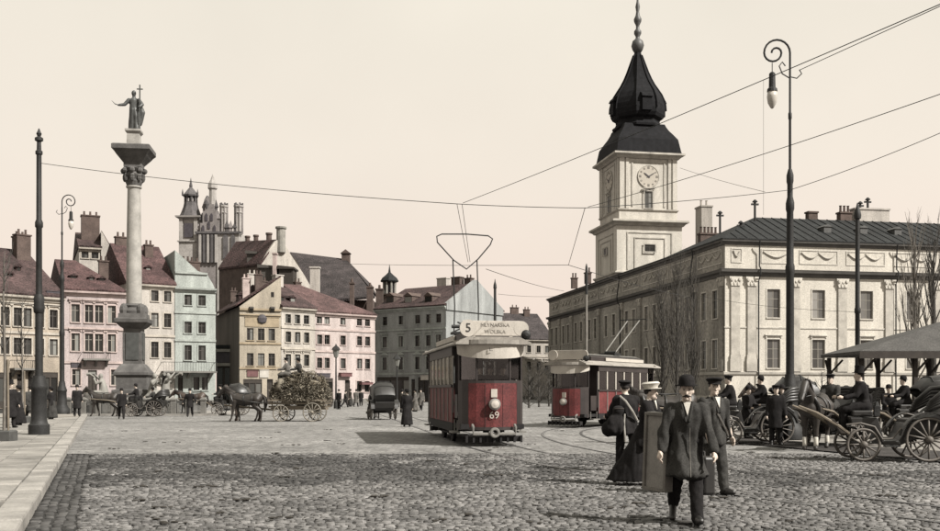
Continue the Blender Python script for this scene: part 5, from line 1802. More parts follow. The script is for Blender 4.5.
c = MB(); c.box(-.05, Lr + .05, -.06, -.003, ze - .16, ze + .10); c.obj('fascia', WOODD, rfs)
for px in (866, 920, 976, 1030):
    for yv in (.4, 3.8):
        c = MB(); x = ex(px); c.box(x - .07, x + .07, yv - .07, yv + .07, 0, ze - .02); c.bar((x, yv, ze - .7), (x + .55, yv, ze - .1), .07); c.bar((x, yv, ze - .7), (x - .15, yv, ze - .1), .07); c.obj('post', WOODD, sh)
c = MB(); c.box(.3, Lr - .3, 3.7, 3.78, .35, .5); c.box(.3, Lr - .3, 3.2, 3.7, .45, .5); c.obj('bench', WOODD, sh)

# ------------------------------------------------------------------ trams
TRED = mat('tram_red', (0.085, 0.018, 0.018), 0.6, 0.6, 1.6, spec=0.3, fine=0.4)
TDARK = mat('tram_dark_panel', (0.022, 0.017, 0.016), 0.5, 0.4, 2.0, spec=0.4)
TWHITE = mat('tram_white', (0.34, 0.315, 0.28), 0.6, 0.18, 2.5)
TROOF = mat('tram_roof_canvas', (0.20, 0.185, 0.165), 0.85, 0.3, 1.5)
TGREY = mat('tram_grey', (0.13, 0.125, 0.115), 0.6, 0.3, 2)
UNDER = mat('tram_underframe', (0.012, 0.011, 0.011), 0.8, 0.4, 3)
TLEN, TWID = 8.6, 2.0
def clear_glass(name, tint, refl):
    m = bpy.data.materials.new(name)
    m.use_nodes = True
    N, Lk = m.node_tree.nodes, m.node_tree.links
    N.clear()
    o = N.new('ShaderNodeOutputMaterial'); tr_ = N.new('ShaderNodeBsdfTransparent'); gl = N.new('ShaderNodeBsdfGlossy'); mxs = N.new('ShaderNodeMixShader'); fr = N.new('ShaderNodeFresnel')
    tr_.inputs[0].default_value = (tint, tint, tint, 1)
    gl.inputs['Roughness'].default_value = 0.06
    gl.inputs['Color'].default_value = (refl, refl, refl, 1)
    fr.inputs[0].default_value = 1.5
    Lk.new(fr.outputs[0], mxs.inputs[0]); Lk.new(tr_.outputs[0], mxs.inputs[1]); Lk.new(gl.outputs[0], mxs.inputs[2]); Lk.new(mxs.outputs[0], o.inputs[0])
    MATS[name] = m
    return m
TGLASS = clear_glass('tram_glass', .62, .8)
SCREEN = clear_glass('windscreen_glass', .72, .7)

def make_tram(name, label, loc, rz, number=None, route=None, pole='bow'):
    t = thing(name, label, 'tram', loc, rz, 'electric trams')
    hl, hwid = TLEN / 2, TWID / 2
    cab = 2.9            # saloon half length; platforms beyond
    zf, zsill, zeave = .80, 1.75, 2.95
    # saloon sides: lower panel, window band with openings, letterboard
    for sg in (-1, 1):
        Ms = Matrix.Translation((-cab, -hwid, 0)) if sg < 0 else Matrix.Translation((cab, hwid, 0)) @ Matrix.Rotation(PI, 4, 'Z')
        nw = 6
        L = 2 * cab
        b = MB(); b.box(0, L, 0, .05, zf - .15, zsill - .03, Ms); side = b.obj('side_panel', TRED, t)
        for i in range(nw + 1):
            b = MB(); x = L * i / nw; b.box(max(0, x - .035), min(L, x + .035), -.025, -.003, zf - .12, zsill - .06, Ms); b.obj('panel_batten', TGREY, side)
        b = MB(); b.box(0, L, -.05, .06, zsill - .03, zsill + .05, Ms); b.box(0, L, -.02, .06, zeave - .28, zeave, Ms); b.obj('waist_rail', TDARK, t)
        for i in range(nw + 1):
            b = MB(); x = L * i / nw; b.box(max(0, x - .05), min(L, x + .05), -.01, .05, zsill + .05, zeave - .28, Ms); b.obj('window_post', TWHITE, t)
            if i < nw:
                b = MB(); b.box(x + .06, L * (i + 1) / nw - .06, .02, .035, zsill + .06, zeave - .29, Ms); b.obj('pane', TGLASS, t)
        b = MB(); b.box(0, L, .0, .04, zf - .42, zf - .16, Ms); b.obj('rocker_panel', UNDER, t)
    # inside: floor, seats, bulkheads
    b = MB(); b.box(-hl + .1, hl - .1, -hwid + .07, hwid - .07, zf - .3, zf - .16); b.obj('floor', UNDER, t)
    for s in (-1, 1):
        b = MB(); x = s * (cab - .03)
        b.box(x - .03, x + .03, -hwid + .07, -.4, zf - .1, zeave - .05); b.box(x - .03, x + .03, .4, hwid - .07, zf - .1, zeave - .05); b.box(x - .03, x + .03, -.4, .4, 2.55, zeave - .05)
        b.obj('bulkhead', TDARK, t)
        b = MB(); b.box(-cab + .1, cab - .1, s * (hwid - .35) - .22, s * (hwid - .35) + .22, 1.15, 1.25); b.obj('seat', WOODD, t)
    # roof with clerestory
    b = MB()
    prof = [(-hwid - .12, zeave), (-hwid - .10, zeave + .06), (-.75, zeave + .22), (.75, zeave + .22), (hwid + .10, zeave + .06), (hwid + .12, zeave)]
    b.prism(prof, -hl - .1, hl + .1, SW)
    roof = b.obj('roof', TROOF, t)
    b = MB(); b.prism([(-.72, zeave + .2), (-.72, zeave + .42), (-.4, zeave + .52), (.4, zeave + .52), (.72, zeave + .42), (.72, zeave + .2)], -cab - .2, cab + .2, SW); cl_ = b.obj('clerestory', TDARK, t)
    for sg in (-1, 1):
        b = MB(); b.box(-cab, cab * .55, sg * .76 - .02, sg * .76 + .02, zeave + .24, zeave + .40); b.obj('advert_board', TWHITE, cl_)
    b = MB(); b.prism([(-.5, zeave + .52), (-.3, zeave + .58), (.3, zeave + .58), (.5, zeave + .52)], -cab, cab, SW); b.obj('roof_walk', TGREY, cl_)
    for s in (-1, 1):
        # platform: curved dash, corner posts, valance, open sides
        segs = 10
        R0 = hwid
        arc = [(s * (cab + .75 + .78 * math.cos(a)), R0 * .98 * math.sin(a)) for a in [-PI / 2 * .86 + PI * .86 * k / segs for k in range(segs + 1)]]
        def shell(z0, z1, th, nm, m, ins=0.0, k0=0, k1=segs):
            b = MB()
            for k in range(k0, k1):
                (xa, ya), (xb, yb) = arc[k], arc[k + 1]
                f = 1 - ins
                pa, pb = Vector((xa, ya * f, 0)), Vector((xb, yb * f, 0))
                na = Vector((s * .78 * math.cos(0), 0, 0))
                ia, ib = pa - Vector((s * th, ya * .03, 0)), pb - Vector((s * th, yb * .03, 0))
                vs_ = [pa + Vector((0, 0, z0)), pb + Vector((0, 0, z0)), pb + Vector((0, 0, z1)), pa + Vector((0, 0, z1)), ia + Vector((0, 0, z0)), ib + Vector((0, 0, z0)), ib + Vector((0, 0, z1)), ia + Vector((0, 0, z1))]
                b.add(vs_, [(0, 1, 2, 3), (5, 4, 7, 6), (3, 2, 6, 7), (0, 4, 5, 1), (0, 3, 7, 4), (1, 5, 6, 2)])
            return b.obj(nm, m, t, smooth='auto')
        dash = shell(.50, zsill + .08, .05, 'dash', TRED)
        for k in (4, 6):
            (xa, ya) = arc[k]
            b = MB(); b.tube([(xa + s * .004, ya * 1.003, .56), (xa + s * .004, ya * 1.003, zsill + .02)], .006, 4); b.obj('seam', TDARK, dash)
        for (k0, k1) in ((0, 2), (8, 10)):
            o_ = shell(.49, zsill + .085, .05, 'dash_side', TDARK, -.012, k0, k1)
        shell(.47, .56, .06, 'dash_skirt', TDARK, -.01)
        shell(zsill + .08, zsill + .16, .08, 'dash_rail', TDARK)
        for k in (0, 3, 7, 10):
            (xa, ya) = arc[k]
            b = MB(); b.tube([(xa - s * .04, ya * .97, zsill + .1), (xa - s * .04, ya * .97, zeave + .02)], .035, 6); b.obj('corner_post', TDARK, t)
        for (k0, k1) in ((0, 3), (3, 7), (7, 10)):
            b = MB()
            (xa, ya), (xb, yb) = arc[k0], arc[k1]
            b.add([(xa - s * .05, ya * .95, zsill + .18), (xb - s * .05, yb * .95, zsill + .18), (xb - s * .05, yb * .95, zeave - .3), (xa - s * .05, ya * .95, zeave - .3), (xa - s * .06, ya * .95, zsill + .18), (xb - s * .06, yb * .95, zsill + .18), (xb - s * .06, yb * .95, zeave - .3), (xa - s * .06, ya * .95, zeave - .3)], [(0, 1, 2, 3), (7, 6, 5, 4), (0, 3, 7, 4), (1, 5, 6, 2), (3, 2, 6, 7), (0, 4, 5, 1)])
            b.obj('windscreen', SCREEN, t)
        # valance hanging from the canopy, scooped
        b = MB()
        n = 16
        tp_, bt_ = [], []
        for k in range(n + 1):
            a = -PI / 2 * .90 + PI * .90 * k / n
            x = s * (cab + .80 + .86 * math.cos(a)); y = hwid * 1.02 * math.sin(a)
            tp_.append(Vector((x, y, zeave))); bt_.append(Vector((x - s * .02, y * .98, zeave - .18 - .24 * math.cos(a) ** .6)))
        for k in range(n):
            th = Vector((-s * .03, 0, 0))
            b.add([bt_[k], bt_[k + 1], tp_[k + 1], tp_[k], bt_[k] + th, bt_[k + 1] + th, tp_[k + 1] + th, tp_[k] + th], [(0, 1, 2, 3), (7, 6, 5, 4), (0, 4, 5, 1), (3, 2, 6, 7)])
        b.obj('valance', TWHITE, t, smooth='auto')
        # canopy end plate
        b = MB()
        ring = [(s * (cab + .80 + .95 * math.cos(a)), hwid * 1.10 * math.sin(a)) for a in [-PI / 2 + PI * k / 14 for k in range(15)]]
        k = len(ring)
        b.add([(x, y, zeave + .003) for x, y in ring] + [(x, y, zeave + .13) for x, y in ring] , [tuple(range(k)), tuple(range(2 * k - 1, k - 1, -1))] + [(i, i + k, (i + 1) % k + k, (i + 1) % k) for i in range(k)])
        b.obj('canopy', TROOF, t)
        # bumper, coupler, lifeguard
        xe = s * (cab + 1.58)
        b = MB(); b.tube([(xe - s * .15, -.62, .62), (xe, -.62, .56), (xe, -.62, .36), (xe, .62, .36), (xe, .62, .56), (xe - s * .15, .62, .62)], .045, 6); b.obj('bumper_bar', TGREY, t)
        b = MB(); b.torus((xe + s * .06, 0, .40), .11, .045, 'X', 16, 6); b.obj('coupler_ring', TGREY, t)
        b = MB(); b.box(min(xe - s * .35, xe - s * .1), max(xe - s * .35, xe - s * .1), -.8, .8, .14, .30)
        for i in range(9):
            b.box(min(xe - s * .08, xe - s * .02), max(xe - s * .08, xe - s * .02), -.8 + i * .2 - .03, -.8 + i * .2 + .03, .12, .32)
        b.obj('lifeguard', UNDER, t)
        # platform steps
        for sg in (-1, 1):
            b = MB(); b.box(min(s * (cab + .05), s * (cab + .75)), max(s * (cab + .05), s * (cab + .75)), sg * hwid - .12, sg * hwid + .12, .36, .41); b.bar((s * (cab + .08), sg * (hwid - .05), .4), (s * (cab + .08), sg * (hwid - .05), .75), .04); b.bar((s * (cab + .72), sg * (hwid - .05), .4), (s * (cab + .72), sg * (hwid - .05), .75), .04); b.obj('step', TGREY, t)
            b = MB(); b.tube([(s * (cab + .06), sg * (hwid - .02), .95), (s * (cab + .06), sg * (hwid - .02), 2.6)], .018, 6); b.obj('grab_rail', STEEL, t)
            b = MB(); b.box(min(s * (cab + .1), s * (cab + .7)), max(s * (cab + .1), s * (cab + .7)), sg * (hwid - .06) - .015, sg * (hwid - .06) + .015, zf, 1.5); b.obj('platform_gate', TDARK, t)
        # headlamp with pale plaque above it
        b = MB(); Mx = Matrix.Translation((s * (cab + 1.53), 0, 1.22)) @ Matrix.Rotation(PI / 2 * s, 4, 'Y')
        b.lathe([(.12, 0), (.17, .05), (.17, .13), (.13, .15)], 18, M=Mx); lamp = b.obj('headlamp', TGREY, t)
        b = MB(); b.lathe([(.135, .13), (.11, .17), (.02, .19)], 18, M=Mx); b.obj('lens', TWHITE, lamp)
        b = MB(); b.box(min(s * (cab + 1.52), s * (cab + 1.55)), max(s * (cab + 1.52), s * (cab + 1.55)), -.09, .09, 1.42, 1.66); b.obj('plaque', TWHITE, t)
    # truck: frame, axles, wheels
    for sg in (-1, 1):
        b = MB(); b.box(-1.75, 1.75, sg * .82 - .05, sg * .82 + .05, .36, .52); b.box(-1.2, 1.2, sg * .82 - .03, sg * .82 + .03, .24, .30); b.obj('truck_frame', UNDER, t)
        for x in (-1.1, 1.1):
            b = MB(); Mx = Matrix.Translation((x, sg * .72, .40)) @ Matrix.Rotation(PI / 2, 4, 'X')
            b.lathe([(.36, -.06), (.40, -.055), (.40, .05), (.30, .06), (.1, .09)], 24, M=Mx); w_ = b.obj('wheel', UNDER, t)
            b = MB(); b.box(x - .14, x + .14, sg * .86 - .06, sg * .86 + .06, .28, .54); b.obj('axle_box', UNDER, t)
    b = MB(); b.box(-.9, .9, -.6, .6, .3, .62); b.obj('motor_case', UNDER, t)
    # front board on the canopy
    xb = cab + 1.25
    b = MB()
    b.box(xb - .04, xb, -.88, .86, zeave + .26, zeave + .70); b.box(xb - .03, xb - .01, -.6, -.5, zeave + .1, zeave + .26); b.box(xb - .03, xb - .01, .5, .6, zeave + .1, zeave + .26); board = b.obj('destination_board', TWHITE, t, bevel=.018)
    b = MB(); b.lathe([(.22, 0), (.22, .05)], 24, M=Matrix.Translation((xb - .045, .86, zeave + .48)) @ Matrix.Rotation(PI / 2, 4, 'Y')); b.obj('board_end', TWHITE, board)
    b = MB(); b.lathe([(.25, 0), (.25, .05)], 24, M=Matrix.Translation((xb, -.72, zeave + .48)) @ Matrix.Rotation(PI / 2, 4, 'Y')); disc = b.obj('route_disc', TWHITE, t)
    INK = mat('sign_ink', (.03, .028, .026), .7, .2, 4)
    if route:
        rot = (PI / 2, 0, PI / 2)
        text_obj(route[0], .36, INK, disc, (xb + .06, -.72, zeave + .48), rot, 'route_number')
        text_obj(route[1], .15, MATS['faded_ink'], board, (xb + .006, .08, zeave + .575), rot)
        text_obj(route[2], .15, MATS['faded_ink'], board, (xb + .006, .08, zeave + .38), rot)
        text_obj(route[3], .16, INK, t, (cab + 1.69, -.12, zeave - .15), rot, 'valance_mark')
    if number:
        text_obj(number, .30, TWHITE, dash_front(t), (cab + 1.56, 0, .90), (PI / 2, 0, PI / 2), 'fleet_number')
    b = MB(); b.lathe([(.10, 0), (.12, .12), (.05, .16)], 10, M=Matrix.Translation((xb - .02, 1.0, zeave + .30)) @ Matrix.Rotation(PI / 2, 4, 'Y')); b.torus((xb, 1.0, zeave + .30), .12, .03, 'X', 14, 5); b.obj('signal_lamp', IRON, t)
    if pole == 'bow':
        # tall bow collector: sprung frame, two uprights, heart-shaped bow
        x0 = -.9
        b = MB()
        for y0, y1, y2 in ((-.42, -.40, -.47), (.42, .42, .36)):
            b.tube([(x0, y0, zeave + .6), (x0 + .05, y1, 4.5), (x0 + .1, y2, 6.05)], .022, 6)
        b.obj('collector_upright', IRON, t)
        b = MB()
        b.tube([(x0 + .1, 0, 5.75), (x0 + .1, -.45, 6.05), (x0 + .1, -1.0, 6.64), (x0 + .1, -1.02, 6.84), (x0 + .1, -.85, 6.92), (x0 + .1, 0, 6.94), (x0 + .1, .75, 6.90), (x0 + .1, .9, 6.80), (x0 + .1, .82, 6.60), (x0 + .1, .4, 6.1)], .024, 6, closed=True)
        b.obj('collector_bow', IRON, t)
        b = MB(); b.box(x0 - .3, x0 + .3, -.5, .5, zeave + .58, zeave + .66); b.bar((x0, -.45, zeave + .66), (x0, .3, zeave + 1.0), .05); b.bar((x0, .45, zeave + .66), (x0, -.3, zeave + 1.0), .05)
        b.tube([(x0, -.5, zeave + .85), (x0, .5, zeave + .85)], .06, 8); b.obj('collector_base', IRON, t)
    else:
        b = MB(); b.box(-.9, -.2, -.4, .4, zeave + .58, zeave + .70); b.tube([(-.55, -.3, zeave + .75), (-.55, .3, zeave + .75)], .07, 8); b.obj('collector_base', IRON, t)
        for sg in (-1, 1):
            b = MB(); b.tube([(-.55, sg * .28, zeave + .75), (-3.4, sg * .34, zeave + 2.55)], .032, 6); b.obj('collector_arm', TGREY, t)
        b = MB(); b.tube([(-3.4, -.75, zeave + 2.6), (-3.4, .75, zeave + 2.6)], .03, 6); b.obj('collector_bar', IRON, t)
    return t
def dash_front(t):
    ds = [o for o in t.children if o.name.split('.')[0] == 'dash']
    return max(ds, key=lambda o: max(v.co.x for v in o.data.vertices))
mat('faded_ink', (.19, .175, .155), .7, .2, 4)
fwd = Vector((.158, -1, 0)).normalized()
fc = Vector(((494 - 470) / F * 28.9, 28.9, 0))
tram1 = make_tram('tram', 'red and cream electric tram number 69, route 5, facing the camera', fc - fwd * 4.4, math.atan2(fwd.y, fwd.x), '69', ('5', 'MŁYNARSKA', 'WOLSKA', 'L.'), 'bow')
fwd2 = Vector((-.545, -.838, 0)).normalized()
fc2 = Vector(((563 - 470) / F * 43.6, 43.6, 0))
tram2 = make_tram('tram', 'second red tram with pale roof boards, side on behind the walkers', fc2 - fwd2 * 4.3, math.atan2(fwd2.y, fwd2.x), None, None, 'arms')
tram2.scale = (.95, .95, .93)

# ------------------------------------------------------------------ people (forward +x, left +y)
def pose_joints(ps):
    g_ = ps.get
    J = {}
    for s, k in ((1, 'l'), (-1, 'r')):
        th, kn = R(g_(k + 't', 0)), R(g_(k + 'k', 0))
        ab = R(g_(k + 'la', 2))
        hip = Vector((0, s * .095, .93))
        dv = lambda a, b: Vector((math.sin(a) * math.cos(b), s * math.sin(b), -math.cos(a) * math.cos(b)))
        knee = hip + dv(th, ab) * .44
        ank = knee + dv(th - kn, ab * .5) * .41
        ft = R(g_(k + 'f', 0)) + (th - kn) * g_('footfollow', .5)
        toe = ank + Vector((math.cos(ft) * .19, s * .02, math.sin(ft) * .19 - .045))
        heel = ank + Vector((-math.cos(ft) * .05, 0, -math.sin(ft) * .05 - .045))
        J[k] = [hip, knee, ank, toe, heel]
    lean = R(g_('lean', 3))
    up = Vector((math.sin(lean), 0, math.cos(lean)))
    base = Vector((0, 0, .93))
    J['chest'] = base + up * .40
    J['neck'] = base + up * .56
    hl = lean + R(g_('nod', 0))
    J['head'] = J['neck'] + Vector((math.sin(hl) * .13 + .015, 0, .135))
    J['up'] = up
    for s, k in ((1, 'L'), (-1, 'R')):
        sh = base + up * .49 + Vector((0, s * .185, 0))
        a, e, ab, ro = R(g_(k + 's', 0)), R(g_(k + 'e', 10)), R(g_(k + 'a', 8)), R(g_(k + 'i', 0))
        dv = lambda a, b: Vector((math.sin(a) * math.cos(b), s * math.sin(b), -math.cos(a) * math.cos(b)))
        el = sh + dv(a, ab) * .295
        wr = el + dv(a + e, ab - ro) * .26
        hd = wr + dv(a + e + R(8), ab - ro) * .085
        J[k] = [sh, el, wr, hd]
    low = min(min(J[k][3].z, J[k][4].z) for k in 'lr') - .035
    J['low'] = low
    return J

def bowler(c, h=.14, brim=.135, r=.098):
    c.lathe([(brim, .012), (brim * .99, 0), (r * 1.02, .004), (r, .03), (r * .99, .07), (r * .86, h * .75), (r * .55, h * .95), (.01, h)], 18, sx=1.12)
def person(name, label, loc, rz, pose, H=1.75, vox=.028, coat=None, coat_hem=.55, trousers=None, skirt=None, hat='bowler', hatm=None, seat_z=None, group=None, flare=.0, trail=0.0, near=False, beard=False, scarf=False, collar=True):
    coat = coat or BLACKC
    trousers = trousers or BLACKC
    J = pose_joints(pose)
    k_ = H / 1.75
    t = thing(name, label, 'person', loc, rz, group)
    z0 = -J['low'] if seat_z is None else seat_z / k_ - .85
    off = Vector((0, 0, z0))
    T = lambda v: (Vector(v) + off) * k_
    up = J['up']
    # body: one continuous skin from crown to soles
    m = MB()
    hc = T(J['head'])
    s = k_
    hm = R(pose.get('yaw', 0))
    RM = Matrix.Translation(hc) @ Matrix.Rotation(hm, 4, 'Z') @ Matrix.Rotation(R(pose.get('nod', 0)), 4, 'Y')
    m.ell((0, 0, .02 * s), (.098 * s, .076 * s, .105 * s), 16, 10, RM)
    m.ell((.022 * s, 0, -.062 * s), (.066 * s, .056 * s, .062 * s), 12, 8, RM)
    def RP(x, y, z): return RM @ Vector((x * s, y * s, z * s))
    m.cap(RP(.094, 0, .012), RP(.112, 0, -.026), .010 * s, .016 * s)
    m.cap(RP(.075, 0, -.078), RP(.084, 0, -.092), .022 * s, .02 * s)
    for sg in (-1, 1):
        m.ell((-.005 * s, sg * .078 * s, -.012 * s), (.02 * s, .012 * s, .032 * s), 8, 6, RM)
    m.cap(T(J['neck'] - up * .06), T(J['head'] - Vector((.01, 0, .06))), .062 * s, .055 * s)
    m.loft([(*T(Vector((0, 0, .93)) + up * q), rx * s, ry * s) for q, rx, ry in ((-.06, .10, .15), (.1, .10, .14), (.3, .11, .16), (.46, .09, .16), (.53, .06, .08))], 16)
    for k in 'lr':
        h_, kn, an, to, he = [T(p) for p in J[k]]
        m.chain([h_, kn, an], [.085 * s, .06 * s, .042 * s]); m.chain([an, to], [.042 * s, .03 * s]); m.chain([he, to], [.036 * s, .032 * s])
    for k, sg in (('L', 1), ('R', -1)):
        sh, el, wr, hd = [T(p) for p in J[k]]
        m.chain([sh, el, wr], [.055 * s, .045 * s, .032 * s])
        d = (hd - wr).normalized()
        side = Vector((d.z, 0, -d.x)).normalized() if abs(d.y) < .9 else Vector((1, 0, 0))
        m.chain([wr, wr + d * .075 * s], [.030 * s, .036 * s])
        palm = wr + d * .085 * s
        inw = Vector((0, -sg, 0))
        for i, ln in enumerate((.075, .085, .08, .062)):
            b = palm + side * (i - 1.5) * .021 * s
            k1 = b + d * ln * .5 * s + inw * .012 * s
            m.chain([b - d * .02 * s, k1, k1 + (d * .7 + inw * .7).normalized() * ln * .5 * s], [.0105 * s, .0095 * s, .008 * s], 6)
        m.chain([wr + d * .03 * s - side * .03 * s, wr + d * .07 * s - side * .055 * s + inw * .015 * s, wr + d * .105 * s - side * .05 * s + inw * .035 * s], [.013 * s, .011 * s, .009 * s], 6)
    body = inst('body', remesh(m, 'body', .0095 if near else vox, SKIN, 1 if near else 2), t)
    # trousers / boots
    if not skirt:
        m = MB()
        for k in 'lr':
            h_, kn, an, to, he = [T(p) for p in J[k]]
            m.chain([h_, kn, an + (an - kn).normalized() * -.0], [.115 * s, .088 * s, .074 * s])
        m.chain([T(J['l'][0] + Vector((0, 0, .08))), T(J['r'][0] + Vector((0, 0, .08)))], [.12 * s, .12 * s])
        inst('trousers', remesh(m, 'trousers', .016 if near else vox * 1.05, trousers, 2, .010 * s, 9, .9, 3.1), t)
    for k in 'lr':
        h_, kn, an, to, he = [T(p) for p in J[k]]
        m = MB(); m.chain([an + (kn - an) * .18, an], [.056 * s, .05 * s]); m.chain([he, to], [.045 * s, .043 * s]); m.chain([an, to], [.05 * s, .04 * s])
        inst('shoe', remesh(m, 'shoe', .014 if near else vox, LEATHER, 1), t)
    # coat: lofted body with hem, collar and sleeves
    m = MB()
    mid = (J['l'][1] + J['r'][1]) / 2
    def ctr(z):
        if z >= .93:
            return Vector((0, 0, .93)) + up * (z - .93) / max(up.z, .3)
        f = (.93 - z) / .5
        c = Vector((0, 0, z)); c.x = mid.x * .75 * f if seat_z is None else 0
        return c
    sp = abs(J['l'][1].x - J['r'][1].x) if seat_z is None else .1
    rings = []
    lv = [(1.50, .075, .085), (1.455, .10, .17), (1.40, .125, .215), (1.30, .145, .215), (1.18, .142, .20), (1.08, .138, .185), (.98, .15, .195), (.90, .16, .205)]
    hem = coat_hem if seat_z is None else max(coat_hem, .80)
    if skirt:
        lv = [(a, b * (.9 if 1.0 < a < 1.2 else 1), c_ * (.86 if 1.0 < a < 1.2 else .95)) for a, b, c_ in lv]
    z = .80
    while z > hem + .04:
        f = (.9 - z) / .4
        lv.append((z, .165 + f * (.02 + sp * .22) + flare * f, .205 + f * .02 + flare * f)); z -= .1
    f = (.9 - hem) / .4
    lv.append((hem, .167 + f * (.02 + sp * .24) + flare * f, .207 + f * .02 + flare * f))
    for (z, rx, ry) in reversed(lv):
        c = T(ctr(z)); rings.append((c.x, c.y, c.z, rx * s, ry * s))
    m.loft(rings, 22)
    if seat_z is not None:      # coat lap over the thighs
        for k in 'lr':
            m.chain([T(J[k][0]), T(J[k][1])], [.15 * s, .12 * s])
    for k in 'LR':
        sh, el, wr, hd = [T(p) for p in J[k]]
        m.chain([sh - Vector((0, 0, .01)), el, el.lerp(wr, .93)], [.088 * s, .070 * s, .056 * s])
    ct = inst('coat', remesh(m, 'coat', .015 if near else vox, coat, 2, .042 * s if near else .016, 6.5 if near else 7, .38, rng.uniform(0, 50)), t)
    if near or collar:
        c = MB()
        nk = T(J['neck'] - up * .03)
        c.tube([nk + Vector((.06 * math.cos(a) * s + .01, .066 * math.sin(a) * s, (.028 - .022 * math.cos(a)) * s)) for a in [2 * PI * i / 14 for i in range(14)]], .016 * s, 6, closed=True)
        c.obj('collar', WHITEC, t, smooth=True)
    if near:
        # shirt front, lapels, buttons
        c = MB()
        a_ = T(ctr(1.49)) + Vector((.085 * s, 0, 0)); b_ = T(ctr(1.33)) + Vector((.155 * s, 0, 0))
        c.add([a_ + Vector((.02, .045, 0)), a_ + Vector((.02, -.045, 0)), b_ + Vector((.012, 0, 0)), a_ + Vector((.0, .045, 0)), a_ + Vector((.0, -.045, 0)), b_ + Vector((-.01, 0, 0))], [(0, 1, 2), (5, 4, 3), (0, 3, 4, 1), (1, 4, 5, 2), (2, 5, 3, 0)]); c.obj('shirt_front', WHITEC, t)
        for sg in (-1, 1):
            c = MB(); c.cap(T(ctr(1.48)) + Vector((.08, sg * .065, 0)) * s, T(ctr(1.26)) + Vector((.158, sg * .02, 0)) * s, .022 * s, .014 * s); c.obj('lapel', coat, t, smooth=True)
        ed = MB(); pts = [T(ctr(z)) + Vector((rx + .012, .03, 0)) * s for z, rx, ry in lv if 1.3 > z >= hem]
        ed.tube(pts, .008 * s, 5); ed.obj('coat_edge', MIDC, t)
        for sg in (-1, 1):
            c = MB(); c.ell((.088 * s, sg * .032 * s, .018 * s), (.008 * s, .011 * s, .006 * s), 8, 6, RM); c.obj('eye', HAIR, t)
            c = MB(); c.tube([RP(.094, sg * .015, .036), RP(.092, sg * .05, .036)], .004 * s, 5); c.obj('eyebrow', HAIR, t)
        c = MB(); c.tube([RP(.084, .024, -.072), RP(.09, 0, -.070), RP(.084, -.024, -.072)], .005 * s, 5); c.obj('mouth', mat('lips', (.16, .09, .08), .6, .1, 5), t)
    if beard:
        c = MB(); c.cap(RP(.098, .004, -.046), RP(.082, .05, -.062), .014 * s, .006 * s); c.cap(RP(.098, -.004, -.046), RP(.082, -.05, -.062), .014 * s, .006 * s); c.obj('moustache', HAIR, t, smooth=True)
    if skirt:
        m = MB()
        zz = [(1.02, .13, .16), (.9, .165, .195), (.7, .20, .22), (.45, .25 + sp * .2, .25), (.25, .28 + sp * .32, .27), (.09, .30 + sp * .38, .29)]
        m.loft([(T(Vector(((mid.x * .5 - trail) * (1.02 - z), 0, z))).x, 0, T(Vector((0, 0, z))).z, rx * s, ry * s) for z, rx, ry in reversed(zz)], 26)
        inst('skirt', remesh(m, 'skirt', .018 if near else vox, skirt, 1, .024, 8, .12, rng.uniform(0, 9)), t)
    # hair and hat
    c = MB()
    c.ell((-.016 * s, 0, .032 * s), (.092 * s, .082 * s, .092 * s), 14, 8, RM)
    if skirt: c.ell((-.075 * s, 0, .02 * s), (.06 * s, .055 * s, .055 * s), 10, 6, RM)
    c.obj('hair', HAIR, t, smooth=True)
    if hat:
        hm_ = hatm or BLACKC
        c = MB()
        if hat == 'bowler': bowler(c)
        elif hat == 'cap':
            c.lathe([(.094, 0), (.096, .035), (.125, .062), (.13, .075), (.10, .098), (.01, .105)], 18, sx=1.1)
            c.prism([(.07, 0), (.15, -.022), (.155, -.014), (.07, .012)], -.06, .06)
        elif hat == 'top': c.lathe([(.14, .01), (.14, 0), (.098, .002), (.092, .09), (.098, .17), (.01, .175)], 18, sx=1.1)
        elif hat == 'wide':
            c.lathe([(.22, .005), (.215, -.006), (.10, .012), (.105, .03), (.10, .085), (.06, .115), (.01, .12)], 20, sx=1.1)
        elif hat == 'boat': c.lathe([(.165, .012), (.165, 0), (.105, .002), (.115, .05), (.15, .095), (.12, .125), (.01, .13)], 20, sx=1.1)
        ho = c.obj('hat', hm_, t, smooth='auto')
        ho.matrix_local = RM @ Matrix.Rotation(R(-4), 4, 'Y') @ Matrix.Translation((0, 0, .062 * s)) @ Matrix.Scale(s, 4)
        if near or hat in ('cap', 'boat'):
            b_ = MB(); b_.lathe([(.1, .004), (.101, .03)], 18, sx=1.12)
            bo = b_.obj('hat_band', LEATHER, t); bo.matrix_local = ho.matrix_local.copy()
    return t

# poses
WALK = dict(lt=22, lk=4, lf=10, rt=-18, rk=22, rf=-6, Ls=-18, Le=18, Rs=18, Re=22, lean=5)
WALK2 = dict(lt=-16, lk=20, rt=20, rk=3, rf=8, Ls=16, Le=20, Rs=-16, Re=14, lean=4)
STAND = dict(lt=2, rt=-3, Ls=4, Le=16, Rs=-2, Re=14, la=4, lean=1)
STAND2 = dict(lt=-4, rt=4, Ls=18, Le=70, Rs=10, Re=60, Li=20, Ri=20, lean=4)
SIT = dict(lt=82, lk=78, rt=78, rk=74, Ls=35, Le=45, Rs=38, Re=42, lean=8, footfollow=0)

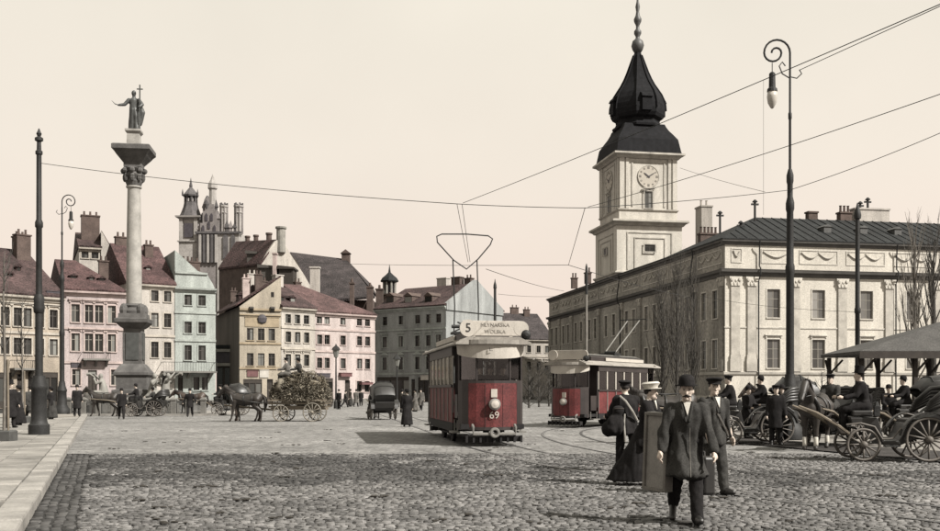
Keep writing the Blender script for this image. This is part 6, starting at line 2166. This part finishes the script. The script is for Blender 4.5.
# the four walkers in front
p_ = G(686, 12.05)
P1 = person('person', 'striding man in bowler hat and long dark overcoat carrying a flat case', p_, R(-97),
            dict(lt=14, lk=3, lf=6, rt=-20, rk=24, rf=-20, Rs=2, Re=18, Ra=16, Ri=6, Ls=10, Le=12, La=12, lean=5, yaw=-4, nod=6), 1.74, coat=GREYC, coat_hem=.60, hat='bowler', near=True, beard=True, flare=.06)
P2 = person('person', 'man in dark peaked cap and jacket with pale strap, behind the bowler-hatted man', G(712, 15.5), R(-68),
            dict(lt=12, lk=4, rt=-10, rk=16, Ls=-6, Le=16, La=14, Rs=10, Re=30, lean=4, yaw=-22), 1.78, coat=GREYC, coat_hem=.78, trousers=GREYC, hat='cap', near=True)
P3 = person('person', 'woman in white hat and long dark skirt walking behind the framed case with a parcel', G(645, 17.0), R(-28),
            dict(lt=16, lk=4, rt=-16, rk=36, Ls=30, Le=72, Rs=34, Re=66, Li=18, Ri=18, lean=8), 1.72, coat=BLACKC, coat_hem=.70, skirt=BLACKC, hat='boat', hatm=WHITEC, near=True, trail=.34)
P4 = person('person', 'porter in cap seen from behind with a pale strap across his back', G(627, 20.0), R(100),
            dict(lt=12, lk=6, rt=-12, rk=22, Ls=24, Le=48, Rs=22, Re=50, lean=10), 1.80, coat=BLACKC, coat_hem=.74, hat='cap', hatm=BLACKC, near=True)

def local_box(t, name, m, c, sx_, sy_, sz_, rot=(0, 0, 0), bevel=.01):
    b = MB(); b.box(-sx_ / 2, sx_ / 2, -sy_ / 2, sy_ / 2, -sz_ / 2, sz_ / 2)
    o = b.obj(name, m, t, bevel=bevel); o.location = c; o.rotation_euler = rot
    return o
# big flat framed board under the right arm of the bowler man
pb = thing('picture_case', 'large flat framed case held upright by the man in the bowler hat', 'case', G(657, 12.25) + Vector((0, 0, .40)), R(-70))
local_box(pb, 'panel', mat('grey_canvas', (.20, .19, .175), .9, .3, 4), (0, 0, .46), .40, .07, .92, (0, 0, 0))
for (x, z, sx_, sz_) in ((-.185, .46, .04, .94), (.185, .46, .04, .94), (0, .92, .33, .04), (0, .0, .33, .04)):
    local_box(pb, 'frame_edge', mat('grey_batten', (.13, .122, .11), .8, .3, 4), (x, 0, z), sx_, .13, sz_, bevel=.006)
pb.rotation_euler = (0, R(-3), R(122))
# small case in his left hand
sc2 = thing('hand_case', 'slim dark suitcase in the left hand of the bowler-hatted man', 'case', G(701.5, 12.25) + Vector((0, 0, .32)), R(-80))
local_box(sc2, 'shell', LEATHER, (0, 0, .26), .50, .15, .46, (0, 0, 0), .03)
for x in (-.18, .18): local_box(sc2, 'strap', BROWNC, (x, 0, .26), .035, .162, .472, bevel=.004)
b = MB(); b.tube([(-.09, 0, .49), (-.09, 0, .54), (.09, 0, .54), (.09, 0, .49)], .014, 6); b.obj('handle', LEATHER, sc2)
# strap on the man in the cap: follows the chest
b = MB(); b.tube([(-.02, -.20, 1.47), (.11, -.12, 1.42), (.175, .0, 1.22), (.17, .12, 1.02), (.12, .21, .90)], .018, 6); b.obj('strap', MIDC, P2)
b = MB(); b.tube([(.16, -.03, .84), (.15, -.1, .86)], .02, 6); b.obj('strap_buckle', MIDC, P2)
# porter's straps and pack
for pts in ([(-.04, .16, 1.50), (-.155, .08, 1.40), (-.19, -.05, 1.2), (-.15, -.16, 1.02)], [(-.175, .11, 1.15), (-.2, .13, .95), (-.215, .12, .75), (-.19, .10, .6)]):
    b = MB(); b.tube(pts, .022, 6); b.obj('strap', mat('pale_strap', (.22, .21, .19), .9, .2, 4), P4)
sk_ = thing('shoulder_bundle', 'dark bundle carried at the side of the porter', 'bundle', G(616, 19.8) + Vector((0, 0, .75)), 0)
m = MB(); m.ell((0, 0, .2), (.19, .16, .22)); m.ell((.05, 0, .45), (.12, .12, .12)); m.ell((-.08, .05, .1), (.2, .2, .16)); inst('sack', remesh(m, 'sack', .025, BLACKC, 2, .03, 6), sk_)
b = MB(); b.torus((.05, 0, .5), .1, .015, 'Z', 14, 5); b.obj('cord', BROWNC, sk_)
pc = thing('parcel', 'pale wrapped parcel held against the chest of the woman in the white hat', 'parcel', G(645, 17.0) + Vector((.33, -.17, 1.06)), R(-28))
local_box(pc, 'wrapping', WHITEC, (0, 0, .06), .16, .26, .20, (0, R(20), 0), .02)
for v in (0,):
    b = MB(); b.tube([(.09, 0, -.06), (.11, 0, .17), (-.06, 0, .2), (-.1, 0, -.04)], .006, 5, closed=True); b.obj('string', BROWNC, pc)

# people further off
def far(label, px, d, rz, pose, H=1.72, z=0.0, group='people crossing the square', **kw):
    return person('person', label, G(px, d) + Vector((0, 0, z)), R(rz), pose, H, .034, group=group, collar=kw.pop('collar', True), **kw)
far('woman in a long dark coat standing left of the front tram', 407, 45.0, 100, STAND, 1.66, coat=BLACKC, coat_hem=.40, skirt=BLACKC, hat='wide', flare=.03)
far('man in dark suit striding before the column railing', 121.5, 57.0, -70, WALK, 1.74, coat_hem=.75)
far('man in long coat standing by the arc lamp on the left pavement', 77, 58.0, -60, STAND, 1.78, z=.13, coat_hem=.45)
far('man walking with arms held out, right of the column', 190, 62.0, -80, dict(WALK2, La=24, Ra=24), 1.74, coat_hem=.62)
far('bulky man in dark overcoat on the far left pavement', 10.5, 40, -30, STAND, 1.82, z=.13, coat=BLACKC, coat_hem=.4, hat='top')
far('woman in dark dress on the far left pavement behind the sapling', 19, 43, 200, STAND, 1.68, z=.13, skirt=BLACKC, hat='wide')
far('man half hidden behind the thick iron mast', 31, 47, 140, WALK, 1.74, z=.13, coat=GREYC)
far('woman standing on the left pavement between mast and lamp', 52, 52, 170, STAND2, 1.66, z=.13, skirt=GREYC, hat='wide')
for i, (px, d, rz, ps, sk, lb) in enumerate(((339, 88, -120, STAND, None, 'dark-coated man beside the black lantern, before the rose house'), (345, 98, 10, WALK, None, 'small man walking, first right of the black lantern'), (350.5, 104, 200, STAND, GREYC, 'small woman before the rose house door'),
        (356, 101, 80, WALK2, None, 'small man with his back turned before the rose house'), (361, 108, -90, STAND, None, 'small man at the rose house shop awning'), (330, 103, -60, STAND2, BROWNC, 'small woman at the rose house shopfront'),
        (402, 74, 60, STAND, None, 'man talking beside the rear of the closed cab'), (415.5, 78, 170, STAND, MIDC, 'woman in grey dress left of the front tram side'), (421, 82, -100, WALK, None, 'man in pale coat close to the front tram side'),
        (310, 92, -90, WALK2, None, 'man behind the loaded hay wagon'), (171, 70, -100, STAND, None, 'man standing by the column railing, right end'), (87, 70, -80, STAND, None, 'man standing by the column railing, left end'))):
    far(lb, px, d, rz, ps, rng.uniform(1.64, 1.80), skirt=sk, coat=[BLACKC, GREYC, BROWNC, MIDC][i % 4 if i != 8 else 3], hat='wide' if sk else ['bowler', 'cap', 'top'][i % 3], coat_hem=rng.choice([.45, .6, .75]))

# ------------------------------------------------------------------ horses and carriages (forward +x)
HM = {}
def horse_mesh(kind, m):
    key = (kind, m.name)
    if key in HM: return HM[key]
    b = MB()
    low = -.12 if kind == 'low' else 0.0
    b.chain([(-.62, 0, 1.22), (-.25, 0, 1.14), (.15, 0, 1.12), (.52, 0, 1.20)], [.29, .30, .31, .27])
    b.ell((-.70, 0, 1.27), (.26, .25, .27)); b.ell((.62, 0, 1.14), (.2, .22, .27))
    hx, hz = (1.08, 1.72 + low * 1.4)
    b.chain([(.56, 0, 1.30), (.82, 0, 1.52 + low * .6), (hx, 0, hz + .02)], [.225, .165, .115])
    b.chain([(hx - .02, 0, hz + .06), (hx + .17, 0, hz - .14), (hx + .36, 0, hz - .36)], [.115, .095, .062])
    b.ell((hx + .10, 0, hz - .12), (.13, .075, .12)); b.ell((hx + .37, 0, hz - .37), (.07, .06, .06))
    for s in (-1, 1):
        b.cap((hx - .05, s * .055, hz + .12), (hx - .03, s * .07, hz + .26), .035, .010, 6)
    st = {'stand': (0, 0, 0, 0), 'walk': (.22, -.18, .20, -.16), 'low': (.12, -.10, .12, -.1)}[kind]
    for s, sw in ((1, st[0]), (-1, st[1])):
        f = max(0, -sw) * .5
        b.chain([(.50, s * .15, 1.08), (.50 + sw * .4, s * .15, .62), (.50 + sw * .85 - f * .3, s * .145, .16 + f * .25), (.54 + sw - f * .3, s * .145, .05 + f * .2)], [.15, .075, .048, .066])
    for s, sw in ((-1, st[2]), (1, st[3])):
        b.chain([(-.66, s * .15, 1.16), (-.50 + sw * .3, s * .17, .84), (-.80 + sw * .6, s * .155, .56), (-.74 + sw * .9, s * .15, .16), (-.69 + sw, s * .15, .05)], [.21, .135, .072, .050, .068])
    HM[key] = remesh(b, 'horse_body', .034, m, 3)
    return HM[key]
HP = {}
def horse(label, loc, rz, kind='stand', m=None, socks=False, group='cab and cart horses', s=1.0):
    m = m or HORSED
    t = thing('horse', label, 'horse', loc, rz, group)
    t.scale = (s, s, s)
    inst('body', horse_mesh(kind, m), t)
    if kind not in HP:
        low = -.12 if kind == 'low' else 0.0
        hx, hz = 1.08, 1.72 + low * 1.4
        c = MB(); c.tube([(-.90, 0, 1.36), (-1.04, 0, 1.25), (-1.08, 0, .9), (-1.02, 0, .5)], [.05, .075, .085, .02], 8); tl = c.mesh('tail', HAIR, True)
        c = MB()
        for k in range(14):
            f = k / 13; p = Vector((.58, 0, 1.50 + low * .2)).lerp(Vector((hx + .02, 0, hz + .16)), f)
            c.tube([p, p + Vector((-.05, .11, -.02)), p + Vector((-.06, .15, -.16))], [.035, .03, .008], 5)
        mn = c.mesh('mane', HAIR, True)
        c = MB(); c.tube([(.62 + .12 * math.cos(a), .25 * math.sin(a), 1.27 + .30 * math.cos(a + .5)) for a in [2 * PI * i / 18 for i in range(18)]], .055, 6, closed=True); col_ = c.mesh('collar', LEATHER, True)
        c = MB()
        for x, r in ((.02, .325), (-.42, .315)):
            c.tube([(x, r * math.sin(a), 1.13 + r * 1.0 * math.cos(a)) for a in [2 * PI * i / 18 for i in range(18)]], .022, 5, closed=True)
        c.tube([(.6, .25, 1.22), (0, .32, 1.10), (-.9, .33, .98)], .02, 5); c.tube([(.6, -.25, 1.22), (0, -.32, 1.10), (-.9, -.33, .98)], .02, 5)
        c.tube([(.55, 0, 1.52), (0, 0, 1.46), (-.6, 0, 1.54), (-.9, 0, 1.42)], .02, 5)
        c.tube([(hx + .26 + .01 * math.cos(a), .085 * math.sin(a), hz - .24 + .085 * math.cos(a)) for a in [2 * PI * i / 12 for i in range(12)]], .012, 4, closed=True)
        c.tube([(hx + .26, .085, hz - .26), (hx + .05, .10, hz + .02), (hx - .05, .06, hz + .13)], .012, 4); c.tube([(hx + .26, -.085, hz - .26), (hx + .05, -.10, hz + .02), (hx - .05, -.06, hz + .13)], .012, 4)
        c.tube([(hx + .26, .09, hz - .28), (.4, .16, 1.5), (-.4, .12, 1.5)], .010, 4)
        hn = c.mesh('harness', LEATHER, True)
        HP[kind] = (tl, mn, col_, hn)
    tl, mn, col_, hn = HP[kind]
    inst('tail', tl, t); inst('mane', mn, t); inst('collar', col_, t); inst('harness', hn, t)
    if socks:
        for x, y in ((.535, .145), (.535, -.145), (-.735, .15)):
            c = MB(); c.lathe([(.058, .12), (.06, .2), (.058, .34), (.05, .36)], 10, (x - .02, y, 0)); c.obj('white_sock', WHITEC, t, smooth=True)
        c = MB(); c.cap((1.17, 0, 1.74), (1.36, 0, 1.46), .03, .022); c.obj('blaze', WHITEC, t, smooth=True)
    return t

WHM = {}
def wheel(parent, x, y, r, n=12, detail=False, m=None, mr=None):
    m = m or mat('wheel_paint', (.10, .09, .08), .6, .35, 3)
    key = (round(r, 3), n, m.name)
    if key not in WHM:
        c = MB(); c.torus((0, 0, 0), r - .03, .032, 'Y', 36, 6); rim = c
        h = MB(); h.lathe([(.045, -.14), (.075, -.1), (.085, 0), (.075, .1), (.045, .14)], 12, M=Matrix.Rotation(PI / 2, 4, 'X'))
        s = MB(); s.tube([(0, 0, .06), (0, 0, r - .05)], [.026, .018], 6)
        ty = MB(); ty.torus((0, 0, 0), r - .006, .014, 'Y', 36, 5)
        al = MB(); al.add(rim.v, rim.f); al.add(h.v, h.f)
        for i in range(n):
            Mi = Matrix.Rotation(2 * PI * i / n, 4, 'Y'); al.add(s.v, s.f, Mi)
        WHM[key] = (rim.mesh('wheel', m, True), h.mesh('hub', m, True), s.mesh('spoke', m, True), ty.mesh('tyre', IRON, True), al.mesh('wheel', m, True))
    rim, h, s, ty, al = WHM[key]
    if detail:
        w = inst('wheel', rim, parent, (x, y, r))
        inst('hub', h, w); inst('tyre', ty, w)
        for i in range(n):
            o = inst('spoke', s, w); o.rotation_euler = (0, 2 * PI * i / n, 0)
    else:
        w = inst('wheel', al, parent, (x, y, r))
        inst('tyre', ty, w)
    return w

def cab(label, loc, rz, hood='down', detail=False, shafts=0.0, group='horse cabs', bodym=None):
    t = thing('horse_cab', label, 'carriage', loc, rz, group)
    bm_ = bodym or LEATHER
    wr, wf = .50, .375
    for y in (-.68, .68):
        wheel(t, -.60, y, wr, 14, detail); wheel(t, .78, y * .93, wf, 12, detail)
    for x, z in ((-.60, wr), (.78, wf)):
        c = MB(); c.tube([(x, -.68, z), (x, .68, z)], .03, 8); c.obj('axle', IRON, t)
    # body: curved side profile, scooped for the step
    prof = [(-1.15, .98), (-1.05, .66), (-.85, .52), (-.30, .48), (-.05, .36), (.32, .36), (.42, .55), (.52, .80), (1.00, .84), (1.04, .98), (.55, .98), (.44, .98), (.36, .66), (.30, .46), (.0, .46), (-.10, .60), (-.20, .86), (-.55, .95), (-.95, 1.12)]
    c = MB(); c.prism(prof, -.52, .52); c.obj('body', bm_, t, bevel=.015)
    c = MB(); c.box(-.85, -.22, -.48, .48, .80, .96); c.obj('passenger_seat', LEATHER, t, bevel=.03)
    c = MB(); c.prism([(-1.0, .95), (-.85, .95), (-1.05, 1.42), (-1.16, 1.40)], -.5, .5); c.obj('seat_back', LEATHER, t, bevel=.02)
    c = MB(); c.box(.52, .96, -.42, .42, 1.0, 1.14); c.obj('driver_seat', LEATHER, t, bevel=.03)
    c = MB(); c.prism([(1.0, .62), (1.22, .62), (1.42, .92), (1.38, .95), (1.18, .67), (1.0, .67)], -.45, .45); c.obj('footboard', WOODD, t)
    for y in (-.66, .66):       # mudguards
        pts = [(-.60 + .60 * math.cos(a), y, wr + .60 * math.sin(a)) for a in [R(8) + R(160) * i / 14 for i in range(15)]]
        c = MB()
        for i in range(14):
            c.bar(pts[i], pts[i + 1], .20, .025)
        c.obj('mudguard', LEATHER, t)
        c = MB(); c.tube([(-.02, y, .75), (.16, y, .52), (.38, y, .50), (.55, y, .78), (.85, y, .86), (1.15, y * .95, .82)], .022, 6); c.obj('side_iron', mat('wheel_paint', (.10, .09, .08)), t)
        c = MB(); c.box(.02, .34, y - .12, y + .12, .33, .36); c.obj('step', IRON, t)
        c = MB(); c.box(.42, .54, y * .86 - .06, y * .86 + .06, 1.02, 1.24); c.lathe([(.07, 1.24), (.03, 1.34)], 6, (.48, y * .86, 0)); c.obj('lamp', IRON, t)
        # leaf springs
        c = MB(); c.tube([(-.95, y * .8, .62), (-.6, y * .8, .50), (-.25, y * .8, .62)], .02, 5); c.tube([(.5, y * .8, .62), (.78, y * .8, .48), (1.05, y * .8, .62)], .02, 5); c.obj('spring', IRON, t)
    if hood == 'up':
        n = 5
        arcs = []
        for k in range(n):
            a = R(15 + 33 * k)
            arcs.append([(-.72 - .95 * math.cos(a) * 1.0 + .30, y, 1.12 + (1.02 * math.sin(a)) * (1 - .18 * (abs(y) / .56) ** 4)) for y in (-.56, -.54, -.4, -.15, .15, .4, .54, .56)])
        c = MB()
        base = [(-1.12, y, 1.0) for y in (-.54, -.54, -.4, -.15, .15, .4, .54, .54)]
        rows = [base] + arcs
        k = 8
        vs_ = [v for r_ in rows for v in r_]
        fs_ = [(i * k + j, i * k + j + 1, (i + 1) * k + j + 1, (i + 1) * k + j) for i in range(len(rows) - 1) for j in range(k - 1)]
        c.add(vs_, fs_)
        for sg in (0, k - 1):
            pts = [rows[i][sg] for i in range(len(rows))] + [(-.45, rows[1][sg][1], 1.0)]
            c.add(pts, [tuple(range(len(pts)))])
        o = c.obj('hood', LEATHER, t, smooth='auto'); so = o.modifiers.new('s', 'SOLIDIFY'); so.thickness = .02
        for r_ in arcs:
            c = MB(); c.tube([(x, y * 1.01, z + .01) for x, y, z in r_], .018, 5); c.obj('hood_bow', IRON, o)
    else:
        c = MB()
        for k in range(5):
            zz = 1.30 + .085 * k
            c.tube([(-.55 - .03 * k, -.56, 1.12 + .05 * k), (-.95 - .02 * k, -.58, zz), (-1.32 + .02 * k, -.45, zz + .02), (-1.40 + .02 * k, 0, zz + .03), (-1.32 + .02 * k, .45, zz + .02), (-.95 - .02 * k, .58, zz), (-.55 - .03 * k, .56, 1.12 + .05 * k)], .06, 7)
        c.obj('folded_hood', LEATHER, t, smooth=True)
    if shafts == 'propped':
        for y in (-.42, .42):
            c = MB(); c.tube([(.95, y, .55), (1.3, y, .80), (1.75, y * .98, 1.08), (2.15, y * .95, 1.24)], [.04, .04, .034, .024], 7); c.obj('shaft', WOODL, t)
    elif shafts is not None:
        for y in (-.42, .42):
            Ms = Matrix.Translation((1.0, 0, 0)) @ Matrix.Rotation(shafts, 4, 'Z')
            pts = [Ms @ Vector(p) for p in ((0, y, .55), (.5, y, .85), (1.3, y * 1.0, 1.02), (2.45, y * .92, 1.12))]
            c = MB(); c.tube(pts, [.04, .04, .036, .022], 7); c.obj('shaft', WOODL, t)
    return t

def place_ahead(loc, rz, dx, dy=0.0):
    return Vector(loc) + Vector((math.cos(rz) * dx - math.sin(rz) * dy, math.sin(rz) * dx + math.cos(rz) * dy, 0))

# the big cab on the right
c1 = Vector(((893 - 470) / F * 23.0, 23.05, 0.02)); a1 = R(172)
cab('open horse cab with tall spoked wheels in front, right edge', c1, a1, 'down', True, 'propped')
person('person', 'cab driver in tall hat and black coat on the box of the front cab', place_ahead(c1, a1, .62), a1, SIT, 1.80, .026, coat=BLACKC, hat='top', seat_z=1.14, group='cab drivers')
# second rank of cabs behind it
for i, (px, d, rz, ho, lb, ll) in enumerate(((752, 30.5, 176, 'down', 'horse cab behind the walking man in the peaked cap', 'cab driver in cap, leftmost of the waiting drivers'),
                                             (836, 29.3, 238, 'down', 'horse cab between the dark horse and the front cab', 'cab driver in flat cap behind the dark horse'),
                                             (925, 33.0, 178, 'up', 'hooded horse cab under the shelter, right edge', 'cab driver in bowler under the shelter'))):
    L_ = G(px, d) + Vector((0, 0, .02)); a = R(rz)
    cab(lb, L_, a, ho, False, 0.0)
    person('person', ll, place_ahead(L_, a, .6), a, SIT, 1.78, .03, coat=[BLACKC, GREYC, BLACKC][i], hat=['cap', 'cap', 'bowler'][i], seat_z=1.12, group='cab drivers')
    hp = place_ahead(L_, a, 2.6)
    if i < 2:
        horse(['dark cab horse hidden behind the walking man in the peaked cap', 'dark horse with white socks and blaze beside the tall arc lamp'][i], hp, a, ['low', 'stand'][i], HORSED, i == 1)
for px, d, lb, h_ in ((776, 29.2, 'waiting man in cap sitting left of the tall arc lamp', 'cap'), (782, 31.0, 'waiting man in dark hat just left of the tall arc lamp', 'bowler'), (846, 34.5, 'man in wide dark hat under the near corner of the shelter', 'wide')):
    person('person', lb, G(px, d) + Vector((0, 0, .02)), R(-100), STAND, 1.72, .03, coat=BLACKC, hat=h_, coat_hem=.5, group='people waiting at the cab rank')

L_ = G(782, 34.5) + Vector((0, 0, .02))
cab('horse cab directly behind the foot of the tall arc lamp', L_, R(170), 'up', False, 0.0)
person('person', 'cab driver in black hat behind the foot of the tall arc lamp', place_ahead(L_, R(170), .6), R(170), SIT, 1.8, .03, seat_z=1.14, hat='bowler', group='cab drivers')
L_ = G(846, 38.5) + Vector((0, 0, .02))
cab('horse cab at the back of the rank, before the dark capped mast', L_, R(176), 'down', False, 0.0)
horse('brown horse at the back of the rank, left of the dark capped mast', place_ahead(L_, R(176), 2.6), R(176), 'stand', HORSEB)
for px, d, rz, sk, lb, h_ in ((747, 33.5, -60, None, 'man in bowler standing at the left end of the cab rank', 'bowler'), (760, 35, -120, None, 'man in cap standing between the waiting cabs, left of the arc lamp', 'cap'), (866, 33, 200, BLACKC, 'woman in wide hat beside the near shelter post', 'wide'), (832, 36, -80, None, 'man in cap standing behind the dark horse', 'cap'), (888, 36.2, -90, None, 'man in bowler waiting inside the shelter', 'bowler')):
    person('person', lb, G(px, d) + Vector((0, 0, .02)), R(rz), STAND if sk else STAND2, rng.uniform(1.66, 1.8), .03, coat=BLACKC, skirt=sk, hat=h_, coat_hem=.5, group='people waiting at the cab rank')

# carriages across the square
c2 = G(147, 63.5); a2 = R(183)
cab('open carriage passing in front of the column', c2, a2, 'down', False, 0.0)
person('person', 'driver in bowler hat on the open carriage before the column', place_ahead(c2, a2, .6), a2, SIT, 1.75, .034, seat_z=1.12, hat='bowler', group='cab drivers')
person('person', 'passenger in dark clothes sitting in the open carriage before the column', place_ahead(c2, a2, -.5, .15), a2, SIT, 1.68, .034, seat_z=.95, hat='wide', coat=GREYC, group='carriage passengers')
horse('dark horse drawing the open carriage before the column', place_ahead(c2, a2, 2.7), a2, 'walk', HORSED)
c3 = G(231, 66.0); a3 = R(181)
cab('dark cab with raised hood in front of the lane shop', c3, a3, 'up', False, 0.0)
person('person', 'driver on the hooded cab in front of the lane shop', place_ahead(c3, a3, .6), a3, SIT, 1.72, .034, seat_z=1.12, hat='cap', group='cab drivers')
horse('dark horse drawing the hooded cab, right of the column', place_ahead(c3, a3, 2.6), a3, 'low', HORSEB)
c4 = G(381.5, 56.5); a4 = R(104)
cab('closed black cab seen from behind, left of the front tram', c4, a4, 'up', False, 0.0)
person('person', 'driver of the closed black cab seen from behind', place_ahead(c4, a4, .6), a4, SIT, 1.75, .034, seat_z=1.14, hat='cap', group='cab drivers')
horse('dark horse ahead of the closed black cab', place_ahead(c4, a4, 2.6), a4, 'walk', HORSED)

# hay wagon with its pair
wl = G(299, 53.0); wa = R(178)
wg = thing('hay_wagon', 'long farm wagon piled with hay drawn by a pair of horses', 'wagon', wl, wa)
for y in (-.75, .75):
    wheel(wg, -.85, y, .50, 12, False, mat('wagon_wheel_wood', (.16, .145, .12), .8, .3, 3)); wheel(wg, .80, y, .44, 12, False, MATS['wagon_wheel_wood'])
for x, r in ((-.85, .5), (.8, .44)):
    c = MB(); c.tube([(x, -.8, r), (x, .8, r)], .045, 8); c.obj('axle', WOODD, wg)
c = MB(); c.box(-1.5, 1.4, -.5, .5, .62, .72); c.obj('bed', WOODL, wg)
for sg in (-1, 1):
    for k in range(3):
        c = MB(); c.bar((-1.6, sg * (.52 + .09 * k), .78 + .17 * k), (1.5, sg * (.52 + .09 * k), .78 + .17 * k), .05, .10); c.obj('side_rail', WOODL, wg)
    for x in (-1.4, -.7, 0, .7, 1.3):
        c = MB(); c.bar((x, sg * .48, .68), (x, sg * .74, 1.22), .05); c.obj('side_stake', WOODL, wg)
c = MB(); c.tube([(1.3, 0, .6), (4.0, 0, .85)], .05, 7); c.obj('drawbar', WOODL, wg)
hl_ = thing('hay_load', 'heap of hay and green brushwood on the farm wagon', 'hay', wl, wa)
m = MB()
for k in range(60):
    m.ell((rng.uniform(-1.3, 1.1), rng.uniform(-.5, .5), rng.uniform(.95, 2.1)), (rng.uniform(.18, .36), rng.uniform(.16, .3), rng.uniform(.15, .28)), 8, 6)
inst('heap', remesh(m, 'heap', .07, HAY, 1, .10, 5, 1.0), hl_)
q = random.Random(3)
for nm, n_, col_ in (('hay_wisps', 6000, HAY), ('leafy_twigs', 700, mat('brushwood', (.095, .078, .055), .9, .5, 3, island=.5))):
    c = MB()
    for k in range(n_):
        th, ph = q.uniform(0, 2 * PI), q.uniform(-.2, 1)
        p = Vector((-.1 + 1.6 * math.cos(th) * math.sqrt(max(.02, 1 - max(ph, 0) ** 2)), .86 * math.sin(th) * math.sqrt(max(.02, 1 - max(ph, 0) ** 2)), 1.35 + 1.05 * ph + q.uniform(-.12, .12)))
        rag = 1 + .30 * noise.noise((th * 1.3, ph * 2.2, 5.0)) + .12 * noise.noise((th * 4, ph * 5, 1.0))
        p = Vector((p.x * (.7 + .3 * rag), p.y * rag, 1.1 + (p.z - 1.1) * rag))
        if nm == 'leafy_twigs': p = Vector((p.x * .8 - .2, p.y * .9, 1.8 + .75 * max(0, ph) + q.uniform(-.1, .2)))
        d_ = Vector((q.uniform(-1, 1), q.uniform(-1, 1), q.uniform(-.8, .5))).normalized() * q.uniform(.12, .34)
        u = d_.cross(Vector((q.uniform(-1, 1), q.uniform(-1, 1), 1))).normalized() * q.uniform(.012, .035)
        c.add([p - d_ * .5 - u * .5, p - u + d_ * .1, p + d_ * .5, p + u + d_ * .1], [(0, 1, 2, 3)])
    o = c.obj(nm, col_, hl_); o['kind'] = 'stuff'
for x, y, lb, hh, cc in ((.55, .15, 'driver in cap sitting on top of the hay wagon', 'cap', MIDC), (-.05, -.1, 'second rider in wide hat on top of the hay wagon', 'wide', GREYC)):
    person('person', lb, place_ahead(wl, wa, x, y), wa, SIT, 1.72, .034, coat=cc, hat=hh, seat_z=2.45, group='riders on the hay wagon')
horse('near dark horse of the pair drawing the hay wagon', place_ahead(wl, wa, 2.75, .52), wa, 'walk', HORSED)
horse('off-side brown horse of the pair drawing the hay wagon', place_ahead(wl, wa, 2.95, -.48), wa, 'stand', HORSEB)

# tram crew and passengers on the front platform
tf = Vector((math.cos(tram1.rotation_euler.z), math.sin(tram1.rotation_euler.z), 0))
tl_ = Vector((-tf.y, tf.x, 0))
for dx, dy, lb, hh in ((3.45, -.25, 'tram driver in cap at the controls of the front tram', 'cap'), (3.35, .45, 'passenger on the front platform of the front tram', 'bowler'), (3.15, .1, 'conductor standing behind the driver of the front tram', 'cap')):
    person('person', lb, tram1.location + tf * dx + tl_ * dy + Vector((0, 0, .64)), tram1.rotation_euler.z, STAND2, 1.70, .034, coat=BLACKC, hat=hh, coat_hem=.6, group='people on the front tram')

bpy.data.scenes.remove(TMP)
